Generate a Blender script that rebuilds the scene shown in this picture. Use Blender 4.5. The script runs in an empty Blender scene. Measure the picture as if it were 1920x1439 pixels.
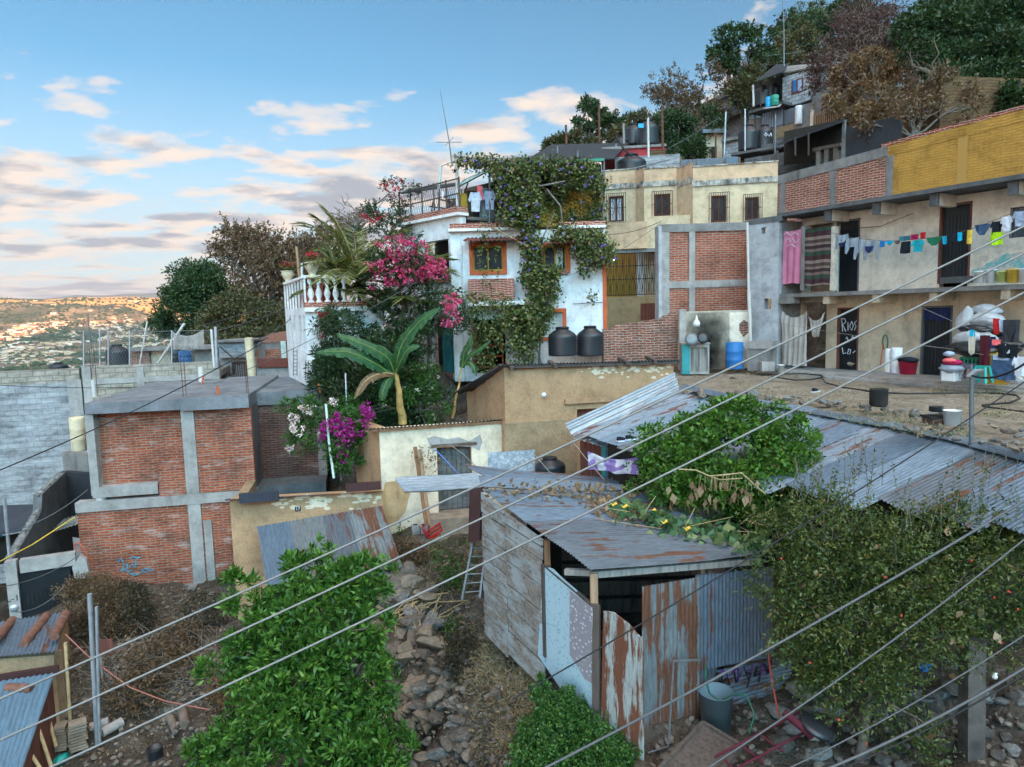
import bpy, bmesh, math, random
import numpy as np
from mathutils import Vector, Matrix, noise as MN
R = math.radians
SC = bpy.context.scene
COL = SC.collection
# ---------------- camera ----------------
cam = bpy.data.objects.new('camera', bpy.data.cameras.new('camera')); COL.objects.link(cam)
cam.data.sensor_width = 36; cam.data.lens = 24; cam.data.clip_start = .1; cam.data.clip_end = 30000
CAMM = Matrix.Rotation(R(90 - 6.0), 4, 'X') @ Matrix.Rotation(R(-1.5), 4, 'Z')
cam.matrix_world = CAMM
SC.camera = cam
# ---------------- world: evening sky with broken cloud ----------------
SUN_EL, SUN_AZ = 4.0, 150.0
W = bpy.data.worlds.new('World'); SC.world = W; W.use_nodes = True
nt = W.node_tree; nt.nodes.clear()
def wn(t, **k):
    n = nt.nodes.new(t)
    for a, b in k.items(): setattr(n, a, b)
    return n
def lk(a, b): nt.links.new(a, b)
def wmath(op, a, b=None, c=None):
    n = wn('ShaderNodeMath', operation=op)
    for i, v in enumerate((a, b, c)):
        if v is None: continue
        if isinstance(v, (int, float)): n.inputs[i].default_value = v
        else: lk(v, n.inputs[i])
    return n.outputs[0]
def wramp(f, stops):
    n = wn('ShaderNodeValToRGB'); cr = n.color_ramp
    while len(cr.elements) < len(stops): cr.elements.new(.5)
    for e, (p, c) in zip(cr.elements, stops):
        e.position = p; e.color = (c, c, c, 1) if isinstance(c, (int, float)) else (*c, 1)
    lk(f, n.inputs[0]); return n.outputs[0]
sky = wn('ShaderNodeTexSky', sky_type='NISHITA', sun_disc=False)
sky.sun_elevation = R(16); sky.sun_rotation = R(SUN_AZ); sky.altitude = 1500; sky.air_density = 1.0; sky.dust_density = 1.0; sky.ozone_density = 1.4
tc = wn('ShaderNodeTexCoord')
sp = wn('ShaderNodeSeparateXYZ'); lk(tc.outputs['Generated'], sp.inputs[0])
den = wmath('ADD', wmath('MAXIMUM', sp.outputs[2], 0.0), 0.10)
cb = wn('ShaderNodeCombineXYZ')
lk(wmath('DIVIDE', sp.outputs[0], den), cb.inputs[0]); lk(wmath('DIVIDE', sp.outputs[1], den), cb.inputs[1])
def cnoise(scale, det, off, rough=.55, dist=0):
    m = wn('ShaderNodeMapping'); m.inputs['Location'].default_value = off; m.inputs['Scale'].default_value = (1, 1.15, 1)
    lk(cb.outputs[0], m.inputs[0])
    n = wn('ShaderNodeTexNoise'); n.inputs['Scale'].default_value = scale; n.inputs['Detail'].default_value = det
    n.inputs['Roughness'].default_value = rough; n.inputs['Distortion'].default_value = dist; lk(m.outputs[0], n.inputs[0]); return n.outputs[0]
OFF = (12.4, 9.9)
n1 = cnoise(2.3, 9, (OFF[0], OFF[1], 0), .56, .15)
n1b = cnoise(2.3, 9, (OFF[0] + .05, OFF[1] + .11, 0.02), .56, .15)
n2 = cnoise(.55, 3, (OFF[0] + 4, OFF[1], 0), .5)
elw = wramp(sp.outputs[2], [(0, .56), (.10, .60), (.20, .60), (.27, .34), (.34, .08), (.5, .05), (.8, .6)])
def cover_of(n): return wmath('ADD', wmath('ADD', n, wmath('MULTIPLY', wmath('SUBTRACT', n2, .5), .55)), wmath('MULTIPLY', wmath('SUBTRACT', elw, .5), .42))
cover, coverb = cover_of(n1), cover_of(n1b)
mask = wramp(cover, [(.455, 0), (.50, .5), (.58, .96)])
thick = wramp(coverb, [(.53, 0), (.64, 1)])
wisp = cnoise(.5, 6, (20, 3, 0), .65, .8)
CLOUD_LIT, CLOUD_DK = (8.2, 6.9, 5.9), (3.4, 3.6, 4.1)
cmix = wn('ShaderNodeMix', data_type='RGBA'); lk(thick, cmix.inputs[0])
cmix.inputs[6].default_value = (*CLOUD_LIT, 1); cmix.inputs[7].default_value = (*CLOUD_DK, 1)
veil = wn('ShaderNodeMix', data_type='RGBA')
vf = wmath('MULTIPLY', wramp(sp.outputs[2], [(0, .98), (.12, .72), (.20, .40), (.31, .08), (.5, .0)]), wmath('ADD', .5, wmath('MULTIPLY', wisp, 1.0)))
lk(vf, veil.inputs[0]); skm = wn('ShaderNodeMix', data_type='RGBA', blend_type='MULTIPLY'); skm.inputs[0].default_value = 1
lk(sky.outputs[0], skm.inputs[6]); skm.inputs[7].default_value = (.55, 1.22, 1.32, 1)
lk(skm.outputs[2], veil.inputs[6]); veil.inputs[7].default_value = (6.0, 6.5, 6.8, 1)
# the sky behind the camera is brighter, towards the setting sun
fin = wn('ShaderNodeMix', data_type='RGBA'); lk(mask, fin.inputs[0]); lk(veil.outputs[2], fin.inputs[6]); lk(cmix.outputs[2], fin.inputs[7])
AH_ = .235
dt = wn('ShaderNodeVectorMath', operation='DOT_PRODUCT'); lk(tc.outputs['Generated'], dt.inputs[0]); dt.inputs[1].default_value = (.24, -.86, .45)
glow = wramp(wmath('ADD', wmath('MULTIPLY', dt.outputs['Value'], .5), .5), [(.0, (AH_, AH_, AH_)), (.32, (AH_, AH_, AH_)), (.46, (.25, .215, .185)), (.66, (.31, .285, .26)), (.82, (1.02, .92, .83)), (.96, (2.95, 2.6, 2.25))])
fg = wn('ShaderNodeMix', data_type='RGBA', blend_type='MULTIPLY'); fg.inputs[0].default_value = 1; lk(fin.outputs[2], fg.inputs[6]); lk(glow, fg.inputs[7])
bg = wn('ShaderNodeBackground'); bg.inputs[1].default_value = .15; lk(fg.outputs[2], bg.inputs[0])
wo = wn('ShaderNodeOutputWorld'); lk(bg.outputs[0], wo.inputs[0])
# ---------------- sun ----------------
sd = Vector((math.sin(R(SUN_AZ)) * math.cos(R(SUN_EL)), math.cos(R(SUN_AZ)) * math.cos(R(SUN_EL)), math.sin(R(SUN_EL))))
sl = bpy.data.lights.new('sun', 'SUN'); sl.energy = 4.8; sl.angle = R(.6); sl.color = (1, .44, .16)
so = bpy.data.objects.new('sun', sl); COL.objects.link(so); so.rotation_euler = (-sd).to_track_quat('-Z', 'Y').to_euler()
SC.view_settings.view_transform = 'Standard'; SC.view_settings.look = 'None'; SC.view_settings.gamma = 1
SC.view_settings.exposure = 1.9
SC.cycles.max_bounces = 6; SC.cycles.diffuse_bounces = 3; SC.cycles.glossy_bounces = 2; SC.cycles.transmission_bounces = 3; SC.cycles.transparent_max_bounces = 6
SC.cycles.volume_bounces = 0
try: SC.cycles.use_denoising = True
except Exception: pass

# ---------------- pixel rays ----------------
FP = 1920 * 24 / 36
C3 = CAMM.to_3x3()
def ray(px, py):
    v = C3 @ Vector(((px - 960) / FP, (719.5 - py) / FP, -1)); return v / v.y
def P(px, py, Y): return ray(px, py) * Y
def PZ(px, py, z):
    r = ray(px, py); return r * (z / r.z)
def sz(Y): return Y / FP          # metres per photo pixel at depth Y

# ---------------- objects ----------------
def tag(o, label=None, cat=None, group=None, kind=None):
    if label: o['label'] = label
    if cat: o['category'] = cat
    if group: o['group'] = group
    if kind: o['kind'] = kind
    return o
def thing(name, label, cat, loc=(0, 0, 0), rz=0, group=None):
    o = bpy.data.objects.new(name, None); COL.objects.link(o); o.empty_display_size = .2
    o.location = loc; o.rotation_euler = (0, 0, rz); return tag(o, label, cat, group)
def dup(o, loc=None, rz=None, sc=None, label=None, parent=None):
    c = o.copy(); COL.objects.link(c); c.parent = parent
    if loc is not None: c.location = loc
    if rz is not None: c.rotation_euler = (0, 0, rz)
    if sc is not None: c.scale = (sc, sc, sc) if isinstance(sc, (int, float)) else sc
    if label: c['label'] = label
    for ch in [x for x in KIDS.get(o.name, [])]:
        k = ch.copy(); COL.objects.link(k); k.parent = c; KIDS.setdefault(c.name, []).append(k)
        for g in KIDS.get(ch.name, []):
            h = g.copy(); COL.objects.link(h); h.parent = k; KIDS.setdefault(k.name, []).append(h)
    return c
KIDS = {}
class MB:
    def __init__(s): s.v = []; s.f = []; s.uv = []; s.sm = []; s.M = None
    def add(s, vs, fs, uvs=None, smooth=False):
        b = len(s.v); vs = [Vector(p) for p in vs]
        if s.M is not None: vs2 = [s.M @ p for p in vs]
        else: vs2 = vs
        s.v += vs2
        for k, f in enumerate(fs):
            s.f.append([b + i for i in f]); s.sm.append(smooth)
            if uvs is not None: s.uv += [uvs[i] for i in f]
            else:
                a = vs[f[0]]; n = (vs[f[1]] - a).cross(vs[f[2]] - a)
                if len(f) > 3 and n.length < 1e-9: n = (vs[f[2]] - a).cross(vs[f[3]] - a)
                x, y, z = abs(n.x), abs(n.y), abs(n.z)
                if z > x and z > y: s.uv += [(vs[i].x, vs[i].y) for i in f]
                elif x > y: s.uv += [(vs[i].y, vs[i].z) for i in f]
                else: s.uv += [(vs[i].x, vs[i].z) for i in f]
        return s
    def box(s, x0, x1, y0, y1, z0, z1):
        if x0 > x1: x0, x1 = x1, x0
        if y0 > y1: y0, y1 = y1, y0
        if z0 > z1: z0, z1 = z1, z0
        return s.add([(x0, y0, z0), (x1, y0, z0), (x1, y1, z0), (x0, y1, z0), (x0, y0, z1), (x1, y0, z1), (x1, y1, z1), (x0, y1, z1)],
              [(0, 1, 5, 4), (1, 2, 6, 5), (2, 3, 7, 6), (3, 0, 4, 7), (4, 5, 6, 7), (3, 2, 1, 0)])
    def beam(s, a, b, w, h, up=(0, 0, 1)):
        a, b = Vector(a), Vector(b); d = (b - a); L = d.length; d.normalize()
        u = Vector(up); x = d.cross(u)
        if x.length < 1e-4: x = d.cross(Vector((0, 1, 0)))
        x.normalize(); z = x.cross(d)
        vs = []
        for t in (a, b):
            for sx, szz in ((-1, -1), (1, -1), (1, 1), (-1, 1)): vs.append(t + x * (sx * w / 2) + z * (szz * h / 2))
        uv = [(0, 0), (w, 0), (w + h, 0), (2 * w, 0), (0, L), (w, L), (w + h, L), (2 * w, L)]
        return s.add(vs, [(0, 4, 5, 1), (1, 5, 6, 2), (2, 6, 7, 3), (3, 7, 4, 0), (0, 1, 2, 3), (7, 6, 5, 4)], uv)
    def prism(s, poly, d):      # poly: 3D points, extruded by vector d
        n = len(poly); d = Vector(d); p = [Vector(q) for q in poly]
        fs = [list(range(n)), list(range(2 * n - 1, n - 1, -1))] + [(i, i + n, (i + 1) % n + n, (i + 1) % n) for i in range(n)]
        return s.add(p + [q + d for q in p], fs)
    def slab(s, a, b, c, d, t):  # thick quad, thickness t below
        return s.prism([a, b, c, d], (0, 0, -t))
    def tube(s, pts, r, n=6, cap=True):
        pts = [Vector(p) for p in pts]; m = len(pts); rs = r if isinstance(r, (list, tuple)) else [r] * m
        vs = []; uv = []; L = 0; px = None
        for i, p in enumerate(pts):
            d = (pts[min(i + 1, m - 1)] - pts[max(i - 1, 0)])
            if d.length < 1e-9: d = Vector((0, 0, 1))
            d.normalize()
            if px is None: px = d.cross(Vector((0, 0, 1) if abs(d.z) < .9 else (1, 0, 0)))
            else: px = px - d * px.dot(d)
            px.normalize(); py = d.cross(px)
            if i: L += (p - pts[i - 1]).length
            for k in range(n):
                a = 2 * math.pi * k / n; vs.append(p + (px * math.cos(a) + py * math.sin(a)) * rs[i]); uv.append((k / n * .3, L))
        fs = [(i * n + k, i * n + (k + 1) % n, (i + 1) * n + (k + 1) % n, (i + 1) * n + k) for i in range(m - 1) for k in range(n)]
        s.add(vs, fs, uv, True)
        if cap and n > 2:
            s.add(vs[:n][::-1], [list(range(n))], uv[:n]); s.add(vs[-n:], [list(range(n))], uv[-n:])
        return s
    def lathe(s, prof, c=(0, 0, 0), n=20, smooth=True, sq=1):
        c = Vector(c); vs = []; uv = []
        for j, (r, z) in enumerate(prof):
            for k in range(n):
                a = 2 * math.pi * k / n; vs.append(c + Vector((math.cos(a) * r, math.sin(a) * r * sq, z))); uv.append((k / n * 2, z))
        m = len(prof); fs = [(j * n + k, j * n + (k + 1) % n, (j + 1) * n + (k + 1) % n, (j + 1) * n + k) for j in range(m - 1) for k in range(n)]
        return s.add(vs, fs, uv, smooth)
    def corr(s, A, B, C, D, pitch=.076, amp=.011, rows=1, jag=0, sag=0, uo=0, seg=4):
        # A->B across the corrugations, A->D along them
        A, B, C, D = map(Vector, (A, B, C, D)); w = (B - A).length; L = (D - A).length
        nx = max(4, int(w / pitch * seg)); nn = (B - A).cross(D - A).normalized()
        if nn.z < 0: nn = -nn
        vs = []; uv = []; ph = random.random() * 6
        for j in range(rows + 1):
            t = j / rows
            for i in range(nx + 1):
                q = i / nx; a = A.lerp(B, q); b = D.lerp(C, q); tt = t
                if jag and j == rows: tt = 1 + jag * (MN.noise(Vector((int(q * w / .8) * 3.3, 1, ph)))) / max(L, .1)
                p = a.lerp(b, tt) + nn * (amp * math.sin(2 * math.pi * q * w / pitch) + sag * MN.noise(Vector((q * w * .8, t * L * .7, ph))))
                vs.append(p); uv.append((q * w + uo, t * L))
        fs = [(j * (nx + 1) + i, j * (nx + 1) + i + 1, (j + 1) * (nx + 1) + i + 1, (j + 1) * (nx + 1) + i) for j in range(rows) for i in range(nx)]
        return s.add(vs, fs, uv, True)
    def wall(s, u0, u1, z0, z1, v0, v1, holes=(), top=None, bot=None, us=(), zs=()):
        # upright wall with openings; top/bot: functions u->z replacing the z1/z0 edge
        X = sorted({round(t, 4) for t in [u0, u1, *us] + [h[i] for h in holes for i in (0, 1)] if u0 - 1e-6 <= t <= u1 + 1e-6})
        Z = sorted({round(t, 4) for t in [z0, z1, *zs] + [h[i] for h in holes for i in (2, 3)] if z0 - 1e-6 <= t <= z1 + 1e-6})
        def solid(i, j):
            if i < 0 or j < 0 or i >= len(X) - 1 or j >= len(Z) - 1: return False
            cx, cz = (X[i] + X[i + 1]) / 2, (Z[j] + Z[j + 1]) / 2
            return not any(h[0] < cx < h[1] and h[2] < cz < h[3] for h in holes)
        def zz(i, j):
            if j == len(Z) - 1 and top: return top(X[i])
            if j == 0 and bot: return bot(X[i])
            return Z[j]
        for i in range(len(X) - 1):
            for j in range(len(Z) - 1):
                if not solid(i, j): continue
                a, b = X[i], X[i + 1]
                c = [(a, zz(i, j)), (b, zz(i + 1, j)), (b, zz(i + 1, j + 1)), (a, zz(i, j + 1))]
                vs = [(x, v0, z) for x, z in c] + [(x, v1, z) for x, z in c]
                fs = [(0, 1, 2, 3), (7, 6, 5, 4)]
                if not solid(i, j - 1): fs.append((0, 4, 5, 1))
                if not solid(i + 1, j): fs.append((1, 5, 6, 2))
                if not solid(i, j + 1): fs.append((2, 6, 7, 3))
                if not solid(i - 1, j): fs.append((3, 7, 4, 0))
                s.add(vs, fs)
        return s
    def rock(s, c, r, seed=0, flat=.75, sub=2):
        bm = bmesh.new(); bmesh.ops.create_icosphere(bm, subdivisions=sub, radius=1)
        rnd = random.Random(seed); rx, ry, rz = r * rnd.uniform(.8, 1.25), r * rnd.uniform(.7, 1.1), r * flat * rnd.uniform(.75, 1.1)
        q = Matrix.Rotation(rnd.uniform(0, 6.3), 3, 'Z') @ Matrix.Rotation(rnd.uniform(-.5, .5), 3, 'X')
        o = Vector((rnd.uniform(0, 90),) * 3)
        planes = [(Vector((rnd.gauss(0, 1), rnd.gauss(0, 1), rnd.gauss(0, 1))).normalized(), rnd.uniform(.5, .85)) for _ in range(13)]
        vs = []
        for v in bm.verts:
            p = v.co.copy()
            for n, dd in planes:
                k = p.dot(n)
                if k > dd: p -= n * (k - dd)
            p *= 1 + .06 * MN.noise(p * 2 + o)
            vs.append(Vector(c) + q @ Vector((p.x * rx, p.y * ry, p.z * rz)))
        s.add(vs, [[w.index for w in f.verts] for f in bm.faces]); bm.free(); return s
    def build(s, name, mat, parent=None, label=None, cat=None, group=None, kind=None, loc=None):
        me = bpy.data.meshes.new(name); me.from_pydata([tuple(p) for p in s.v], [], s.f)
        uvl = me.uv_layers.new(name='UVMap'); uvl.data.foreach_set('uv', np.array(s.uv, dtype=np.float32).ravel())
        me.polygons.foreach_set('use_smooth', s.sm)
        me.materials.append(M[mat] if isinstance(mat, str) else mat); me.update()
        return link(name, me, parent, label, cat, group, kind, loc)
def link(name, me, parent=None, label=None, cat=None, group=None, kind=None, loc=None):
    o = bpy.data.objects.new(name, me); COL.objects.link(o)
    if parent is not None:
        par = parent.o if isinstance(parent, Fr) else parent
        o.parent = par; KIDS.setdefault(par.name, []).append(o)
    if loc is not None: o.location = loc
    return tag(o, label, cat, group, kind)
class Fr:      # a facade frame: local x runs along the wall, y into it, z up
    def __init__(s, name, label, cat, a, b, z0, group=None, o=None):
        pa, pb = P(*a), P(*b); s.d = Vector((pb.x - pa.x, pb.y - pa.y)); s.len = s.d.length; s.d.normalize()
        s.n = Vector((-s.d.y, s.d.x)); s.a = Vector((pa.x, pa.y)); s.z0 = z0
        s.rz = math.atan2(s.d.y, s.d.x)
        s.o = thing(name, label, cat, (pa.x, pa.y, z0), s.rz, group) if name else o
        s.M = Matrix.Translation((pa.x, pa.y, z0)) @ Matrix.Rotation(s.rz, 4, 'Z')
    def L(s, px, py, v=0):
        r = ray(px, py); r2 = Vector((r.x, r.y)); t = (s.a.dot(s.n) + v) / r2.dot(s.n)
        return (t * r2 - s.a).dot(s.d), v, t * r.z - s.z0
    def u(s, px, py, v=0): return s.L(px, py, v)[0]
    def z(s, px, py, v=0): return s.L(px, py, v)[2]
    def rect(s, x0, y0, x1, y1, v=0):
        cx, cy = (x0 + x1) / 2, (y0 + y1) / 2
        return s.u(x0, cy, v), s.u(x1, cy, v), s.z(cx, y1, v), s.z(cx, y0, v)
    def W(s, u, v, z): return s.M @ Vector((u, v, z))
    def inv(s, p): return s.M.inverted() @ Vector(p)

# ---------------- materials ----------------
M = {}
class NT:
    def __init__(s, name, rough=.85, spec=.3, metal=0):
        s.m = bpy.data.materials.new(name); s.m.use_nodes = True; s.t = s.m.node_tree; s.N = s.t.nodes
        s.b = s.N['Principled BSDF']; s.b.inputs['Roughness'].default_value = rough; s.b.inputs['Specular IOR Level'].default_value = spec
        s.b.inputs['Metallic'].default_value = metal; M[name] = s.m
        s.tc = s.N.new('ShaderNodeTexCoord'); s.obj = s.tc.outputs['Object']; s.uvo = s.tc.outputs['UV']
    def link(s, a, b): s.t.links.new(a, b)
    def mp(s, src, sc=(1, 1, 1), loc=(0, 0, 0), rot=(0, 0, 0)):
        n = s.N.new('ShaderNodeMapping'); n.inputs['Scale'].default_value = sc; n.inputs['Location'].default_value = loc; n.inputs['Rotation'].default_value = rot
        s.link(src, n.inputs[0]); return n.outputs[0]
    def noise(s, src, scale, det=5, rough=.55, dist=0):
        n = s.N.new('ShaderNodeTexNoise'); n.inputs['Scale'].default_value = scale; n.inputs['Detail'].default_value = det
        n.inputs['Roughness'].default_value = rough; n.inputs['Distortion'].default_value = dist; s.link(src, n.inputs[0]); return n.outputs[0]
    def vor(s, src, scale, feat='F1', out=0):
        n = s.N.new('ShaderNodeTexVoronoi'); n.feature = feat; n.inputs['Scale'].default_value = scale; s.link(src, n.inputs[0]); return n.outputs[out]
    def math(s, op, a, b=None):
        n = s.N.new('ShaderNodeMath'); n.operation = op
        for i, v in enumerate((a, b)):
            if v is None: continue
            if isinstance(v, (int, float)): n.inputs[i].default_value = v
            else: s.link(v, n.inputs[i])
        return n.outputs[0]
    def xyz(s, src):
        n = s.N.new('ShaderNodeSeparateXYZ'); s.link(src, n.inputs[0]); return n.outputs
    def ramp(s, f, stops, interp='LINEAR'):
        n = s.N.new('ShaderNodeValToRGB'); cr = n.color_ramp; cr.interpolation = interp
        while len(cr.elements) < len(stops): cr.elements.new(.5)
        for e, (p, c) in zip(cr.elements, stops):
            e.position = p; e.color = (c, c, c, 1) if isinstance(c, (int, float)) else (*c[:3], 1)
        s.link(f, n.inputs[0]); return n.outputs[0]
    def mix(s, f, a, b, mode='MIX'):
        n = s.N.new('ShaderNodeMix'); n.data_type = 'RGBA'; n.blend_type = mode
        for i, v in ((0, f), (6, a), (7, b)):
            if isinstance(v, (int, float)): n.inputs[i].default_value = v
            elif isinstance(v, (tuple, list)): n.inputs[i].default_value = (*v[:3], 1)
            else: s.link(v, n.inputs[i])
        return n.outputs[2]
    def col(s, c):
        if isinstance(c, (tuple, list)): s.b.inputs['Base Color'].default_value = (*c[:3], 1)
        else: s.link(c, s.b.inputs['Base Color'])
    def bump(s, h, st=.4, d=.01):
        n = s.N.new('ShaderNodeBump'); n.inputs['Strength'].default_value = st; n.inputs['Distance'].default_value = d
        s.link(h, n.inputs['Height']); s.link(n.outputs[0], s.b.inputs['Normal'])
def mul(c, k): return tuple(x * k for x in c)
def m_plain(name, c, var=.25, sc=3, rough=.7, spec=.3, metal=0, bump=.15):
    t = NT(name, rough, spec, metal); n = t.noise(t.obj, sc, 5)
    t.col(t.ramp(n, [(.3, mul(c, 1 - var)), (.7, mul(c, 1 + var))])); t.bump(t.noise(t.obj, sc * 9, 4), bump, .01)
def m_plaster(name, c, dirt, amt=.5, patch=None, pth=.62, streak=.5, bump=.35, sc=1.0, grain=None):
    t = NT(name, .92, .15)
    a = t.noise(t.obj, .9 * sc, 8, .65)
    b = t.noise(t.mp(t.obj, (3.5, 3.5, .35)), 1.1 * sc, 6, .6)
    k = t.math('ADD', t.math('MULTIPLY', t.ramp(a, [(.42, 0), (.7, 1)]), amt), t.math('MULTIPLY', t.ramp(b, [(.52, 0), (.75, 1)]), streak))
    fine = t.noise(t.obj, 14 * sc, 6, .7)
    base = t.mix(t.ramp(fine, [(.3, 0), (.7, 1)]), mul(c, .9), mul(c, 1.07))
    if grain: base = t.mix(t.math('MULTIPLY', t.ramp(t.noise(t.obj, 30, 3), [(.56, 0), (.62, 1)]), .6), base, grain)
    colr = t.mix(t.math('MINIMUM', k, .9), base, dirt)
    if patch:
        pn = t.noise(t.obj, .8, 7, .6); colr = t.mix(t.ramp(pn, [(pth, 0), (pth + .015, 1)]), colr, patch)
    colr = t.mix(.8, colr, t.ramp(t.noise(t.mp(t.obj, (1, 1, 1), (5, 2, 1)), 2.6 * sc, 9, .72), [(.32, .62), (.5, 1.0), (.68, 1.2)]), 'MULTIPLY')
    t.col(colr); t.bump(t.math('ADD', fine, t.math('MULTIPLY', t.noise(t.obj, 50, 4), .5)), bump, .012)
def m_brick(name, c1, c2, mort, w=.26, h=.075, ms=.014, dirt=(.09, .075, .065), amt=.5, paint=None, pa=0, eff=0, bump=.7):
    t = NT(name, .93, .12)
    m = t.mix(1.0, t.uvo, t.uvo)
    d = t.noise(t.mp(t.uvo, (1, 1, 1)), 2.2, 3)
    off = t.math('MULTIPLY', t.math('SUBTRACT', d, .5), .12)
    xy = t.xyz(t.uvo); cbn = t.N.new('ShaderNodeCombineXYZ'); t.link(t.math('ADD', xy[0], off), cbn.inputs[0]); t.link(t.math('ADD', xy[1], off), cbn.inputs[1])
    br = t.N.new('ShaderNodeTexBrick'); br.inputs['Scale'].default_value = 1; br.inputs['Brick Width'].default_value = w; br.inputs['Row Height'].default_value = h
    br.inputs['Mortar Size'].default_value = ms; br.inputs['Mortar Smooth'].default_value = .3; br.inputs['Bias'].default_value = 0
    br.inputs['Color1'].default_value = (*c1, 1); br.inputs['Color2'].default_value = (*c2, 1); br.inputs['Mortar'].default_value = (*mort, 1)
    t.link(cbn.outputs[0], br.inputs[0])
    per = t.noise(t.mp(t.uvo, (1 / w * .9, 1 / h * .9, 1)), 1, 2, .6)
    c = t.mix(t.math('MULTIPLY', t.ramp(per, [(.35, 0), (.65, 1)]), .7), br.outputs[0], t.mix(br.outputs[1], mul(c2, .62), mort))
    c = t.mix(t.math('MULTIPLY', t.ramp(t.noise(t.uvo, .9, 7, .65), [(.5, 0), (.72, 1)]), amt), c, dirt)
    if eff: c = t.mix(t.math('MULTIPLY', t.ramp(t.noise(t.mp(t.uvo, (.8, 3, 1), (3, 5, 0)), 1.3, 7, .7), [(.55, 0), (.7, 1)]), eff), c, (.55, .52, .5))
    if paint: c = t.mix(t.ramp(t.noise(t.uvo, 7, 6, .7), [(.62 - pa * .1, 1), (.75, .75)]) if pa >= 0 else t.ramp(t.noise(t.mp(t.uvo, (.6, 2.2, 1)), 1.1, 9, .7), [(.40, 1), (.60, .1)]), c, t.mix(t.math('MULTIPLY', br.outputs[1], .5), paint, mul(paint, .6)))
    c = t.mix(.75, c, t.ramp(t.noise(t.mp(t.uvo, (1, 1.4, 1), (5, 2, 1)), 1.5, 9, .74), [(.34, .45), (.5, 1.0), (.66, 1.25)]), 'MULTIPLY')
    t.col(c)
    hh = t.math('ADD', t.math('MULTIPLY', br.outputs[1], -1), t.math('MULTIPLY', t.noise(t.uvo, 22, 5, .7), .8)); t.bump(hh, bump, .02)
def m_metal(name, c=(.36, .40, .43), rust=.3, rc=(.10, .042, .024), seed=0, metal=.25, rough=.5, rust2=(.15, .065, .038), dark=.5):
    t = NT(name, rough, .4, metal); uv = t.mp(t.uvo, (1, 1, 1), (seed * 3.7, seed * 1.9, seed))
    a = t.noise(t.mp(uv, (5, .55, 1)), 1.3, 8, .7); b = t.noise(uv, .7, 5, .6); f = t.noise(t.mp(uv, (14, 2, 1)), 2.5, 6, .7)
    c0 = t.mix(t.ramp(f, [(.3, 0), (.7, 1)]), mul(c, 1 - dark), mul(c, 1.15))
    c0 = t.mix(t.math('MULTIPLY', t.ramp(b, [(.45, 0), (.65, 1)]), .35), c0, mul(c, .55))
    k = t.math('ADD', t.math('MULTIPLY', a, .62), t.math('MULTIPLY', b, .38)); th = .67 - rust * .3
    mk = t.ramp(k, [(th, 0), (th + .035, 1)])
    t.col(t.mix(mk, c0, t.mix(t.ramp(f, [(.4, 0), (.62, 1)]), rc, rust2)))
    t.link(t.ramp(mk, [(0, rough), (1, .9)]), t.b.inputs['Roughness']); t.link(t.ramp(mk, [(0, metal), (1, 0)]), t.b.inputs['Metallic'])
    t.bump(t.noise(uv, 30, 4), .15, .006)
def m_wood(name, c, c2, paint=None, sc=1, vert=False):
    t = NT(name, .9, .15); s3 = (9, 9, .7) if vert else (.7, 9, 9)
    n = t.noise(t.mp(t.obj, s3), 1.6 * sc, 8, .7, .5); cc = t.ramp(n, [(.3, c2), (.5, c), (.72, mul(c, 1.35))])
    if paint: cc = t.mix(t.ramp(t.noise(t.mp(t.obj, (1.2, 1, 3)), 1.4, 9, .75), [(.47, 0), (.56, .85)]), cc, paint)
    t.col(cc); t.bump(n, .5, .012)
def m_leaf(name, cols, dry=None, trans=.2, rough=.45, spec=.4):
    t = NT(name, rough, spec); at = t.N.new('ShaderNodeAttribute'); at.attribute_name = 'rnd'; f = at.outputs['Fac']
    k = len(cols); c = t.ramp(f, [(i / max(1, k - 1) * (.93 if dry else 1), q) for i, q in enumerate(cols)] + ([(.95, dry)] if dry else []))
    t.col(c); tr = t.N.new('ShaderNodeBsdfTranslucent'); t.link(t.mix(1, c, (1.3, 1.3, .6), 'MULTIPLY'), tr.inputs[0])
    mx = t.N.new('ShaderNodeMixShader'); mx.inputs[0].default_value = trans; out = t.N['Material Output']
    t.link(t.b.outputs[0], mx.inputs[1]); t.link(tr.outputs[0], mx.inputs[2]); t.link(mx.outputs[0], out.inputs[0])

m_brick('brick_orange', (.44, .105, .042), (.31, .07, .03), (.27, .205, .165), amt=.75, eff=.6, ms=.015, dirt=(.07, .05, .042))
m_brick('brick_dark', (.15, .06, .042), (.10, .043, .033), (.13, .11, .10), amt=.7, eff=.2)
m_brick('brick_red', (.42, .12, .06), (.30, .08, .045), (.30, .245, .20), h=.08, w=.27, amt=.3, eff=.2)
m_brick('brick_trim', (.40, .085, .045), (.26, .06, .035), (.5, .42, .36), w=.26, h=.06, ms=.01, amt=.2)
m_brick('brick_ruin', (.33, .105, .06), (.18, .075, .05), (.34, .29, .25), h=.085, w=.27, amt=.6, eff=.2)
m_brick('brick_yellow', (.36, .23, .06), (.27, .17, .05), (.20, .13, .05), h=.075, w=.26, ms=.014, paint=(.50, .28, .065), pa=.2, amt=.5, dirt=(.2, .135, .06))
m_brick('brick_small', (.40, .12, .065), (.28, .085, .05), (.44, .36, .30), h=.075, w=.25, amt=.2)
m_brick('block_grey', (.26, .27, .28), (.19, .20, .21), (.14, .14, .14), w=.4, h=.2, ms=.014, paint=(.36, .38, .40), pa=-.5, amt=.8, dirt=(.10, .10, .10), bump=.6)
m_brick('block_tan', (.42, .38, .31), (.34, .31, .26), (.22, .2, .18), w=.4, h=.2, ms=.02, amt=.4, dirt=(.18, .17, .16))
m_brick('block_dark', (.13, .14, .145), (.10, .105, .11), (.17, .17, .165), w=.4, h=.2, ms=.015, amt=.4, dirt=(.06, .06, .06))
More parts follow.
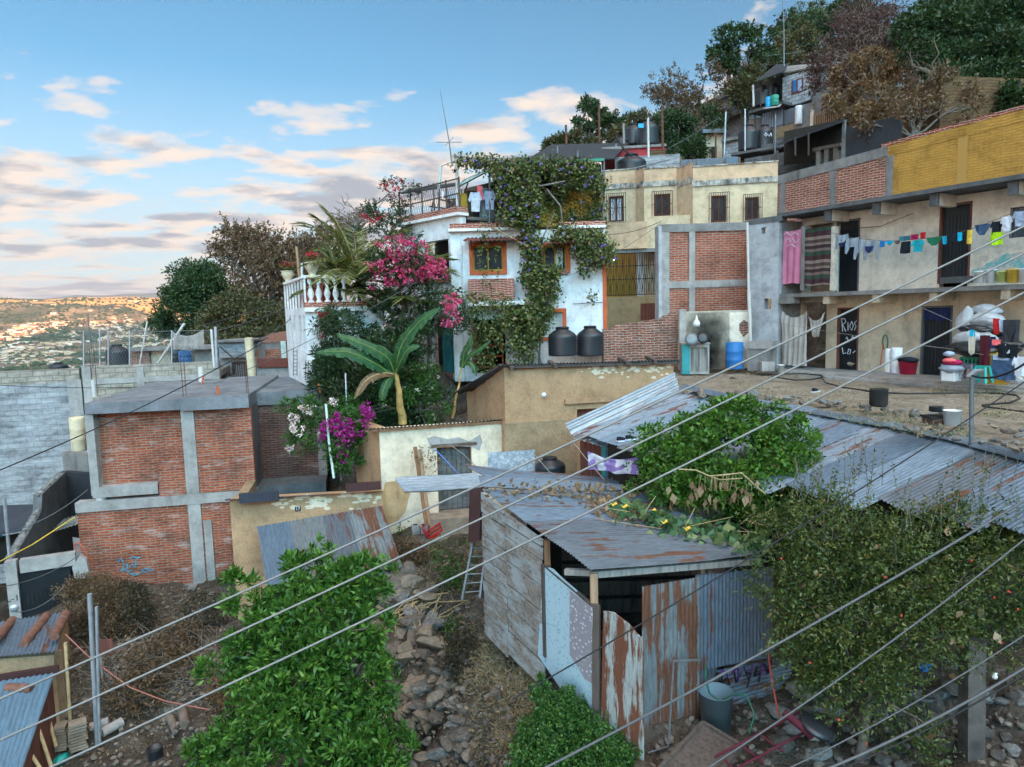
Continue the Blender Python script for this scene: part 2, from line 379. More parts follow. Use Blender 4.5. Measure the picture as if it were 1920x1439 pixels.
m_brick('block_white', (.5, .53, .56), (.42, .45, .48), (.2, .21, .22), w=.4, h=.2, ms=.02, amt=.3, dirt=(.2, .2, .2))
m_plaster('concrete', (.24, .235, .225), (.10, .095, .09), .8, streak=.6)
m_plaster('concrete_light', (.36, .35, .335), (.17, .16, .15), .6)
m_plaster('concrete_dark', (.13, .135, .14), (.055, .055, .055), .6)
m_plaster('roof_slab', (.20, .215, .235), (.10, .105, .11), .8, streak=.2)
m_plaster('grey_render', (.43, .455, .48), (.24, .235, .235), .8, streak=.7)
m_plaster('white_wall', (.74, .76, .77), (.46, .44, .42), .28, streak=.35, bump=.3)
m_plaster('white_paint', (.78, .79, .78), (.5, .47, .43), .3, streak=.3)
m_plaster('cream_wall', (.70, .63, .53), (.32, .27, .21), .32, streak=.3)
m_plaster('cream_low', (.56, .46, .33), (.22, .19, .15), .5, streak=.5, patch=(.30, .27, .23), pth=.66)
m_plaster('beige_wall', (.64, .51, .34), (.40, .29, .18), .5, streak=.5)
m_plaster('beige_band', (.64, .44, .28), (.40, .30, .2), .7, streak=.4)
m_plaster('cornice', (.55, .52, .45), (.05, .05, .05), 1.1, streak=.9, sc=2.5)
m_plaster('brown_wall', (.36, .28, .155), (.22, .18, .12), .5, streak=.5)
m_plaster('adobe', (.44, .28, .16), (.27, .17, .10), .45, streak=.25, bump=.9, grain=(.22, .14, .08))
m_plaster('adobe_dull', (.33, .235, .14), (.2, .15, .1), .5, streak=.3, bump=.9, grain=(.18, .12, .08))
m_plaster('lime_wall', (.70, .60, .46), (.46, .36, .23), .5, streak=.4, patch=(.42, .41, .39), pth=.68)
m_plaster('ochre_plaster', (.50, .33, .17), (.3, .2, .12), .5)
m_plaster('soot_wall', (.45, .42, .34), (.30, .27, .22), .5)
m_plaster('red_wall', (.42, .055, .065), (.2, .05, .05), .5)
m_brick('tan_wall', (.19, .115, .055), (.14, .09, .045), (.10, .07, .04), w=.28, h=.11, ms=.016, amt=.5)
m_plaster('turquoise', (.05, .30, .32), (.04, .16, .17), .4)
m_plaster('green_white', (.5, .62, .56), (.3, .36, .34), .4)
m_plain('orange_frame', (.52, .11, .035), .15, 4)
m_plain('red_paint', (.30, .05, .035), .2, 4)
m_plain('pink_curtain', (.50, .17, .27), .2, 2); m_plain('grey_cloth', (.36, .34, .31), .2, 2); m_plain('white_cloth', (.62, .66, .72), .15, 3)
m_plain('dark', (.018, .018, .02), .2, 3, .5); m_plain('interior', (.03, .026, .022), .3, 3, .9)  # second one: near-black colour stands in for the dark of unlit rooms
m_plain('door_black', (.010, .014, .018), .35, 5, .45, .4); m_plain('iron', (.05, .035, .032), .3, 8, .6); m_plain('iron_grey', (.16, .18, .19), .2, 8, .5, .4, .4)
m_plain('galv', (.40, .44, .48), .2, 6, .4, .5, .5); m_plain('white_metal', (.68, .70, .72), .08, 5, .4)
m_plain('tank_black', (.020, .024, .030), .25, 1.5, .38, .5); m_plain('tank_lid', (.014, .015, .018), .2, 5, .45)
m_plain('plastic_blue', (.03, .16, .42), .15, 3, .4); m_plain('plastic_cyan', (.03, .35, .62), .15, 3, .4); m_plain('plastic_green', (.03, .25, .17), .15, 3, .4)
m_plain('plastic_teal', (.02, .34, .30), .1, 3, .35); m_plain('plastic_red', (.55, .02, .025), .15, 3, .35); m_plain('plastic_crimson', (.42, .02, .07), .15, 3, .4)
m_plain('plastic_yellow', (.62, .42, .06), .15, 3, .45); m_plain('plastic_white', (.66, .68, .68), .12, 3, .45); m_plain('plastic_grey', (.10, .13, .15), .15, 3, .5)
m_plain('bucket_green', (.42, .52, .16), .12, 3, .45); m_plain('stool_grey', (.14, .13, .17), .1, 3, .45); m_plain('plastic_slate', (.14, .21, .25), .12, 2, .5)
m_plain('pipe_white', (.55, .54, .51), .08, 6, .5); m_plain('rope_blue', (.1, .2, .6), .1, 5); m_plain('cable_pale', (.24, .235, .225), .08, 9, .6)
m_plain('cable_grey', (.10, .105, .11), .1, 9, .6); m_plain('cable_black', (.02, .02, .022), .1, 9, .6); m_plain('hose_black', (.018, .018, .02), .1, 9, .4)
m_plain('hose_green', (.03, .14, .08), .1, 9, .4); m_plain('hose_orange', (.55, .10, .03), .1, 9, .4); m_plain('rope_red', (.33, .13, .10), .1, 9, .7)
m_plain('sack_white', (.42, .44, .46), .22, 6, .6, .3, 0, .5); m_plain('bag_black', (.018, .02, .022), .3, 6, .3, .5); m_plain('stone', (.165, .142, .12), .4, 4, .95, .1, 0, 1)
m_plain('stone_grey', (.20, .20, .19), .4, 4, .95, .1, 0, 1); m_plain('stone_tan', (.26, .215, .165), .35, 4, .95, .1, 0, 1); m_plain('stone_dark', (.10, .09, .082), .4, 4, .95, .1, 0, 1)
m_plain('bark', (.17, .14, .115), .35, 9, .95, .1, 0, .8); m_plain('bark_pale', (.19, .17, .15), .3, 9, .95, .1, 0, .8); m_plain('banana_stem', (.36, .24, .08), .5, 5, .7)
m_plain('dry_stalk', (.42, .31, .17), .3, 6, .9); m_plain('terracotta', (.17, .085, .06), .35, 7, .9); m_plain('cardboard', (.33, .23, .14), .2, 4, .9)
m_plain('pot_cream', (.60, .52, .36), .2, 5, .8); m_plain('rebar', (.12, .055, .035), .3, 9, .8); m_plain('orange_rebar', (.55, .13, .05), .2, 6, .6)
m_plain('blind', (.58, .57, .48), .1, 6, .7); m_plain('curtain_pale', (.45, .52, .48), .12, 4, .8)
m_plain('mustard', (.42, .26, .03), .15, 4, .8); m_plain('jean', (.05, .10, .19), .3, 8, .9); m_plain('maroon', (.08, .012, .022), .2, 5, .9); m_plain('burnt', (.03, .028, .026), .4, 3, .95)
for k, c in dict(c_grey=(.26, .31, .37), c_navy=(.02, .03, .09), c_blue=(.02, .17, .45), c_cyan=(.01, .38, .60), c_brown=(.14, .09, .08), c_teal=(.04, .15, .19), c_dark=(.016, .02, .026), c_aqua=(.02, .38, .47),
      c_red=(.42, .02, .02), c_crim=(.33, .02, .08), c_green=(.02, .15, .08), c_yel=(.75, .55, .09), c_lime=(.42, .72, .02), c_white=(.62, .67, .74), c_pale=(.34, .42, .55), c_coral=(.9, .17, .17), c_char=(.045, .047, .055), c_cream=(.58, .55, .45)).items():
    m_plain(k, c, .18, 9, .9, .1, 0, .3)
m_wood('wood_old', (.26, .23, .20), (.07, .06, .055), paint=(.36, .40, .41)); m_wood('wood_brown', (.22, .125, .07), (.08, .045, .03), vert=True)
m_wood('wood_dark', (.10, .08, .07), (.035, .03, .028), vert=True); m_wood('wood_grey', (.26, .25, .23), (.09, .085, .08), vert=True); m_wood('wood_tan', (.33, .22, .14), (.17, .11, .07), vert=True)
m_wood('door_wood', (.10, .10, .095), (.03, .03, .03), paint=(.15, .16, .16), vert=True); m_wood('frame_wood', (.15, .06, .045), (.06, .028, .022), vert=True)
m_metal('zinc_a', (.19, .26, .33), .10, seed=1); m_metal('zinc_b', (.15, .205, .27), .42, seed=2); m_metal('zinc_c', (.115, .165, .22), .15, seed=3, metal=.15); m_metal('zinc_d', (.24, .305, .37), .45, seed=4)
m_metal('zinc_new', (.36, .41, .45), -.3, seed=5, metal=.5, rough=.32); m_metal('zinc_bright', (.36, .44, .51), -.2, seed=6, metal=.4, rough=.35)
m_metal('rusty', (.14, .17, .20), .42, seed=7); m_metal('rusty2', (.12, .145, .175), .5, rc=(.075, .035, .028), rust2=(.13, .065, .05), seed=8)
m_metal('fence_tin', (.17, .205, .22), .62, (.09, .035, .018), seed=9, metal=.1, rough=.7); m_metal('white_tin', (.38, .42, .41), .66, (.14, .045, .02), seed=10, metal=0, rough=.7); m_metal('dark_tin', (.035, .038, .045), .25, seed=11, metal=0, rough=.95)
m_metal('awning_tin', (.15, .17, .18), .42, (.085, .045, .03), seed=12, metal=.1, rough=.75); m_metal('blue_tin', (.12, .21, .29), .05, seed=13, metal=.1); m_metal('red_tile', (.20, .06, .045), .3, seed=14, metal=0, rough=.8); m_metal('gutter', (.035, .042, .06), .1, seed=15, metal=0); m_metal('gutter_brown', (.07, .03, .03), .3, seed=16, metal=0)
def m_glass():
    t = NT('glass', .3, .15); t.col(t.ramp(t.noise(t.obj, 1.5, 3), [(.35, (.012, .015, .018)), (.7, (.05, .06, .07))]))
    t = NT('glass_pale', .2, .6); t.col(t.ramp(t.noise(t.obj, 3, 3), [(.35, (.10, .15, .2)), (.7, (.28, .38, .46))]))
m_glass()
m_leaf('bl_cream', [(.2, .26, .05), (.32, .33, .09), (.34, .26, .05)])
def m_ground(name, cs, sc=1.0, b=.8, spots=None):
    t = NT(name, .97, .08); n = t.noise(t.obj, .55 * sc, 9, .7); f = t.noise(t.obj, 6 * sc, 8, .75); v = t.vor(t.obj, 9 * sc)
    c = t.ramp(n, [(.3, cs[0]), (.5, cs[1]), (.68, cs[2])]); c = t.mix(.65, c, t.ramp(f, [(.3, .35), (.5, .95), (.72, 1.6)]), 'MULTIPLY')
    if spots: c = t.mix(t.ramp(t.noise(t.obj, 1.6 * sc, 6, .7), [(.56, 0), (.64, .8)]), c, spots)
    t.col(c); t.bump(t.math('ADD', f, t.math('MULTIPLY', v, -.6)), b, .06)
m_ground('dirt', [(.04, .032, .026), (.095, .078, .062), (.165, .142, .115)], 1.9, 1.0, spots=(.05, .042, .03))
m_ground('yard', [(.16, .135, .105), (.24, .205, .16), (.30, .27, .23)], 1.6, .5, (.12, .115, .06))
m_ground('hill_ground', [(.09, .075, .05), (.13, .11, .07), (.16, .13, .09)], .4)
def m_valley():
    t = NT('valley', .97, .05); c = t.ramp(t.noise(t.obj, .0035, 9, .7), [(.35, (.045, .06, .03)), (.5, (.14, .105, .06)), (.60, (.36, .22, .12))])
    v = t.vor(t.obj, .03, out=1); c = t.mix(t.ramp(t.noise(t.obj, .02, 4), [(.45, 0), (.6, .5)]), c, (.06, .07, .04)); t.col(c)
    t = NT('dry_hill', .97, .05); v = t.noise(t.obj, .03, 6, .75)
    c = t.mix(t.ramp(v, [(.58, 0), (.64, 1)]), t.ramp(t.noise(t.obj, .004, 6), [(.3, (.60, .27, .09)), (.7, (.70, .36, .13))]), (.06, .06, .03)); t.col(c)  # evening sun's orange is put into the dry hill's own colour
    t = NT('far_hill', .97, .05); t.col((.10, .11, .11))
m_valley()
G = [(.012, .035, .008), (.03, .075, .014), (.055, .125, .02), (.10, .19, .03)]
m_leaf('lf_laurel', [(.016, .05, .010), (.04, .115, .016), (.085, .20, .025), (.18, .33, .06)], trans=.22)
m_leaf('lf_orange', [(.014, .045, .008), (.035, .10, .012), (.075, .18, .018), (.15, .29, .04)], dry=(.22, .13, .07))
m_leaf('lf_pome', [(.02, .038, .010), (.042, .07, .016), (.08, .12, .025), (.19, .18, .05)], dry=(.26, .16, .08))
m_leaf('lf_bush', [(.025, .07, .016), (.045, .12, .022), (.085, .19, .035)])
m_leaf('lf_dark', [(.012, .032, .013), (.025, .058, .018), (.05, .095, .028)])
m_leaf('lf_far', [(.018, .045, .018), (.035, .075, .025), (.06, .11, .035)])
m_leaf('lf_olive', [(.035, .045, .02), (.06, .07, .028), (.11, .10, .04), (.15, .11, .05)])
m_leaf('lf_brown', [(.06, .045, .025), (.11, .075, .04), (.16, .10, .055), (.20, .13, .075)])
m_leaf('lf_rust', [(.10, .06, .03), (.17, .10, .045), (.24, .145, .06)])
m_leaf('lf_purple', [(.05, .04, .03), (.08, .045, .042), (.11, .052, .052), (.09, .075, .045)])
m_leaf('lf_palm', [(.06, .085, .02), (.13, .15, .04), (.24, .23, .08)], trans=.25)
m_leaf('lf_banana', [(.012, .055, .022), (.025, .095, .03), (.055, .15, .045)], trans=.25, rough=.5)
m_leaf('lf_vine', [(.03, .05, .014), (.065, .095, .025), (.12, .155, .04), (.20, .22, .07)], dry=(.22, .15, .09))
m_leaf('lf_dry', [(.16, .10, .055), (.24, .16, .09), (.32, .23, .14)], trans=.15)
m_leaf('lf_squash', [(.05, .13, .05), (.09, .19, .09), (.22, .26, .10)], trans=.2)
m_leaf('lf_dusty', [(.03, .035, .025), (.06, .05, .03), (.10, .075, .045)])
m_leaf('fl_pink', [(.42, .02, .10), (.58, .05, .17), (.66, .17, .28)], trans=.2); m_leaf('fl_magenta', [(.25, .005, .15), (.40, .01, .26), (.46, .05, .30)], trans=.2)
m_leaf('fl_pale', [(.62, .42, .50), (.75, .62, .62), (.8, .75, .66)], trans=.2); m_leaf('fl_red', [(.4, .01, .03), (.5, .02, .06)], trans=.2); m_leaf('fl_blue', [(.16, .13, .5), (.28, .22, .6)], trans=.2); m_leaf('fl_yellow', [(.9, .45, .02), (.9, .55, .05)], trans=.2)
m_leaf('straw', [(.20, .15, .08), (.32, .25, .14), (.42, .34, .2)], trans=.1)
def fY(F, px, py, v=0):
    u, _, z = F.L(px, py, v); return F.W(u, v, z).y
def Q(F, name, mat, x0, y0, x1, y1, v0, v1, label=None, par=None):   # a box part from a photo rectangle on the facade
    a, b, c, d = F.rect(x0, y0, x1, y1, v0); return MB().box(a, b, v0, v1, c, d).build(name, mat, par or F, label)
RN = random.Random(7)
# ================= terrain =================
def T3(px, py, Y): p = P(px, py, Y); return (p.x, p.y, p.z)
CP = [T3(*q) for q in [(200,1400,12.8),(290,1420,12.8),(60,1439,12.5),(450,1439,12.3),(400,1330,13.5),(400,1210,15.3),(300,1115,18.3),(430,1088,18.6),(215,1105,18),(230,1210,15.6),(30,1165,17),
  (100,1165,16.6),(750,1000,17.5),(840,985,18.2),(740,1060,16.4),(800,1080,16),(830,1180,13.8),(790,1300,12.7),(780,1439,11.8),(700,1300,12.9),(890,1120,12.9),(900,1180,12.2),(985,1270,10.9),(950,1439,9.9),(880,1439,10.6),(860,1300,12.2),
  (1050,1330,9.9),(1080,1439,9.0),(1130,1378,9.1),(1205,1436,8.4),(1230,1372,9.1),(1300,1335,9.7),(1440,1285,10.2),(1300,1439,8.4),(1450,1439,8.4),(1650,1439,8.2),(1650,1260,9.9),(1900,1439,8),(1900,1300,8.8),(1820,1200,10.5),(1500,1300,10),(1550,1390,8.9)]]
CP += [(0,0,-5.2),(4,4,-4.8),(-6,4,-7),(8,4,-4.5),(-14,8,-9),(14,6,-3.6),(3,11.5,-5.4),(0,13.5,-5.3),(4,14,-5.0),(2,17,-5.3),(6,12,-5.0),(9,10,-4.8),(7,15,-4.6),(10,14,-4.2),(-3,19,-5.6),(-6,21,-5.5),(-3,21.5,-3.4),(0,22,-2.3),(-5,23,-3),(-2,21,-3.3),(3,22,-2.2),
  (6,21,-2.4),(12,17,-2.5),(15,12,-2.6),(16,22,-1.6),(10,24,-2.2),(-10,17,-9),(-14,17,-9.5),(-8,18,-8),(-13,21,-9.5),(-20,24,-11),(-12,26,-6),(-8,26,-4.2),(-3,26,-2),(-3,32,-2.2),(3,28,-2),(-9,34,-4),(-16,36,-8),(-18,50,-6),(-25,40,-12),(-30,60,-13),(-12,55,-3),(-5,50,-1),(0,40,0),
  (8,30,-.5),(14,28,1),(4,38,3),(12,38,5.5),(8,50,8),(16,46,9),(20,42,8.5),(24,36,8),(20,30,4.5),(14,60,13),(25,60,16.5),(30,50,14.5),(35,40,13.5),(30,75,25),(45,60,24),(60,90,38),(45,85,32),(22,80,22),(5,75,10),(-10,80,2),(-35,90,-22),(-60,60,-26),(-80,120,-40),(0,120,4),(40,120,34),(90,120,46),(70,60,32),(60,20,20),(40,0,12),(30,10,6),(20,0,0),(0,-25,-4),(-30,0,-16),(-60,-10,-26),(20,-40,6),(-20,-50,-10)]
CPa = np.array(CP)
def hgt(x, y):
    x = np.asarray(x, float); y = np.asarray(y, float); sh = x.shape; x = x.ravel(); y = y.ravel()
    out = np.zeros(len(x))
    for i in range(0, len(x), 20000):
        dx = x[i:i+20000, None] - CPa[None, :, 0]; dy = y[i:i+20000, None] - CPa[None, :, 1]
        w = 1 / (dx * dx + dy * dy + .15) ** 1.9; out[i:i+20000] = (w * CPa[None, :, 2]).sum(1) / w.sum(1)
    # unseen hill behind and right, shaped to shade the foreground; valley ahead and left
    far = np.clip((y - 110) / 500, 0, 1) + np.clip((-x - 70) / 500, 0, 1)
    out = out * np.clip(1 - far * 1.2, 0, 1) - 100 * np.clip(far * 1.2, 0, 1)
    a, b = x * .5 - y * .866, x * .866 + y * .5          # along / across the sun direction
    out += 275 * np.exp(-((a - 700) / 170) ** 2) * np.exp(-((b - 420) / 950) ** 4) * np.clip((a - 100) / 200, 0, 1)
    return out.reshape(sh)
def H(x, y): return float(hgt(np.array([x]), np.array([y]))[0])
def axis(lo, a, b, hi, st, g=1.09):
    m = list(np.arange(a, b, st)); s = st; v = b
    while v < hi: m.append(v); s *= g; v += s
    s = st; v = a - st
    while v > lo: m.insert(0, v); s *= g; v -= s
    return np.array(m)
def fbm(X, Y, seed, sc, octs=4):
    o = np.zeros(X.shape); rs = np.random.RandomState(seed); am = 1
    for k in range(octs):
        g = rs.rand(64, 64); fx = X * sc + 7.3 * k; fy = Y * sc + 3.1 * k; ix = np.floor(fx).astype(int); iy = np.floor(fy).astype(int); tx = fx - ix; ty = fy - iy
        tx = tx * tx * (3 - 2 * tx); ty = ty * ty * (3 - 2 * ty)
        a = g[ix % 64, iy % 64]; b = g[(ix + 1) % 64, iy % 64]; c = g[ix % 64, (iy + 1) % 64]; d = g[(ix + 1) % 64, (iy + 1) % 64]
        o += am * ((a * (1 - tx) + b * tx) * (1 - ty) + (c * (1 - tx) + d * tx) * ty - .5); sc *= 2.1; am *= .5
    return o
def grid(name, X, Y, Z, mat, kind='structure', smooth=True):
    ny, nx = X.shape; me = bpy.data.meshes.new(name); V = np.stack([X, Y, Z], -1).reshape(-1, 3)
    i = np.arange(ny - 1)[:, None] * nx + np.arange(nx - 1)[None]; F = np.stack([i, i + 1, i + nx + 1, i + nx], -1).reshape(-1, 4)
    me.vertices.add(len(V)); me.vertices.foreach_set('co', V.ravel()); me.loops.add(F.size); me.loops.foreach_set('vertex_index', F.ravel())
    me.polygons.add(len(F)); me.polygons.foreach_set('loop_start', np.arange(len(F)) * 4); me.polygons.foreach_set('loop_total', np.full(len(F), 4)); me.polygons.foreach_set('use_smooth', np.full(len(F), smooth))
    me.update(); me.validate(); me.materials.append(M[mat]); return link(name, me, kind=kind)
ax = axis(-900, -13, 13, 1500, .13, 1.085); ay = axis(-1100, 7.5, 24, 700, .13, 1.085)
GX, GY = np.meshgrid(ax, ay); GZ = hgt(GX, GY)
near = np.exp(-np.maximum(0, np.hypot(GX, GY - 14) - 14) / 10)
GZ += near * (fbm(GX, GY, 3, .8) * .38 + fbm(GX, GY, 5, 3.2) * .16) + (1 - near) * fbm(GX, GY, 6, .02) * 2 * np.clip(np.hypot(GX, GY) / 200, 0, 1)
grid('ground', GX, GY, GZ, 'dirt')
def vh(x, y):      # valley and lit hills
    z = -105 + fbm(x, y, 11, .0018) * 24
    h = np.clip((y - 1700 - (x + 2500) * .12) / 1500, 0, 1); ed = 1 / (1 + np.exp((x + 1450 + fbm(x, y, 9, .002) * 300) / 190))
    z += (h * h * (3 - 2 * h)) * 235 * (.25 + .75 * ed) * (1 + fbm(x, y, 12, .003, 5) * .12)
    z -= np.clip((y - 3600) / 2500, 0, 1) * 200
    m = np.exp(-((y - 9500) / 1800) ** 2); z += m * (290 + fbm(x, y, 15, .0006, 5) * 160)
    m = np.exp(-((y - 6300) / 900) ** 2); z += m * (250 + fbm(x, y, 17, .0009, 5) * 190)
    return z
vx = np.concatenate([np.linspace(-9500, -3300, 40), np.linspace(-3250, 0, 150), np.linspace(100, 9000, 40)]); vy = np.concatenate([np.linspace(560, 4200, 150), np.linspace(4300, 13000, 90)])
VX, VY = np.meshgrid(vx, vy); VZ = vh(VX, VY)
k = int(np.argmax(vy > 4200)); grid('valley', VX[:100], VY[:100], VZ[:100], 'valley')
ks = 99; grid('hills', VX[ks:k + 12], VY[ks:k + 12], VZ[ks:k + 12], 'dry_hill'); grid('mountains', VX[k + 11:], VY[k + 11:], VZ[k + 11:], 'far_hill')
# the town on the valley floor
m_plain('town_white', (.5, .45, .38), .2, .05, .9); m_plain('town_cream', (.42, .32, .2), .2, .05, .9)
hm = ['cream_wall', 'white_wall', 'tan_wall', 'beige_wall', 'red_wall', 'concrete_light']
protos = []
for i, (m, r) in enumerate([('town_white', 'concrete_light'), ('town_cream', 'terracotta'), ('town_cream', 'concrete_light'), ('town_white', 'terracotta'), ('tan_wall', 'concrete')]):
    a = MB().box(-6, 6, -5, 5, -6, 5.5).build('wall', m); b = MB().box(-6.4, 6.4, -5.4, 5.4, 5.5, 6.1)
    if r == 'terracotta': b = MB().prism([(-6.6, -5.6, 5.5), (-6.6, 5.6, 5.5), (-6.6, 0, 8.2)], (13.2, 0, 0))
    b = b.build('roof', r); protos.append((a, b))
tps = []; RT = random.Random(3)
while len(tps) < 3400:
    py = 565 + (RT.random() ** .8) * 128; px = -20 + RT.random() * 480; r = ray(px, py); Yd = None
    if len(tps) % 5 == 0 or True:
        ys = np.linspace(800, 4200, 120); d = vh(r.x * ys, ys) - r.z * ys; w = np.nonzero(d > 0)[0]
        if len(w) == 0: continue
        Yd = ys[w[0]]
    x = r.x * Yd; z = float(vh(np.array([x]), np.array([Yd]))[0])
    if MN.noise(Vector((x / 160, Yd / 160, 2))) < -.06 or (z > 5 and RT.random() < .95): continue
    tps.append((x, Yd + RT.uniform(0, 40), z))
tps.sort(key=lambda q: q[1]); tpo = []
for i in range(1500):
    px = -20 - RT.random() * 900; r = ray(px, 565 + RT.random() ** .8 * 128); ys = np.linspace(800, 4200, 120); d = vh(r.x * ys, ys) - r.z * ys; w = np.nonzero(d > 0)[0]
    if len(w): z = float(vh(np.array([r.x * ys[w[0]]]), np.array([ys[w[0]]]))[0]); x = r.x * ys[w[0]]
    if len(w) and z < 5 and MN.noise(Vector((x / 160, ys[w[0]] / 160, 2))) > -.06: tpo.append((x, ys[w[0]] + RT.uniform(0, 40), z))
for i, (x, y, z) in enumerate(tps[:270]):
    k = RT.randrange(5); s = RT.uniform(.55, 1.15)
    t = thing('town_house', 'small pale house in the shaded part of the far valley town', 'house', (x, y, z), RT.uniform(-.6, .6), 'houses of the valley town')
    t.scale = (s * RT.uniform(.8, 1.4), s, s * .9)
    for q in protos[k]: c = q.copy(); COL.objects.link(c); c.parent = t
for a, b in protos: bpy.data.objects.remove(a); bpy.data.objects.remove(b)
for gi, m in enumerate(['town_white', 'town_cream', 'terracotta']):
    mb = MB()
    for i, (x, y, z) in enumerate(tps[270:] + tpo):
        if i % 3 != gi: continue
        s = RT.uniform(5, 11); a = RT.uniform(-.5, .5); mb.M = Matrix.Translation((x, y, z)) @ Matrix.Rotation(a, 4, 'Z'); mb.box(-s, s, -s * .7, s * .7, -5, RT.uniform(3, 7))
    mb.build('distant_town', m, label='far mass of tiny houses spread over the sunlit valley', cat='town', kind='stuff', group='the far town')
mb = MB(); cnt = 0
while cnt < 6600:
    px = (-30 + RT.random() * 520) if cnt < 4600 else -30 - RT.random() * 900; Yd = RT.uniform(800, 3300); r = ray(px, 650); x = r.x * Yd; z = float(vh(np.array([x]), np.array([Yd]))[0])
    if MN.noise(Vector((x / 130, Yd / 130, 7))) < (-.05 if z < 0 else -.3): continue
    s = RT.uniform(4, 10) * (1 if z < 0 else .75); mb.M = Matrix.Translation((x, Yd, z)) @ Matrix.Scale(s, 4); c = [(0, 0, 1.0), (1, 0, .3), (.3, .95, .4), (-.8, .6, .3), (-.8, -.6, .4), (.3, -.95, .3), (0, 0, -.5)]
    mb.add(c, [(0, 1, 2), (0, 2, 3), (0, 3, 4), (0, 4, 5), (0, 5, 1), (6, 2, 1), (6, 3, 2), (6, 4, 3), (6, 5, 4), (6, 1, 5)]); cnt += 1
M['tree_mass'] = None; m_plain('tree_mass', (.035, .055, .025), .4, .02, .95, .05); mb.build('distant_trees', 'tree_mass', label='dark trees scattered between the far houses and over the hill', cat='trees', kind='stuff')

# ================= right hand two-storey house with balcony =================
F = RB = Fr('balcony_house', 'long two-storey cream house with a concrete balcony and black doors facing the yard', 'house', (1465, 550, 22.9), (1920, 545, 16.8), -2.15)
U1 = F.len + 3.2; zr = 5.0; zb = 2.5
def rc(x0, y0, x1, y1, v=1.0): a, b, c, d = F.rect(x0, y0, x1, y1, v); return (a, b, c, d)
d1, d2 = rc(1571, 415, 1609, 529), rc(1764, 385, 1817, 520); w1 = rc(1893, 386, 1960, 444)
o1, o2 = (F.u(1467, 480, .9), F.u(1501, 480, .9), zb + .05, zb + 2.15), (F.u(1508, 480, .9), F.u(1557, 480, .9), zb + .05, zb + 2.25)
l1, l2 = rc(1572, 580, 1607, 688), rc(1730, 577, 1781, 703); al = (F.u(1467, 620), F.u(1549, 620, 1), 0, 2.2)
MB().wall(0.0, U1, zb, zr, 1.0, 1.25, [d1[:2] + (zb, d1[3]), d2[:2] + (zb, d2[3]), w1, o1, o2]).build('upper_wall', 'cream_wall', F)
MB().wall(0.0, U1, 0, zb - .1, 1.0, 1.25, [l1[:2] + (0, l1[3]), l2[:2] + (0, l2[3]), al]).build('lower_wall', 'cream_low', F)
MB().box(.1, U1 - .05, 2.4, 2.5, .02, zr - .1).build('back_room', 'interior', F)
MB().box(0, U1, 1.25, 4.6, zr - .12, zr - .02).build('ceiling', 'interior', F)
MB().box(-.12, U1, -.12, 1.2, zr + .02, zr + .14).build('roof_slab', 'concrete_dark', F)
MB().box(-.3, U1, -.02, 1.0, zb - .12, zb).box(-.35, .5, -.08, .3, zb - .32, zb - .121).build('balcony_slab', 'concrete', F)
for x in (1548, 1638, 1745, 1890): a = F.u(x, 395, .1); MB().box(a, a + .2, .12, 1.0, zr - .3, zr + .019).build('roof_beam', 'cream_wall', F); MB().box(a - .01, a + .21, .04, .12, zr - .31, zr + .018).build('beam_end', 'concrete_dark', F)
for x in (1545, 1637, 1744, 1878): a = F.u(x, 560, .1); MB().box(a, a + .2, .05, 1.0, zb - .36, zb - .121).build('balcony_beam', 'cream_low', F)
Q(F, 'door_step', 'concrete_dark', 1762, 519, 1822, 531, .9, 1.05)
for (r, z0, nm) in ((d1, zb, 'door'), (d2, zb + .12, 'door'), (l1, 0, 'door'), (l2, 0, 'door')):
    mb = MB(); w = r[1] - r[0]; n = 8
    mb.box(r[0], r[1], 1.1, 1.13, z0, r[3])
    for i in range(n): mb.box(r[0] + w * (i + .08) / n, r[0] + w * (i + .80) / n, 1.085, 1.1, z0 + .06, r[3] - (.25 if r in (d1, d2) else .02))
    dd = mb.build('door', 'door_black', F); MB().box(r[0] - .05, r[0], .985, 1.1, z0, r[3] + .05).box(r[1], r[1] + .05, .985, 1.1, z0, r[3] + .05).box(r[0] - .05, r[1] + .05, .985, 1.1, r[3] + .002, r[3] + .05).build('door_frame', 'concrete_dark' if r in (d1, l2) else 'frame_wood', dd)
def scrawl(F, par, pts, v, r=.012, mat='c_white'):
    mb = MB()
    for st in pts: mb.tube([F.L(x, y, v) for x, y in st], r, 4)
    return mb.build('painted_writing', mat, par)
scrawl(F, F, [[(1578, 599), (1580, 622)], [(1577, 598), (1584, 598), (1586, 604), (1580, 609), (1586, 622)], [(1590, 605), (1590, 620)], [(1597, 603), (1593, 612), (1597, 620), (1600, 611), (1597, 603)], [(1606, 602), (1602, 606), (1605, 612), (1602, 620)],
   [(1586, 636), (1588, 632), (1590, 638)], [(1597, 633), (1599, 629), (1600, 637)], [(1579, 652), (1581, 664), (1586, 662)], [(1591, 655), (1589, 664), (1594, 664), (1595, 656), (1591, 655)], [(1599, 662), (1604, 658)]], 1.08, .014)
a, b, c, d = w1; mb = MB().box(a, b, 1.12, 1.14, c, d); [mb.box(a + i * .11, a + i * .11 + .02, 1.02, 1.04, c, d) for i in range(12)]; mb.box(a, b, 1.03, 1.045, (c + d) / 2, (c + d) / 2 + .03); mb.build('window', 'rusty2', F)
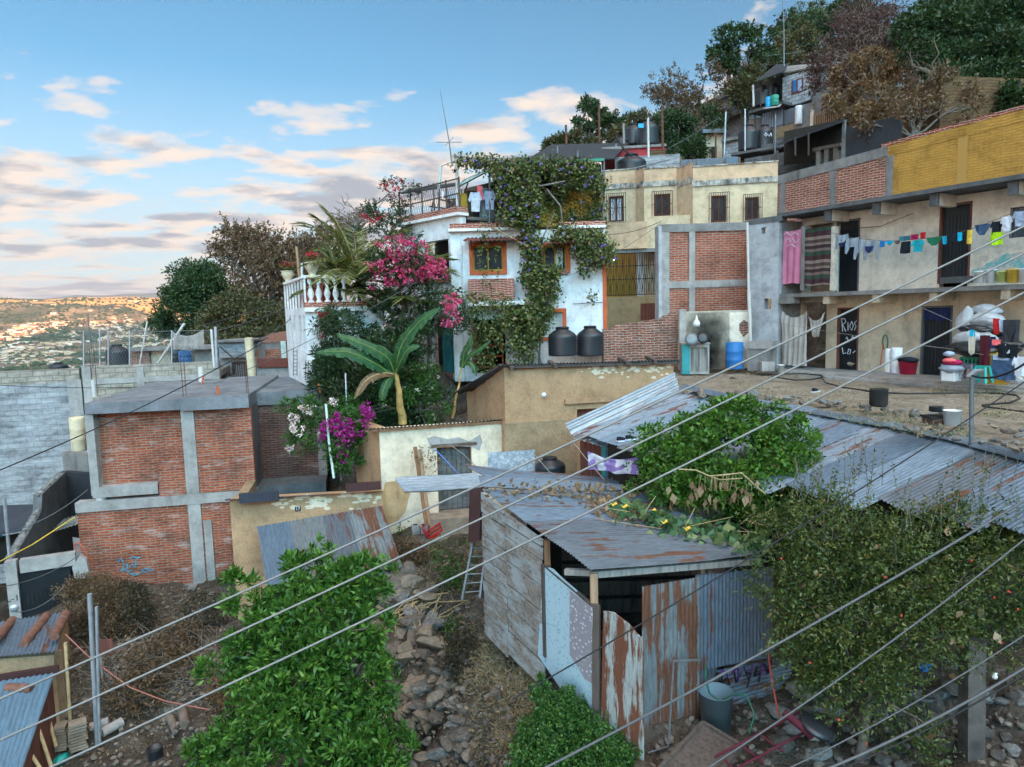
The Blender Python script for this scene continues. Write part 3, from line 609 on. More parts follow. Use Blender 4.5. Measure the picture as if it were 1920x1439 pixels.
# peeling turquoise paint under the upper window
mb = MB(); a0 = F.u(1819, 500, .99); b0 = U1 - .2; n = 60; pts = []
for i in range(n + 1): t = i / n; pts.append((a0 + (b0 - a0) * t, .994, zb + .42 + .42 * min(1, t * 5) + .1 * MN.noise(Vector((t * 26, 3, 0)))))
for i in range(n): mb.add([pts[i], pts[i + 1], (pts[i + 1][0], .994, zb + .3 + .09 * MN.noise(Vector(((i + 1) * .7, 8, 0)))), (pts[i][0], .994, zb + .3 + .09 * MN.noise(Vector((i * .7, 8, 0))))], [(0, 3, 2, 1)])
t = NT('peel', .9, .1); t.col(t.mix(t.ramp(t.noise(t.obj, 3.5, 8, .7), [(.5, 0), (.53, 1)]), (.16, .42, .42), (.52, .46, .42))); mb.build('peeling_paint', 'peel', F)
# left end: raw concrete pier and side wall
Q(F, 'end_pier', 'concrete', 1456, 415, 1466, 700, .08, 1.3); Q(F, 'opening_post', 'concrete', 1501, 425, 1508, 545, .14, .3); Q(F, 'opening_post', 'cream_wall', 1557, 425, 1564, 545, .2, .4)
S = Fr(None, None, None, (1404, 560, 23.6), (1459, 560, 22.85), -2.15, o=None); S.o = F.o
def SL(mb, x0, y0, x1, y1, v0, v1, mat, nm):
    a, b, c, d = S.rect(x0, y0, x1, y1, v0); P0 = F.M.inverted() @ S.M; m2 = MB(); m2.M = P0; m2.box(a, b, v0, v1, c, d); return m2.build(nm, mat, F)
a, b, c, d = S.rect(1404, 415, 1459, 695, 0); h = S.rect(1427, 427, 1437, 439, 0); h2 = S.rect(1432, 560, 1446, 580, 0)
m2 = MB(); m2.M = F.M.inverted() @ S.M; m2.wall(a, b, -.1, d, 0, .3, [h, h2]); m2.build('side_wall', 'grey_render', F)
SL(None, 1404, 408, 1466, 418, -.03, .34, 'concrete_dark', 'coping'); SL(None, 1400, 620, 1459, 650, .31, .6, 'interior', 'side_niche')
# curtains and sheets in the openings
def cloth(F, name, mat, x0, y0, x1, y1, v, amp=.03, k=6, sagt=0, par=None, label=None, taper=0, cat=None, group=None):
    a, b, c, d = F.rect(x0, y0, x1, y1, v); nx, nz = 26, 14; vs = []; uv = []; ph = RN.random() * 9
    for j in range(nz + 1):
        t = j / nz
        for i in range(nx + 1):
            q = i / nx; zt = d - sagt * (1 - (2 * q - 1) ** 2) * (1 - t); qq = .5 + (q - .5) * (1 - taper * t)
            vs.append((a + (b - a) * qq, v + amp * math.sin(q * k * 6.28 + ph + t * 1.3) * (.4 + .6 * t) + amp * MN.noise(Vector((q * 3, t * 3, ph))), zt + (c - zt) * t + .015 * math.sin(q * 9 + ph) * t)); uv.append((q * (b - a), t * (d - c)))
    fs = [(j * (nx + 1) + i, (j + 1) * (nx + 1) + i, (j + 1) * (nx + 1) + i + 1, j * (nx + 1) + i + 1) for j in range(nz) for i in range(nx)]
    mb = MB(); mb.add(vs, fs, uv, True); o = mb.build(name, mat, par, label)
    if par is None: o.matrix_world = F.M; tag(o, label, cat, group)
    return o
cloth(F, 'curtain', 'pink_curtain', 1467, 431, 1502, 532, .12, .03, 3, .05, None, 'pink curtain hung in the first upper opening of the balcony house', cat='curtain')
t = NT('shawl', .95, .1); x = t.xyz(t.uvo); zz = t.math('MULTIPLY', x[1], 1); w = t.N.new('ShaderNodeTexWave'); w.inputs['Scale'].default_value = 9; w.inputs['Distortion'].default_value = 0; t.link(t.mp(t.uvo, (1, 1, 1)), w.inputs[0])
band = t.ramp(t.math('FRACT', t.math('MULTIPLY', zz, 1.35)), [(0, (.035, .075, .05)), (.16, (.035, .075, .05)), (.17, (.07, .03, .035)), (.36, (.07, .03, .035)), (.37, (.28, .22, .19)), (.5, (.09, .06, .055)), (.64, (.26, .2, .17)), (.74, (.05, .03, .035)), (.88, (.2, .15, .13)), (1, (.04, .07, .05))], 'CONSTANT')
t.col(t.mix(t.math('MULTIPLY', t.ramp(w.outputs[0], [(.5, 0), (.55, 1)]), .55), band, (.035, .028, .03)))
cloth(F, 'curtain', 'shawl', 1508, 427, 1557, 535, .16, .025, 3, .0, None, 'dark patterned blanket curtain beside the pink curtain', cat='curtain')
cloth(F, 'hanging_sheet', 'grey_cloth', 1466, 583, 1512, 686, -.02, .06, 5, .22, None, 'tall grey sheet hung under the balcony at the house corner', cat='sheet')
cloth(F, 'hanging_sheet', 'grey_cloth', 1512, 585, 1546, 632, .1, .05, 4, .28, None, 'short grey cloth knotted beside the tall grey sheet', taper=.7, cat='sheet')
cloth(F, 'door_curtain', 'c_navy', 1733, 578, 1781, 601, 1.03, .015, 4, 0, None, 'navy striped cloth over the top of the lower right door', cat='curtain')

# ================= yard =================
ridge = [P(1268, 722, 17.4), P(1310, 742, 16.9), P(1470, 768, 15.0), P(1640, 797, 13.2), P(1800, 832, 11.3), P(1935, 868, 10.0)]
edge = [Vector((p.x + .12, p.y + .06, 0)) for p in ridge]
bk = [Vector((14.2, 12.5, 0)), Vector((14.5, 17, 0)), Vector((10.5, 24.2, 0)), Vector((8.0, 25.0, 0)), Vector((3.4, 25, 0)), Vector((3.4, 19.2, 0)), Vector((4.0, 18.9, 0))]
n = 90; ymb = MB(); rows = 46
def le(pl, t):
    L = [0]
    for a, b in zip(pl, pl[1:]): L.append(L[-1] + (b - a).length)
    s = t * L[-1]
    for i in range(len(pl) - 1):
        if s <= L[i + 1] or i == len(pl) - 2: return pl[i].lerp(pl[i + 1], (s - L[i]) / max(1e-6, L[i + 1] - L[i]))
far = [Vector((3.4, 24.8, 0)), Vector((8.2, 25.3, 0)), Vector((10.6, 24.0, 0)), Vector((15.2, 14.5, 0))]
def yz(x, y): return -2.2 + .07 * MN.noise(Vector((x * .9, y * .9, 0))) + .03 * MN.noise(Vector((x * 4, y * 4, 3)))
vs = []
for j in range(rows + 1):
    for i in range(n + 1):
        p = le(edge, i / n).lerp(le(far, i / n), j / rows); z = yz(p.x, p.y) - .10 * (1 - j / rows)
        if j == 0: z -= .1
        vs.append((p.x, p.y, z))
fs = [(j * (n + 1) + i, j * (n + 1) + i + 1, (j + 1) * (n + 1) + i + 1, (j + 1) * (n + 1) + i) for j in range(rows) for i in range(n)]
b0 = len(vs); vs += [(vs[i][0], vs[i][1], -5.5) for i in range(n + 1)]; fs += [(b0 + i, b0 + i + 1, i + 1, i) for i in range(n)]
b1 = len(vs); sd_ = [j * (n + 1) for j in range(rows + 1)]; vs += [(vs[i][0], vs[i][1], -5.5) for i in sd_]; fs += [(b1 + j + 1, b1 + j, sd_[j], sd_[j + 1]) for j in range(rows)]
ymb.add(vs, fs, None, True); ymb.build('yard', 'yard', kind='structure')
mb = MB(); mb.M = F.M; mb.box(-.9, U1, -.55, 1.0, -.25, .02).box(1.5, U1, -1.0, -.55, -.25, -.03); mb.build('paved_walkway', 'concrete_light', kind='structure')

# ================= brick and yellow wall above =================
g0, g1 = fY(F, 1459, 360, 1.35), fY(F, 1920, 270, 1.35)
Gf = Fr('boundary_wall', 'long raw brick and yellow painted wall rising behind the balcony house roof', 'wall', (1459, 360, g0), (1920, 270, g1), 2.95)
gl = Gf.len + 3
tz0, tz1 = Gf.z(1460, 330), Gf.z(1920, 205); tp = lambda u: tz0 + (tz1 - tz0) * u / Gf.len
us = [gl * i / 6 for i in range(7)]; uy = Gf.u(1664, 320)
b = F.M.inverted()
MB().wall(0, uy, -.6, 2, 0, .2, top=lambda u: tp(u) - .3, us=us).build('brick_panel', 'brick_small', Gf)
MB().wall(uy, gl, -.6, 2, 0, .2, top=lambda u: tp(u) - .3, us=us).build('yellow_panel', 'brick_yellow', Gf)
MB().wall(0, uy, 9, 10, -.03, .24, top=lambda u: tp(u), bot=lambda u: tp(u) - .3, us=us).build('ring_beam', 'concrete', Gf); MB().wall(uy, gl, 9, 10, -.012, .22, top=lambda u: tp(u), bot=lambda u: tp(u) - .3, us=us).build('painted_beam', 'brick_yellow', Gf)
MB().wall(uy * .95, gl, 9, 10, -.02, .2, top=lambda u: tp(u) + .11, bot=lambda u: tp(u) + .002, us=us).build('coping', 'brick_trim', Gf)
for x in (1463, 1556, 1661): a = Gf.u(x, 340); MB().wall(a, a + .22, -.6, 2, -.02, .22, top=lambda u: tp(u) - .302).build('column', 'concrete', Gf)
a = Gf.u(1795, 300); t = NT('yellow_smooth', .9, .1); t.col((.46, .27, .08)); MB().wall(a, a + .25, -.6, 2, -.015, .22, top=lambda u: tp(u) - .302).build('column', 'yellow_smooth', Gf)

# ================= beige house =================
F = BG = Fr('beige_house', 'tall beige house with stepped flat facade and brown barred windows', 'house', (1135, 440, 29.0), (1457, 440, 27.6), -3)
ztop = F.z(1190, 347); zc = F.z(1150, 428)
def beige(x0, x1, v, yt, yb):
    a, b = F.u(x0, 420, v), F.u(x1, 420, v); z1 = F.z((x0 + x1) / 2, yt, v); z0 = F.z((x0 + x1) / 2, yb, v); return a, b, v, z0, z1
T_ = []
for (x0, x1, v, yt, ycor, yb, wins) in ((1130, 1192, 1.4, 320, 350, 600, [(1142, 368, 1169, 416)]), (1208, 1269, .7, 316, 345, 600, [(1227, 364, 1256, 405)]), (1299, 1457, -.5, 309, 341, 600, [(1334, 367, 1362, 417), (1398, 370, 1423, 413)])):
    a, b = F.u(x0, 420, v), F.u(x1, 420, v); cx = (x0 + x1) / 2; zt, zk, z0 = F.z(cx, yt, v), F.z(cx, ycor, v), .5; hs = [F.rect(*w, v) for w in wins]
    if x0 > 1290: a0 = a
    MB().wall(a, b, z0, zk - .1, v, 3.2, hs).build('wall', 'beige_wall', F)
    MB().box(a, b, v, 3.2, zk + .12, zt).build('parapet', 'beige_band', F); MB().box(a - .04, b + .04, v - .06, 3.24, zk - .1, zk + .12).build('cornice', 'cornice', F); MB().box(a - .03, b + .03, v - .04, 3.22, zt + .002, zt + .05).build('coping', 'cornice', F)
    for h in hs:
        fr = .07; mb = MB().wall(h[0], h[1], h[2], h[3], v + .08, v + .14, [(h[0] + fr, (h[0] + h[1]) / 2 - .03, h[2] + fr, h[3] - fr), ((h[0] + h[1]) / 2 + .03, h[1] - fr, h[2] + fr, h[3] - fr)])
        wo_ = mb.build('window', 'frame_wood', F); MB().box(h[0], h[1], v + .15, v + .17, h[2], h[3]).build('pane', 'white_cloth' if wins[0][0] == 1142 else 'glass', wo_)
        mb = MB(); e = .1; x0_, x1_, z0_, z1_ = h[0] - e, h[1] + e, h[2] - e * .6, h[3] + e; n = 9
        for i in range(n + 1): xx = x0_ + (x1_ - x0_) * i / n; mb.tube([(xx, v - .12, z0_), (xx, v - .12, z1_)], .011, 4)
        for zz_ in (z0_, z1_, (z0_ + z1_) / 2): mb.tube([(x0_, v - .12, zz_), (x1_, v - .12, zz_)], .012, 4)
        for cx_ in ((x0_ * .7 + x1_ * .3), (x0_ * .3 + x1_ * .7)): mb.tube([(cx_ + .09 * math.sin(k_ / 12 * 6.28), v - .13, (z0_ + z1_) / 2 + .3 * math.cos(k_ / 12 * 6.28)) for k_ in range(13)], .01, 4)
        mb.build('window_bars', 'iron', wo_)
for (xa, va, xb, vb, yt, yk) in ((1192, 1.4, 1208, .7, 318, 348), (1269, .7, 1299, -.5, 312, 343)):
    pa, pb = F.u(xa, 420, va), F.u(xb, 420, vb); zt, zk = F.z((xa + xb) / 2, yt, (va + vb) / 2), F.z((xa + xb) / 2, yk, (va + vb) / 2)
    for (z0, z1, m_, n_, e) in ((.5, zk - .1, 'beige_wall', 'angled_wall', 0), (zk + .12, zt, 'beige_band', 'angled_parapet', 0), (zk - .1, zk + .12, 'cornice', 'angled_cornice', .05), (zt + .002, zt + .05, 'cornice', 'angled_coping', .03)): MB().prism([(pa, va - e, z0), (pb, vb - e, z0), (pb, 3, z0), (pa, 3, z0)], (0, 0, z1 - z0)).build(n_, m_, F)
# balcony front over the barred ground floor
Q(F, 'balcony_front', 'beige_band', 1140, 417, 1213, 467, -.5, -.3); Q(F, 'lower_wall', 'beige_wall', 1213, 405, 1300, 467, -.3, .6); Q(F, 'beam', 'concrete', 1136, 467, 1244, 474, -.4, 0)
Q(F, 'recess', 'mustard', 1136, 474, 1250, 556, .9, 1.0)
Q(F, 'recess_panel', 'white_paint', 1194, 474, 1207, 556, .4, .46)
mb = MB(); a, b, c, d = F.rect(1138, 475, 1240, 553, -.3); n = 34
for i in range(n): x = a + (b - a) * i / (n - 1); k0 = .035 * math.sin(i * 1.6); mb.tube([(x, -.3, c), (x + k0, -.3, c + (d - c) * .2), (x - k0, -.3, c + (d - c) * .4), (x, -.3, c + (d - c) * .5), (x + k0, -.3, c + (d - c) * .7), (x, -.3, d)], .014, 4)
for q in (0, .38, .7, 1): mb.tube([(a, -.3, c + (d - c) * q), (b, -.3, c + (d - c) * q)], .017, 4)
mb.build('security_grille', 'iron', F)
Q(F, 'parapet_wall', 'brown_wall', 1136, 556, 1244, 640, -.5, -.2); Q(F, 'shutter', 'frame_wood', 1201, 569, 1237, 600, -.56, -.48)
mb = MB(); e = F.inv(P(1151, 490, 28)); mb.lathe([(0, -.05), (.04, -.03), (.05, 0), (.03, .05), (0, .07)], e, 10); t = NT('bulb', .3); t.b.inputs['Emission Color'].default_value = (1, .9, .7, 1); t.b.inputs['Emission Strength'].default_value = 6; mb.build('light_bulb', 'bulb', F)

# ================= red rooftop rooms behind =================
F = RF = Fr('red_rooftop_room', 'crimson rooftop room with a thin black canopy behind the beige house', 'rooftop room', (1120, 300, 34), (1270, 300, 33.5), 2.5)
Q(F, 'wall', 'red_wall', 1128, 277, 1248, 300, .1, 3); Q(F, 'parapet', 'block_grey', 1153, 292, 1275, 322, -.6, -.4); Q(F, 'coping', 'concrete', 1128, 273, 1250, 278, 0, 3.1); Q(F, 'side_room', 'tan_wall', 1216, 281, 1247, 296, -.1, .08)
mb = MB(); c0 = F.inv(P(1000, 300, 32)); c1 = F.inv(P(1180, 268, 35)); c2 = F.inv(P(1020, 270, 37)); zz = c1[2]
A, B, C, D = [F.inv(P(*q)) for q in ((985, 300, 31), (1150, 297, 31), (1178, 268, 36), (1036, 271, 37))]; mb.slab(A, B, C, D, .05); mb.build('canopy', 'dark_tin', F)
[MB().tube([F.inv(P(x, y, Y)), F.inv(P(x, y + h_, Y))], .05, 6).build('canopy_post', 'iron_grey', F) for x, y, Y, h_ in ((1045, 275, 33, 26), (1083, 284, 31.5, 16), (1020, 288, 31.5, 14), (1155, 270, 34, 22))]
t = Fr('rusty_sheet_fence', 'low fence of rusty tin sheets on the beige house roof', 'fence', (1276, 315, 31), (1386, 310, 31), 3)
A, B, C, D = [t.inv(P(*q)) for q in ((1276, 318, 31), (1378, 312, 31), (1378, 295, 31), (1276, 300, 31))]; MB().corr(A, B, C, D, .1, .015).build('tin_sheet', 'rusty', t); Q(t, 'flat_board', 'zinc_c', 1362, 294, 1384, 308, -.2, -.15)
for x in (1276, 1386): Q(t, 'post', 'wood_brown', x - 1, 295, x + 2, 316, .01, .08)

# ================= block house up the hill =================
F = Fr('dark_block_terrace', 'dark grey block terrace wall below the hillside house', 'wall', (1395, 310, 33), (1560, 300, 30.5), 2)
Q(F, 'wall', 'block_dark', 1396, 281, 1600, 345, 0, .25); Q(F, 'upper_wall', 'block_dark', 1427, 269, 1466, 282, .02, .25); Q(F, 'column', 'concrete_dark', 1452, 283, 1459, 330, -.03, 0); Q(F, 'slab', 'concrete_dark', 1370, 279, 1470, 284, -.05, 3)
F = HH = Fr('hillside_house', 'grey block hillside house with blue windows, tin eave and water tanks on its balcony', 'house', (1384, 230, 43), (1600, 200, 37), 5)
Q(F, 'lower_wall', 'concrete', 1404, 192, 1640, 262, 0, 3); Q(F, 'upper_wall', 'block_white', 1467, 137, 1523, 195, .05, 3); Q(F, 'side_wall', 'concrete', 1523, 140, 1640, 192, .06, 3)
Q(F, 'balcony_room', 'interior', 1412, 150, 1467, 200, 1.6, 1.7)
for (x0, y0, x1, y1) in ((1429, 208, 1468, 238), (1471, 206, 1486, 232)):
    w = Q(F, 'window', 'c_pale', x0, y0, x1, y1, -.06, 0); mb = MB(); a, b, c, d = F.rect(x0, y0, x1, y1, -.1); [mb.box(a + (b - a) * i / 9 - .012, a + (b - a) * i / 9 + .012, -.11, -.09, c, d) for i in range(10)]; mb.build('window_bars', 'iron_grey', w)
Q(F, 'wall_panel', 'adobe_dull', 1447, 238, 1487, 257, -.04, 0); w = Q(F, 'window', 'frame_wood', 1484, 149, 1505, 174, -.02, .05); Q(F, 'pane', 'c_blue', 1487, 151, 1493, 172, -.03, -.02, par=w); Q(F, 'pane', 'c_pale', 1496, 150, 1503, 171, -.03, -.02, par=w)
w = Q(F, 'window', 'interior', 1530, 212, 1570, 240, -.06, 0); mb = MB(); a, b, c, d = F.rect(1526, 208, 1574, 243, -.1); [mb.box(a + (b - a) * i / 12 - .03, a + (b - a) * i / 12 + .03, -.13, -.1, c, d) for i in range(13)]; mb.build('window_bars', 'wood_tan', w)
w = Q(F, 'window', 'interior', 1592, 180, 1616, 226, -.06, 0); Q(F, 'door_post', 'cream_wall', 1519, 205, 1525, 240, -.05, 0)
A, B, C, D = [F.inv(P(*q)) for q in ((1417, 152, 39.5), (1470, 133, 39), (1478, 120, 43), (1455, 121, 44))]; MB().slab(A, B, C, D, .06).build('tin_eave', 'dark_tin', F)
A, B, C, D = [F.inv(P(*q)) for q in ((1462, 138, 41), (1560, 118, 37.5), (1580, 116, 42), (1470, 124, 45))]; MB().slab(A, B, C, D, .08).build('roof', 'concrete', F)
Q(F, 'balcony_floor', 'concrete_dark', 1404, 199, 1468, 204, -.8, 1.6); A, B, C, D = [F.inv(P(*q)) for q in ((1430, 204, 39.5), (1462, 200, 39), (1468, 192, 40), (1440, 200, 40.5))]; MB().slab(A, B, C, D, .03).build('loose_sheet', 'concrete_light', F)
[MB().tube([F.inv(P(x, 155, 40)), F.inv(P(x, 200, 40))], .05, 6).build('balcony_post', 'iron', F) for x in (1426, 1444)]
e = F.inv(P(1491, 215, 39.2)); MB().lathe([(0, -.5), (.18, -.5), (.2, -.45), (.2, .45), (.18, .5), (0, .5)], (e[0], -.22, e[2]), 16).build('water_heater', 'white_metal', F)
[MB().box(F.u(x, 220, -.02), F.u(x, 220, -.02) + .12, -.03, 0, F.z(1500, 262), F.z(1500, 192)).build('pilaster', 'concrete_dark', F) for x in (1414, 1445, 1468)]
# smaller houses left of it
F = Fr('pale_hillside_house', 'pale two-storey hillside house with a lime framed window among the trees', 'house', (1335, 210, 50), (1402, 190, 47), 6)
Q(F, 'upper_wall', 'block_white', 1340, 176, 1404, 218, 0, 3); Q(F, 'lower_wall', 'block_grey', 1362, 218, 1404, 262, .3, 3); w = Q(F, 'window', 'c_lime', 1369, 179, 1393, 196, -.06, 0); Q(F, 'pane', 'glass_pale', 1372, 180, 1391, 195, -.09, -.06, par=w); Q(F, 'roof', 'concrete_light', 1336, 172, 1404, 177, -.5, 3); Q(F, 'slab', 'concrete', 1336, 214, 1404, 219, -.6, .3)
F = Fr('white_shed', 'small white block shed below the pale hillside house', 'shed', (1355, 280, 42), (1396, 270, 41), 4)
Q(F, 'wall', 'block_white', 1356, 262, 1402, 296, 0, 2.4); Q(F, 'roof', 'concrete', 1352, 256, 1404, 262, -.3, 2.6)
F = Fr('stone_hut', 'small stone hut with a dark door in the trees on the hill', 'hut', (1323, 290, 43), (1355, 285, 43), 4)
Q(F, 'wall', 'cream_low', 1323, 250, 1354, 300, 0, 2.4); Q(F, 'door', 'interior', 1334, 275, 1344, 298, -.04, 0); Q(F, 'roof', 'rusty', 1318, 242, 1360, 249, -.4, 2.6)
F = Fr('dark_awning_shelter', 'open shelter with a long black sloping awning above the yellow wall', 'shelter', (1460, 290, 29), (1660, 250, 26), 3.4)
A, B, C, D = [F.inv(P(*q)) for q in ((1458, 270, 28), (1580, 225, 26), (1720, 228, 25.5), (1560, 262, 30))]
mb = MB().slab(A, B, F.inv(P(1592, 224, 30)), F.inv(P(1480, 262, 32)), .08); mb.build('awning', 'dark_tin', F)
Q(F, 'back_wall', 'dark_tin', 1582, 228, 1690, 300, 0, .05); Q(F, 'rear_screen', 'interior', 1470, 235, 1582, 300, 2, 2.1); Q(F, 'post', 'concrete', 1578, 226, 1584, 300, -.1, 0); [MB().tube([F.inv(P(x, y, 27)), F.inv(P(x, 292, 27))], .04, 6).build('thin_post', 'iron', F) for x, y in ((1491, 258), (1516, 249))]
mb = MB(); a, b, c, d = F.rect(1524, 273, 1575, 279, .4); mb.box(a, b, .4, 1.2, c, d); [mb.box(F.u(x, 282, .5), F.u(x + 8, 282, .5), .5, 1.1, c - .6, c) for x in (1530, 1545, 1562)]; mb.build('bench', 'concrete', F)
F = Fr('tan_block_house', 'tan block house without windows behind the thin tree on the hill', 'house', (1580, 230, 32), (1740, 200, 27), 5)
Q(F, 'wall', 'tan_wall', 1618, 175, 1762, 285, 0, 4); Q(F, 'side_wall', 'adobe_dull', 1582, 196, 1618, 285, .02, 2)

F = Fr('blue_grey_house', 'pale blue-grey house hidden behind the dark tree at the top right', 'house', (1720, 150, 42), (1830, 130, 38), 12)
Q(F, 'wall', 'white_wall', 1722, 112, 1830, 180, 0, 3); Q(F, 'window', 'glass', 1762, 132, 1790, 158, -.04, 0); Q(F, 'roof', 'concrete', 1718, 106, 1836, 113, -.4, 3.2)
def poly(F, name, mat, pts, v0, v1, label=None, par=None):   # upright polygon panel from photo points
    q = [F.L(x, y, v0) for x, y in pts]; mb = MB(); mb.prism(q[::-1], (0, v1 - v0, 0)); return mb.build(name, mat, par or F, label)
def LF(F, *q): return F.inv(P(*q))
# ================= white house =================
F = WH = Fr('white_house', 'white plastered house with orange window frames, brick balcony and a vine covered roof terrace', 'house', (848, 560, 24.0), (1136, 560, 24.0), -2.4)
w1 = F.rect(887, 462, 943, 508); w2 = F.rect(1020, 462, 1062, 506); w3 = F.rect(1012, 586, 1055, 632); ob = F.rect(884, 600, 948, 700)
zt = F.z(950, 433); MB().wall(0, F.len, 0, zt, 0, .25, [w1, w2, w3, ob]).build('front_wall', 'white_wall', F)
MB().box(.1, F.len - .05, 2.2, 2.3, 0, zt - .1).box(.1, F.len, .3, 6, zt - .15, zt - .02).box(F.len - .2, F.len, .26, 7, 0, zt - .16).build('inner_walls', 'white_paint', F)
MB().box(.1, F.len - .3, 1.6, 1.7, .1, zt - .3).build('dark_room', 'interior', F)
MB().box(0, F.u(968, 425), -.12, .2, zt + .1, zt + .27).build('brick_parapet', 'brick_trim', F); MB().box(F.u(1048, 425), F.len, -.12, .2, zt + .1, zt + .24).build('brick_parapet', 'brick_trim', F)
MB().box(-.05, F.u(970, 425), -.2, .2, zt, zt + .098).build('moulding', 'white_paint', F); MB().box(F.u(1046, 425), F.len, -.2, .2, zt, zt + .098).build('moulding', 'white_paint', F)
Q(F, 'corner_stripe', 'orange_frame', 1131, 488, 1138, 690, -.03, .02)
def owin(F, r, fr=.13, label=None, glass='glass', sill=True, bars=0, curtain=False):
    a, b, c, d = r; mb = MB().wall(a - fr, b + fr, c - fr, d + fr, -.05, .06, [(a, b, c, d)]); o = mb.build('window', 'orange_frame', F, label)
    MB().box(a, b, .14, .16, c, d).build('pane', glass, o)
    mb = MB().wall(a + .001, b - .001, c + .001, d - .001, .08, .12, [(a + .05, (a + b) / 2 - .02, c + .05, d - .05), ((a + b) / 2 + .02, b - .05, c + .05, d - .05)])
    if bars: [mb.box(a, b, .085, .1, c + (d - c) * i / bars - .01, c + (d - c) * i / bars + .01) for i in range(1, bars)]; [mb.box(a + (b - a) * i / 6 - .008, a + (b - a) * i / 6 + .008, .09, .1, c, d) for i in range(1, 6)]
    mb.build('casement', 'white_metal' if bars else 'mustard', o)
    if curtain: MB().box((a + b) / 2, b - .12, .13, .138, c + .05, d).build('curtain', 'curtain_pale', o)
    return o
owin(F, w1); owin(F, w2, label='upper right window with a pale curtain', curtain=True); owin(F, w3, glass='blind', bars=7, label='lower window with a white grid')
Q(F, 'window_sill', 'brick_trim', 1015, 507, 1066, 515, -.08, -.05)
for (x0, x1, yt, yb) in ((868, 986, 447, 462), (1026, 1106, 452, 460)):
    a, b = F.u(x0 + 8, yt), F.u(x1 - 4, yt); zt_ = F.z((x0 + x1) / 2, yt - 2); zb_ = zt_ - .18
    MB().corr((a, 0, zt_), (b, 0, zt_), (b + .05, -.7, zb_), (a - .15, -.7, zb_), .14, .028).build('window_awning', 'red_tile', F)
    for x in (a + .15, b - .15): MB().tube([(x, -.02, zt_ - .45), (x, -.3, zt_ - .3), (x, -.6, zt_ - .16)], .018, 5).tube([(x, -.02, zt_ - .1), (x, -.3, zt_ - .2), (x, -.25, zt_ - .35), (x, -.1, zt_ - .3)], .012, 4).build('awning_bracket', 'iron', F)
Q(F, 'brick_balcony', 'brick_trim', 878, 523, 964, 564, -.42, -.02); Q(F, 'ledge', 'white_paint', 878, 565, 1000, 573, -.5, -.021)
mb = MB().tube([LF(F, 1075, 570, 23.95), LF(F, 1130, 567, 23.95)], .01, 4); mb.build('wall_cable', 'cable_grey', F)
# shelves inside the lower opening
mb = MB(); a, b, c, d = ob
for i in range(5): z = c + (d - c) * (.08 + .2 * i); mb.box(a + .1, b - .1, .5, .9, z, z + .05)
for x in (a + .1, (a + b) / 2, b - .15): mb.box(x, x + .06, .45, .5, c, d - .2)
mb.build('shelves', 'orange_frame', F); Q(F, 'brick_post', 'brick_trim', 884, 600, 889, 698, -.04, .0)
# terrace yellow wall, roof
a, b = F.u(1008, 390, .9), F.u(1131, 390, .9)
MB().wall(a, b, F.z(1070, 426, .9), F.z(1070, 356, .9), .9, 1.05).build('terrace_wall', 'brick_yellow', F)
t = NT('yellow_pale', .9, .1); br = t.N.new('ShaderNodeTexBrick'); br.inputs['Scale'].default_value = 1; br.inputs['Brick Width'].default_value = .2; br.inputs['Row Height'].default_value = .12; br.inputs['Mortar Size'].default_value = .02
br.inputs['Color1'].default_value = (.75, .48, .10, 1); br.inputs['Color2'].default_value = (.68, .42, .08, 1); br.inputs['Mortar'].default_value = (.35, .2, .05, 1); t.link(t.mp(t.uvo, rot=(0, 0, .5)), br.inputs[0]); t.col(br.outputs[0])
MB().wall(a, b - .02, F.z(1070, 424, .85), F.z(1070, 360, .85), .84, .88).build('lattice', 'yellow_pale', F)
Q(F, 'terrace_room', 'interior', 940, 312, 1128, 420, 3.2, 3.3); MB().box(.2, F.len, .9, 6, zt - .02, zt + .04).build('terrace_floor', 'concrete', F)
A, B, C, D = LF(F, 935, 310, 24.2), LF(F, 1133, 300, 24.0), LF(F, 1133, 294, 28), LF(F, 960, 296, 28)
MB().slab(A, B, C, D, .06).build('terrace_roof', 'dark_tin', F); MB().beam(A + Vector((0, -.03, 0)), B + Vector((0, -.03, 0)), .05, .09).build('roof_edge', 'plastic_green', F)
A2, D2 = LF(F, 858, 350, 24.3), LF(F, 868, 338, 27); MB().slab(A2, A, D, D2, .05).build('sloping_roof', 'dark_tin', F); MB().beam(A2 + Vector((0, -.04, .03)), A + Vector((0, -.04, .03)), .05, .08).build('green_beam', 'green_white', F)
A3, B3, C3_, D3 = LF(F, 752, 362, 26), LF(F, 862, 346, 25.2), LF(F, 862, 342, 27), LF(F, 765, 354, 28); MB().slab(A3, B3, C3_, D3, .05).build('porch_roof', 'dark_tin', F)
[MB().tube([LF(F, x, y0, Y), LF(F, x, y1, Y)], .045, 6).build('roof_post', 'iron_grey', F) for x, y0, y1, Y in ((918, 318, 420, 24.6), (1010, 306, 420, 25), (1132, 302, 420, 24.3), (823, 352, 405, 25))]
MB().tube([LF(F, 856, 296, 24.1), LF(F, 858, 405, 24.1)], .055, 7).build('white_pole', 'pipe_white', F)
MB().tube([LF(F, 827, 312, 25), LF(F, 822, 360, 25)], .05, 6).tube([LF(F, 827, 312, 25), LF(F, 856, 300, 24.2)], .02, 4).build('green_pole', 'green_white', F)
Q(F, 'glass_brick_panel', 'c_white', 922, 400, 938, 420, 1.5, 1.55)
MB().tube([LF(F, 918, 424, 23.8), LF(F, 990, 463, 23.3)], .03, 5).build('leaning_stick', 'dry_stalk', F)
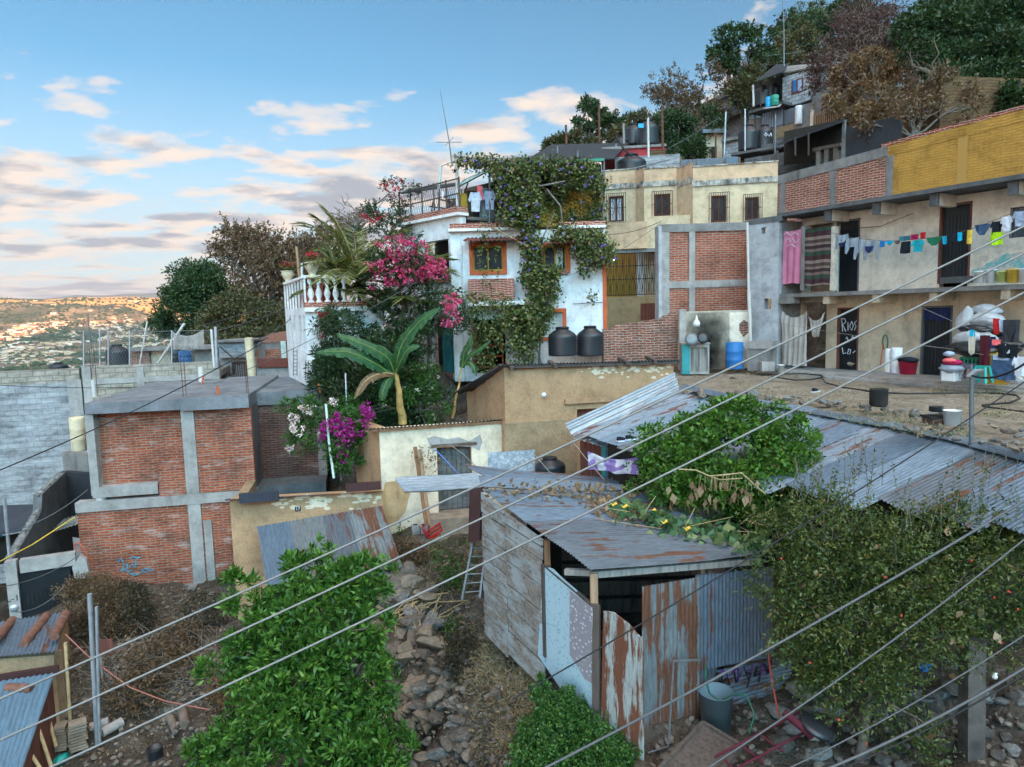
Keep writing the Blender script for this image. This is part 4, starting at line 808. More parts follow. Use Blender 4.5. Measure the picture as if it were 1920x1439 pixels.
# left section, turned away
S = Fr(None, None, None, (757, 560, 26.6), (868, 560, 23.95), -2.4); S.o = F.o; TM = F.M.inverted() @ S.M
def sb(): m = MB(); m.M = TM; return m
so_ = S.rect(788, 452, 842, 523); l_o = S.rect(806, 596, 850, 700); zt2 = S.z(860, 405)
sb().wall(0, S.len, 0, zt2, 0, .25, [so_, l_o]).build('side_wall', 'white_wall', F)
sb().box(-.1, S.len + .05, -.14, .3, zt2 + .1, zt2 + .3).build('side_brick_parapet', 'brick_trim', F); sb().box(-.15, S.len + .1, -.2, .3, zt2, zt2 + .098).build('side_moulding', 'white_paint', F)
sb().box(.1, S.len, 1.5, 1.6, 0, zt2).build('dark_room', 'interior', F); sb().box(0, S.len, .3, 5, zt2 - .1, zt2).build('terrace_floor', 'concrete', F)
a, b, c, d = S.rect(832, 596, 848, 698); sb().box(a, b, -.06, .3, c, d).build('turquoise_pillar', 'turquoise', F); a, b, c, d = S.rect(802, 697, 850, 708); sb().box(a, b, -.1, .28, c, d).build('brick_sill', 'brick_trim', F)
a, b, c, d = S.rect(800, 523, 846, 531); sb().box(a, b, -.08, .0, c, d).build('brick_sill', 'brick_trim', F); a, b, c, d = S.rect(789, 452, 842, 523); sb().box(b - .15, b + .02, .1, .2, c, d).build('window_jamb', 'frame_wood', F)
sb().box(.2, S.len, 3.0, 3.1, zt2, zt2 + 1.7).build('shelter_back', 'wood_dark', F)  # dark board added for the shadow under the porch roof
for k in range(9): x = .2 + S.len * k / 9.5; sb().box(x, x + RN.uniform(.15, .45), 1.2, 1.7, zt2, zt2 + RN.uniform(.5, 1.2)).build('stored_box', RN.choice(['wood_grey', 'c_pale', 'cardboard', 'wood_dark', 'c_char', 'plastic_grey']), F)
# mesh railing of the terrace
mb = sb(); z0 = zt2 + .3; N_ = 34
for i in range(N_): x = S.len * i / (N_ - 1); mb.tube([(x, .0, z0), (x + .3, 0, z0 + .95)], .006, 3, False); mb.tube([(x, .0, z0), (x - .3, 0, z0 + .95)], .006, 3, False)
for i in range(6): x = S.len * i / 5; mb.tube([(x, 0, z0), (x, 0, z0 + 1)], .03, 5)
for z in (z0 + .95, z0 + .45): mb.tube([(0, 0, z), (S.len, 0, z)], .025, 5)
mb.build('mesh_railing', 'wood_dark', F)
mb = sb(); [mb.tube([(S.len * RN.random(), .6 + RN.random(), z0 + RN.random() * .5), (S.len * RN.random(), .6 + RN.random(), z0 + .2 + RN.random() * .9)], .03, 5) for i in range(9)]; mb.build('stored_branches', 'wood_grey', F)
# antenna
A0 = P(846, 300, 25); t = thing('antenna', 'tall thin television antenna standing over the white house terrace', 'antenna', A0)
def Lo(o, *q): return P(*q) - Vector(o.location)
MB().tube([Lo(t, 848, 312, 25), Lo(t, 842, 265, 25), Lo(t, 825, 168, 25)], [.03, .022, .008], 5).build('mast', 'iron_grey', t); mb = MB(); mb.tube([Lo(t, 818, 267, 25), Lo(t, 866, 267, 25)], .012, 4).tube([Lo(t, 834, 274, 24.5), Lo(t, 850, 258, 25.5)], .012, 4).build('crossbar', 'iron_grey', t)
# ---- left wing with balustrade ----
F = Fr('white_wing', 'white annex with slit windows, balustrade and brick trimmed balcony beside the palm', 'annex', (575, 640, 22.0), (720, 640, 22.6), -3.2)
zf = F.z(580, 577); Q(F, 'front_wall', 'white_wall', 577, 577, 720, 735, .0, .25); w = F.rect(612, 595, 632, 625)
o = MB().wall(w[0] - .05, w[1] + .05, w[2] - .05, w[3] + .05, -.03, -.001, [w]).build('window', 'mustard', F); MB().box(w[0], w[1], -.012, -.002, w[2], w[3]).build('pane', 'glass', o)
MB().box(0, F.len, .3, 5, zf - .1, zf).build('terrace_floor', 'concrete', F); MB().box(0, F.len * .8, -.1, .2, zf + .001, zf + .16).build('brick_trim', 'brick_trim', F); MB().box(.0, F.len * .8, -.16, .2, zf - .14, zf).build('moulding', 'white_paint', F)
zr_ = F.z(600, 522, 0)
for x in (583, 598, 614, 630, 646): a = F.u(x, 560); h_ = zr_ - zf - .16; MB().lathe([(.10, 0), (.10, .04), (.05, .08), (.11, h_ * .35), (.05, h_ * .62), (.04, h_ * .72), (.09, h_ * .85), (.09, h_)], (a, .05, zf + .16), 10).build('baluster', 'white_paint', F)
MB().box(-.06, F.len * .62, -.06, .16, zr_, zr_ + .1).build('handrail', 'white_paint', F)
Q(F, 'red_back_wall', 'red_paint', 582, 532, 650, 574, 1.6, 1.7)
S = Fr(None, None, None, (538, 640, 26.0), (575, 640, 22.0), -3.2); TM = F.M.inverted() @ S.M
def sb(): m = MB(); m.M = TM; return m
hs = [S.rect(x - 1.8, 592, x + 1.8, yb) for x, yb in ((545, 650), (553, 652), (564, 657), (571.5, 660))]
sb().wall(0, S.len, 0, zf, 0, .25, hs).build('side_wall', 'white_wall', F); sb().box(.1, S.len, .26, .3, 0, zf).build('slit_glass', 'mustard', F)
mb = sb()
for i in range(8): x = S.len * i / 7; mb.box(x - .03, x + .03, 0, .06, zf, zr_)
mb.box(0, S.len, -.03, .09, zr_, zr_ + .08); mb.build('side_railing', 'white_paint', F); sb().box(.1, S.len, .5, .6, zf, zr_ - .15).build('red_side_panel', 'red_paint', F)
mb = MB(); [mb.tube([LF(F, x, y0, 21.9), LF(F, x, y1, 21.9)], .012, 4) for x, y0, y1 in ((550, 655, 705), (557, 655, 705), (573, 676, 712), (578, 676, 712))]; [mb.tube([LF(F, 550, y, 21.9), LF(F, 557, y, 21.9)], .01, 4) for y in range(660, 705, 7)]; mb.build('steel_ladder_bars', 'iron_grey', F)
for (x, y, Y, l) in ((586, 522, 22, 'cream urn of red flowers on the balustrade corner'), (541, 534, 25.6, 'smaller cream urn at the far end of the balustrade')):
    t = thing('urn', l, 'urn', P(x, y, Y)); s = 1; MB().lathe([(0, 0), (.2, 0), (.2, .06), (.1, .12), (.14, .2), (.24, .38), (.22, .46), (.27, .5), (.22, .49), (0, .46)], (0, 0, 0), 14).build('vase', 'pot_cream', t)
    t['_fl'] = 1
# ================= mid distance roof terrace, walls on the left =================
F = Fr('grey_block_building', 'long grey block building with a flat roof terrace at the far left', 'building', (-60, 830, 24.2), (160, 830, 25.3), -9.5)
za = F.z(80, 694); MB().box(-16, F.len, 0, .3, 0, za - .5).build('rendered_wall', 'block_grey', F); MB().box(-16, F.len, .01, .28, za - .5, za).build('block_courses', 'block_tan', F); Q(F, 'column', 'concrete_light', 134, 712, 160, 900, -.03, 0)
S = Fr(None, None, None, (160, 700, 25.3), (412, 700, 26.5), -9.5); TM = F.M.inverted() @ S.M
def sb(): m = MB(); m.M = TM; return m
zc_ = S.z(280, 683); sb().box(0, S.len, 0, .28, 5, zc_).build('upper_block_wall', 'block_tan', F); a, b, c, d = S.rect(160, 706, 412, 716); sb().box(a, b, -.03, 0, c, d).build('tie_beam', 'concrete_light', F)
sb().box(-.1, .18, -.04, .3, 5, zc_ + .02).build('column', 'concrete_light', F); sb().box(S.u(256, 700), S.u(256, 700) + .25, -.04, 0, 5, zc_ - .1).build('column', 'concrete_light', F); sb().box(S.len - .25, S.len, -.04, .3, 5, zc_ + .01).build('column', 'concrete_light', F)
sb().box(0, S.len, .29, 5, zc_ - .6, zc_ - .36).build('deck', 'concrete', F)
S0 = S
def SP(px, py, v): u, v_, z = S0.L(px, py, v); return S0.W(u, v_, z)
t = thing('chain_link_fence', 'chain link fence with thin metal posts on the left roof terrace', 'fence', SP(160, 683, .1))
mb = MB(); tl = Vector(t.location)
for x in (157, 187, 203, 243, 322, 399): mb.tube([SP(x, 690, .1) - tl, SP(x, 620, .1) - tl], .03, 5)
mb.build('post', 'galv', t); mb = MB(); n = 46
for i in range(n):
    for s_ in (-1, 1):
        x0 = 157 + (405 - 157) * i / n; x1 = x0 + s_ * 30
        if 150 < x1 < 410: mb.tube([SP(x0, 684, .1) - tl, SP(x1, 624, .1) - tl], .0045, 3, False)
mb.tube([SP(157, 624, .1) - tl, SP(403, 620, .1) - tl], .012, 4); mb.build('wire_mesh', 'iron_grey', t)
# side ruins between terrace and white wing
F = Fr('grey_stair_house', 'small grey block house with a barred gate beyond the brick house roof', 'house', (408, 660, 29), (472, 660, 29), -4)
Q(F, 'wall', 'block_grey', 410, 641, 464, 671, 0, 2); Q(F, 'lower_wall', 'concrete_light', 405, 671, 474, 730, .3, 2); Q(F, 'roof', 'concrete', 400, 638, 466, 642, -.2, 2.2)
mb = MB(); a, b, c, d = F.rect(438, 679, 466, 716, .2); [mb.box(a + (b - a) * i / 7 - .015, a + (b - a) * i / 7 + .015, .2, .23, c, d) for i in range(8)]; mb.box(a, b, .19, .24, d - .04, d + .03).box(a - .05, a + .03, .18, .25, c, d).box(b - .03, b + .05, .18, .25, c, d).build('gate', 'gutter_brown', F)
mb = MB(); [mb.tube([LF(F, 412, y, 28.7), LF(F, 440, y + 24, 28.4)], .03, 5) for y in (650, 684, 688)]; mb.build('stair_rail', 'iron', F)
F = Fr('ruined_brick_rooms', 'low ruined brick rooms with a maroon band beyond the roof', 'ruin', (465, 690, 30), (545, 690, 30), -4)
Q(F, 'brick_wall', 'brick_red', 464, 655, 545, 675, 0, .3); Q(F, 'rendered_wall', 'concrete', 464, 641, 545, 656, .02, .3); Q(F, 'maroon_band', 'red_tile', 482, 673, 544, 689, -.6, -.3); Q(F, 'lower_wall', 'concrete_light', 482, 689, 546, 725, -.5, -.2); Q(F, 'pillar', 'green_white', 527, 640, 536, 673, -.05, 0)
Q(F, 'pillar', 'concrete', 487, 648, 497, 673, -.05, 0); MB().slab(LF(F, 490, 642, 30), LF(F, 548, 640, 30), LF(F, 548, 618, 33), LF(F, 500, 628, 33), .06).build('rusty_roof', 'terracotta', F)
t = thing('concrete_post', 'patterned concrete post with wires beyond the brick house roof', 'post', P(474, 716, 27)); MB().tube([(0, 0, 0), (-.05, 0, 1.75)], .17, 8).build('shaft', 'pot_cream', t)
F = Fr('terrace_store', 'low brick store rooms at the back of the left roof terrace', 'store', (245, 660, 37), (400, 655, 37), -2.5)
Q(F, 'brick_wall', 'brick_ruin', 245, 660, 280, 685, 0, 2); Q(F, 'pale_wall', 'cream_low', 278, 655, 322, 685, .2, 2); Q(F, 'roof', 'concrete', 244, 652, 402, 657, -.3, 3); Q(F, 'side_wall', 'concrete', 365, 656, 400, 690, .2, 2)

# ================= big brick house, left =================
F = BR = Fr('brick_house', 'unfinished two-storey orange brick house with concrete columns and a flat roof slab', 'house', (160, 930, 18.5), (480, 925, 19.4), -7.9)
u = lambda x, y, v=0: F.u(x, y, v)
zl = F.z(300, 942); zl2 = F.z(300, 930); zu = F.z(300, 770)
MB().box(F.u(148, 1000), F.len, 0, .22, 0, zl2 - .3).build('lower_wall', 'brick_orange', F)
a0 = F.u(146, 950); MB().box(a0 - .05, F.len + .02, -.06, .3, zl2 - .3, zl2 - .02).build('floor_beam', 'concrete_light', F)
c1, c2 = F.u(345, 850), F.u(369, 850)
MB().box(c2, F.len, 0, .22, zl2, zu).build('upper_wall', 'brick_orange', F, 'upper right brick wall')
MB().box(F.u(177, 850), c1, .3, .5, zl2 - .02, zu).build('recessed_wall', 'brick_orange', F); MB().box(F.u(297, 900), c1, .0, .299, zl2 - .02, F.z(320, 873)).build('brick_pier', 'brick_orange', F)
MB().box(F.u(173, 920), F.u(296, 915), -.02, .298, F.z(235, 930), F.z(235, 911)).build('sill_beam', 'concrete_light', F)
MB().box(F.u(165, 850), F.u(181, 850), -.03, .3, F.z(170, 930), zu).build('column', 'concrete_light', F); MB().box(c1, c2, -.04, .3, 0, zu).build('column', 'concrete_light', F); a, b, c, d = F.rect(386, 975, 401, 1085); MB().box(a, b, -.05, 0, 0, d).build('short_column', 'concrete_light', F)
MB().lathe([(0, 0), (.13, 0), (.13, F.z(185, 930) - F.z(185, 947)), (0, .3)], (F.u(186, 940), .15, F.z(185, 947)), 14).build('round_pipe', 'pipe_white', F)
MB().box(F.u(160, 760), F.u(343, 760), -.08, 6.2, zu, zu + .3).box(F.u(343, 760), F.len, -.22, 6.4, zu - .02, zu + .34).build('roof_slab', 'roof_slab', F)
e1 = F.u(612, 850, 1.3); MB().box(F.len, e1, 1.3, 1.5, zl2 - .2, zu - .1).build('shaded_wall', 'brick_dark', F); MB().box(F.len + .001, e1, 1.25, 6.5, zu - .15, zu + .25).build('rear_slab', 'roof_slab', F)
MB().box(F.len, e1, .3, 1.299, zl2 - .35, zl2 - .02).box(F.len - .2, F.len - .001, .221, 1.5, zl2 - .02, zu - .03).build('side_return', 'concrete_dark', F); MB().box(e1 - .25, e1, 1.25, 1.3, zl2 - .2, zu - .151).build('end_column', 'concrete', F)
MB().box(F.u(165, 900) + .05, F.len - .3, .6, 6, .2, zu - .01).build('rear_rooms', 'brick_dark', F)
scrawl(F, F, [[(x + dx, y + dy) for dx, dy in st] for x, y, st in [(222, 1047, [(0, 8), (4, 0), (9, 7)]), (232, 1058, [(0, 10), (0, 0), (7, 1), (6, 9)]), (243, 1044, [(0, 4), (6, 0), (14, 3), (20, 1)]), (242, 1056, [(0, 8), (6, 2), (12, 8), (14, 2)]), (255, 1050, [(0, 0), (0, 10)]),
   (226, 1068, [(0, 2), (8, 0), (14, 5), (22, 1)]), (265, 1066, [(8, 0), (0, 4), (8, 8), (14, 4), (8, 0)]), (280, 1062, [(0, 0), (2, 10), (8, 6)]), (244, 1076, [(0, 0), (8, 3), (16, 1)])]], -.012, .013, 'c_cyan')
MB().box(F.u(262, 1095), F.u(372, 1090), -.35, 0, .2, F.z(320, 1098)).build('plinth', 'concrete', F)
mb = MB()
for (x, y0, y1) in ((344, 655, 755), (350, 655, 755), (175, 640, 745), (183, 640, 745), (463, 665, 745), (466, 665, 745)):
    k = LF(F, x, y1 - 5, 19.6); mb.tube([k, k + Vector((0, 0, (y1 - y0) * .0125))], .01, 4)
for y in range(4, 10): k = LF(F, 345, 755, 19.6) + Vector((0, 0, y * .12)); mb.box(k.x - .01, k.x + .1, k.y - .01, k.y + .01, k.z, k.z + .01)
mb.build('rebar', 'rebar', F)
mb = MB(); 
for x, y in ((408, 752), (411, 752), (752, 0))[:2]: k = LF(F, x, y, 19.5); mb.tube([k, k + Vector((0, 0, .42))], .022, 5)
k = LF(F, 378, 722, 22); mb.tube([k, k + Vector((.08, 0, .3))], .03, 5); k = LF(F, 601, 738, 20.5); mb.tube([k, k + Vector((-.05, 0, .3))], .03, 5); mb.build('orange_conduit', 'orange_rebar', F)
mb = MB(); k = LF(F, 378, 716, 23); mb.tube([k, k + Vector((0, 0, .5))], .09, 8); k = LF(F, 177, 745, 19.5); mb.tube([k, k + Vector((0, 0, .5))], .05, 8); mb.build('vent_pipe', 'pipe_white', F)
# stepped retaining wall and gate at the left
F = Fr('stepped_concrete_wall', 'tall dark concrete wall stepping down behind the brick house', 'wall', (26, 1048, 17.2), (124, 885, 21.6), -9.8)
q = [(26, 1046), (78, 958), (79, 927), (124, 885)]; tpz = {round(F.u(x, y), 3): F.z(x, y) for x, y in q}
p = [F.L(x, y) for x, y in q]; mb = MB(); mb.prism([(p[0][0], 0, -1), (p[3][0], 0, -1), p[3], p[2], p[1], p[0]], (0, .22, 0)); mb.build('wall', 'concrete_dark', F)
mb = MB(); [mb.rock((p[0][0] + (p[1][0] - p[0][0]) * i / 14, .1, p[0][2] + (p[1][2] - p[0][2]) * i / 14), .11, i) for i in range(15)]; [mb.rock((p[2][0] + (p[3][0] - p[2][0]) * i / 10, .1, p[2][2] + (p[3][2] - p[2][2]) * i / 10), .11, i + 30) for i in range(11)]; mb.build('broken_edge', 'stone_grey', F)
F = Fr('black_yard_wall', 'black painted yard wall behind the stepped concrete wall', 'wall', (122, 930, 21.6), (185, 930, 21.0), -9); Q(F, 'wall', 'dark_tin', 122, 888, 185, 1010, 0, .2); Q(F, 'upper_wall', 'concrete', 118, 850, 165, 889, .3, .5)
F = Fr('yard_gate', 'black sheet metal gate in a concrete frame at the lower left', 'gate', (14, 1105, 16.8), (160, 1085, 17.5), -10)
MB().box(0, F.u(36, 1105), -.05, .2, 0, F.z(25, 1052)).build('gate_pillar', 'concrete_light', F); Q(F, 'gate_beam', 'concrete_light', 36, 1044, 142, 1068, -.04, .18); poly(F, 'beam_end', 'concrete_light', [(135, 1064), (150, 1042), (162, 1050), (168, 1085), (140, 1085)], -.03, .15)
a, b, c, d = F.rect(36, 1066, 136, 1165, .05); mb = MB().box(a, b, .05, .08, 0, d); [mb.box(a + (b - a) * i / 12, a + (b - a) * i / 12 + .03, .035, .05, 0, d - .5) for i in range(13)]; mb.box(a, b, .03, .05, d - .55, d - .5); mb.build('gate_leaf', 'door_black', F)
def text(F, s, px, py, size, mat, v, par=None, name='painted_text', ry=0):
    cu = bpy.data.curves.new(name, 'FONT'); cu.body = s; cu.size = size; cu.extrude = .002; cu.align_x = 'CENTER'; cu.align_y = 'CENTER'; o = bpy.data.objects.new(name, cu); COL.objects.link(o)
    dg = bpy.context.evaluated_depsgraph_get(); me = bpy.data.meshes.new_from_object(o.evaluated_get(dg)); bpy.data.objects.remove(o); me.materials.clear(); me.materials.append(M[mat]); o = link(name, me, par or F)
    u_, v_, z_ = F.L(px, py, v); o.location = (u_, v_, z_); o.rotation_euler = (R(90), 0, 0); return o
text(F, 'L-1', 24, 1123, .22, 'dark', -.056); text(F, 'L-1', 28, 1166, .22, 'dark', -.056)
e = F.L(26, 1141, -.06); mb = MB(); mb.M = Matrix.Translation(e) @ Matrix.Rotation(R(90), 4, 'X'); mb.lathe([(0, .03), (.09, .03), (.1, 0), (.1, -.02)], (0, 0, 0), 16); mb.build('electric_meter', 'galv', F)
# dark yard roofs at the far left, seen past the wall
F = Fr('tarp_covered_shed', 'low shed covered by a dark grey tarpaulin at the left edge', 'shed', (-60, 1000, 19.5), (75, 990, 20.5), -9.5)
MB().slab(LF(F, -60, 1010, 19), LF(F, 62, 985, 19.5), LF(F, 82, 945, 22), LF(F, -60, 950, 22), .1).build('tarpaulin', 'gutter', F); Q(F, 'wall', 'interior', -60, 1010, 50, 1060, .3, .5); Q(F, 'blue_drum', 'plastic_cyan', -5, 995, 4, 1008, -.2, 0)
# ================= small adobe house bottom left =================
def B3(mb, *q): return mb
t = thing('tile_roof_house', 'small adobe house with tin and clay tile roof in the lower left corner', 'house', P(60, 1330, 13.6)); tl = Vector(t.location); p = lambda *q: P(*q) - tl
MB().corr(p(-70, 1176, 14.9), p(124, 1148, 15.3), p(106, 1222, 13.3), p(-90, 1240, 13.0), .09, .02, 2).build('tin_roof', 'zinc_b', t)
rf = []
for (xa, ya, xb, yb) in ((88, 1160, 45, 1213), (124, 1156, 103, 1197), (24, 1168, -8, 1205)):
    mb = MB(); A, B = p(xa, ya, 15.1), p(xb, yb, 13.6)
    for i in range(8):
        a = A.lerp(B, i / 8); b_ = A.lerp(B, (i + 1.15) / 8); mb.tube([a + Vector((0, 0, .06)), b_ + Vector((0, 0, .04))], [.10, .085], 10)
    mb.build('tile_row', 'terracotta', t)
A, B, C, D = p(-80, 1238, 13.1), p(100, 1224, 13.4), p(126, 1160, 15.2), p(-80, 1182, 14.8)
dz = Vector((0, 0, -3)); k = Vector((0, 0, -.05)); mb = MB(); mb.prism([A + k, B + k, B + dz, A + dz], (0, .25, 0)); mb.build('front_wall', 'adobe_dull', t)
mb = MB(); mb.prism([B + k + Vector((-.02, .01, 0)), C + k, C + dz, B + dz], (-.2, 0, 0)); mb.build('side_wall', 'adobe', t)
MB().corr(p(-30, 1282, 12.6), p(102, 1262, 13.0), p(40, 1445, 11.2), p(-70, 1460, 10.9), .1, .02, 1).build('lean_to_roof', 'blue_tin', t)
MB().beam(p(-30, 1276, 12.8), p(110, 1254, 13.2), .06, .14).build('roof_beam', 'gutter_brown', t); mb = MB(); mb.prism([p(98, 1275, 13), p(45, 1440, 11.3), p(45, 1440, 11.3) + dz, p(98, 1275, 13) + dz], (-.05, 0, 0)); mb.build('board_wall', 'frame_wood', t)
MB().tube([p(12, 1290, 12.6), p(60, 1292, 12.6)], .09, 8).build('loose_tile', 'terracotta', t)
for i, (xa, ya, xb, yb, Y) in enumerate(((123, 1205, 133, 1380, 13.3), (70, 1360, 97, 1439, 12.2), (85, 1325, 105, 1400, 12.8), (52, 1405, 78, 1445, 11.8))):
    o = MB().tube([P(xa, ya, Y), P(xb, yb, Y - .2)], .035, 6).build('wooden_pole', 'dry_stalk'); tag(o, ['crooked pole leaning on the adobe corner under the clay tiles', 'bamboo pole leaning under the lean-to at the bottom edge', 'bamboo pole against the brown board wall', 'short stick leaning at the lowest left corner'][i], 'pole')

# ================= lower adobe house with tin awning =================
F = Fr('lower_adobe_house', 'low ochre adobe house numbered 17 with a rusty tin awning', 'house', (434, 990, 16.7), (720, 970, 17.5), -7.2)
zt_ = F.z(434, 938); zr2 = F.z(718, 922)
MB().wall(0, F.len, -.6, 9, 0, .3, top=lambda u: zt_ + (zr2 - zt_) * u / F.len, us=[F.len / 2]).build('wall', 'adobe', F)
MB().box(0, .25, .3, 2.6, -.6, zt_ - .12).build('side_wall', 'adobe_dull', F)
A, B = Vector((-.1, -.2, zt_ + .06)), Vector((F.len, -.2, zr2 + .06)); MB().corr(A, B, B + Vector((0, 1.6, -.35)), A + Vector((0, 1.6, -.35)), .08, .018).build('roof', 'zinc_b', F)
Q(F, 'gutter', 'gutter', 448, 925, 522, 942, -.35, -.2); Q(F, 'gutter', 'gutter_brown', 648, 907, 714, 921, -.35, -.2, 'brown gutter piece')
mb = MB()
for i in range(60):
    x = RN.choice([.4, .45, .55, .6, .65, .85, .9, .95]) * F.len + RN.uniform(-.5, .1) * F.len * .25; zz = zt_ + (zr2 - zt_) * x / F.len - abs(RN.gauss(.16, .12)); n = 7; r_ = RN.uniform(.03, .11)
    mb.add([(x + r_ * 1.6 * math.cos(6.28 * j / n) * RN.uniform(.5, 1.2), -.004 - .0001 * i, zz + r_ * .7 * math.sin(6.28 * j / n) * RN.uniform(.5, 1.2)) for j in range(n)], [list(range(n))])
mb.build('whitewash_patches', 'lime_wall', F)
o = Q(F, 'house_number', 'dark', 553, 951, 564, 959, -.03, 0); text(F, '17', 558.5, 955, .11, 'c_white', -.034, par=o)
t = thing('tin_awning', 'rusty corrugated tin awning leaning from the lower adobe house', 'awning', P(620, 1080, 16)); tl = Vector(t.location); p = lambda *q: P(*q) - tl
A, B, C, D = p(482, 988, 16.5), p(716, 950, 17.2), p(755, 1064, 15.6), p(500, 1098, 15.0)
for a_, b_, m_ in ((0, .26, 'zinc_c'), (.25, .52, 'awning_tin'), (.5, .74, 'rusty2'), (.72, 1, 'fence_tin')):
    o = Vector((0, 0, .012 * (a_ * 10 % 2))); MB().corr(A.lerp(B, a_) + o, A.lerp(B, b_) + o, D.lerp(C, b_) + o, D.lerp(C, a_) + o, .085, .016, 3, sag=.03, seg=5).build('tin_sheet', m_, t)
MB().tube([p(741, 1068, 15.7), p(738, 1190, 15.5)], .06, 6).build('post', 'wood_brown', t)
A, B = p(690, 1085, 15.6), p(738, 1078, 15.6); MB().corr(A + Vector((0, 0, -1.6)), A + Vector((0, 0, 0)), B + Vector((0, .1, 0)), B + Vector((0, .1, -1.6)), .08, .015, 1).build('side_sheet', 'dark_tin', t)
A, B = p(500, 1100, 15.3), p(690, 1085, 15.7); mb = MB(); mb.prism([A, B, B + Vector((0, 0, -2)), A + Vector((0, 0, -2))], (0, .1, 0)); mb.build('dark_screen', 'interior', t)  # near-black sheet stands in for the unlit space under the awning

# ================= lime washed house with wooden door =================
F = LH = Fr('lime_washed_house', 'pale lime washed adobe house with an old plank door', 'house', (714, 880, 17.7), (956, 860, 18.4), -5.45)
z1, z2 = F.z(714, 806), F.z(950, 790); dr = F.rect(821, 838, 886, 972)
MB().wall(0, F.len, -.5, z1, 0, .35, [(dr[0], dr[1], .0, dr[3])], top=lambda u: z1 + (z2 - z1) * u / F.len, us=[F.len * .3, F.len * .7]).build('wall', 'lime_wall', F)
dd = MB(); w_ = dr[1] - dr[0]; [dd.box(dr[0] + w_ * i / 7 + .005, dr[0] + w_ * (i + 1) / 7 - .005, .2 + .006 * (i % 2), .24, .12, dr[3] - .04) for i in range(7)]; do_ = dd.build('door', 'door_wood', F)
MB().box(dr[0] - .04, dr[0] + .03, .08, .2, 0, dr[3]).box(dr[1] - .03, dr[1] + .04, .08, .2, 0, dr[3]).box(dr[0] - .15, dr[1] + .15, -.02, .2, dr[3] + .001, dr[3] + .1).build('door_frame', 'wood_brown', do_); MB().box(dr[0] - .3, dr[1] + .3, -.6, .3, -.5, .1).build('doorstep', 'stone_tan', F)
poly(F, 'bare_render', 'concrete_light', [(800, 822), (815, 818), (840, 824), (860, 820), (880, 828), (900, 815), (905, 830), (898, 845), (885, 838), (822, 837), (812, 850)], -.02, 0); poly(F, 'bare_adobe', 'ochre_plaster', [(716, 930), (722, 905), (755, 900), (770, 920), (760, 960), (740, 985), (716, 985)], -.015, 0)
Q(F, 'ochre_corner', 'ochre_plaster', 944, 800, 958, 845, -.012, 0)
S = Fr(None, None, None, (667, 860, 19.3), (714, 870, 17.7), -5.45); m = MB(); m.M = F.M.inverted() @ S.M; m.wall(0, S.len, -.5, z1, 0, .3, top=lambda u: z1 - .0 * u); m.build('side_wall', 'adobe', F); m = MB(); m.M = F.M.inverted() @ S.M; m.box(-.6, 0, .3, .5, 0, z1 - .3); m.build('dark_doorway', 'interior', F)  # near-black box stands in for the shade in the side recess
A, B = Vector((-.35, -.12, z1 + .05)), Vector((F.len, -.12, z2 + .07)); MB().corr(A, B, B + Vector((0, 1.6, -.34)), A + Vector((.3, 1.8, -.38)), .1, .022, 1, seg=6).build('roof', 'dark_tin', F); MB().beam(A + Vector((0, .05, -.05)), B + Vector((0, .05, -.06)), .05, .06).build('eave_beam', 'wood_brown', F)
# ================= large adobe house =================
F = AH = Fr('large_adobe_house', 'large ochre adobe house with a tin roof edge in the middle', 'house', (948, 800, 18.1), (1263, 790, 19.4), -5.4)
z1, z2 = F.z(948, 688), F.z(1262, 682)
op = F.rect(1082, 766, 1150, 800)
MB().wall(0, F.len, -.3, z1, 0, .4, [op], top=lambda u: z1 + (z2 - z1) * u / F.len).build('wall', 'adobe', F); MB().box(op[0], op[1], .2, .25, op[2], op[3]).build('shutter', 'frame_wood', F)
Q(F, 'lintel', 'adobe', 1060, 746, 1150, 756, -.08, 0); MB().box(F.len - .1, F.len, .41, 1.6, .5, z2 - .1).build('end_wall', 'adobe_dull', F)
Q(F, 'worn_base', 'adobe_dull', 948, 790, 1082, 1000, -.02, 0)
mb = MB()
for i in range(70):
    x = F.len * RN.choice([.52, .6, .66, .8, .86, .9, .95]) + RN.gauss(0, .22); zz = z1 + (z2 - z1) * x / F.len - abs(RN.gauss(.12, .09)) - .04; n = 7; r_ = RN.uniform(.02, .07)
    if x < F.len - .1: mb.add([(x + r_ * 1.8 * math.cos(6.28 * j / n) * RN.uniform(.5, 1.2), -.004 - .0001 * i, zz + r_ * .8 * math.sin(6.28 * j / n) * RN.uniform(.5, 1.2)) for j in range(n)], [list(range(n))])
mb.build('whitewash_patches', 'lime_wall', F)
S = Fr(None, None, None, (877, 790, 20.6), (948, 790, 18.1), -5.4); m = MB(); m.M = F.M.inverted() @ S.M; zs = S.z(879, 736); m.wall(0, S.len, -.3, z1, 0, .4, top=lambda u: zs + (z1 - zs) * u / S.len); m.build('gable_wall', 'adobe', F)
m = MB(); m.M = F.M.inverted() @ S.M; m.beam((-.3, -.12, zs - .05), (S.len + .1, -.12, z1 + .06), .12, .07); m.build('gable_board', 'wood_dark', F)
A, B = Vector((-.1, -.18, z1 + .07)), Vector((F.len + .15, -.18, z2 + .10)); MB().corr(A, B, B + Vector((0, 1.5, -.25)), A + Vector((-.9, 2.6, -1.0)), .1, .024, 1, seg=6).build('roof', 'rusty2', F); MB().beam(A + Vector((.2, .1, -.06)), B + Vector((0, .1, -.07)), .1, .09).build('eave_beam', 'wood_dark', F)
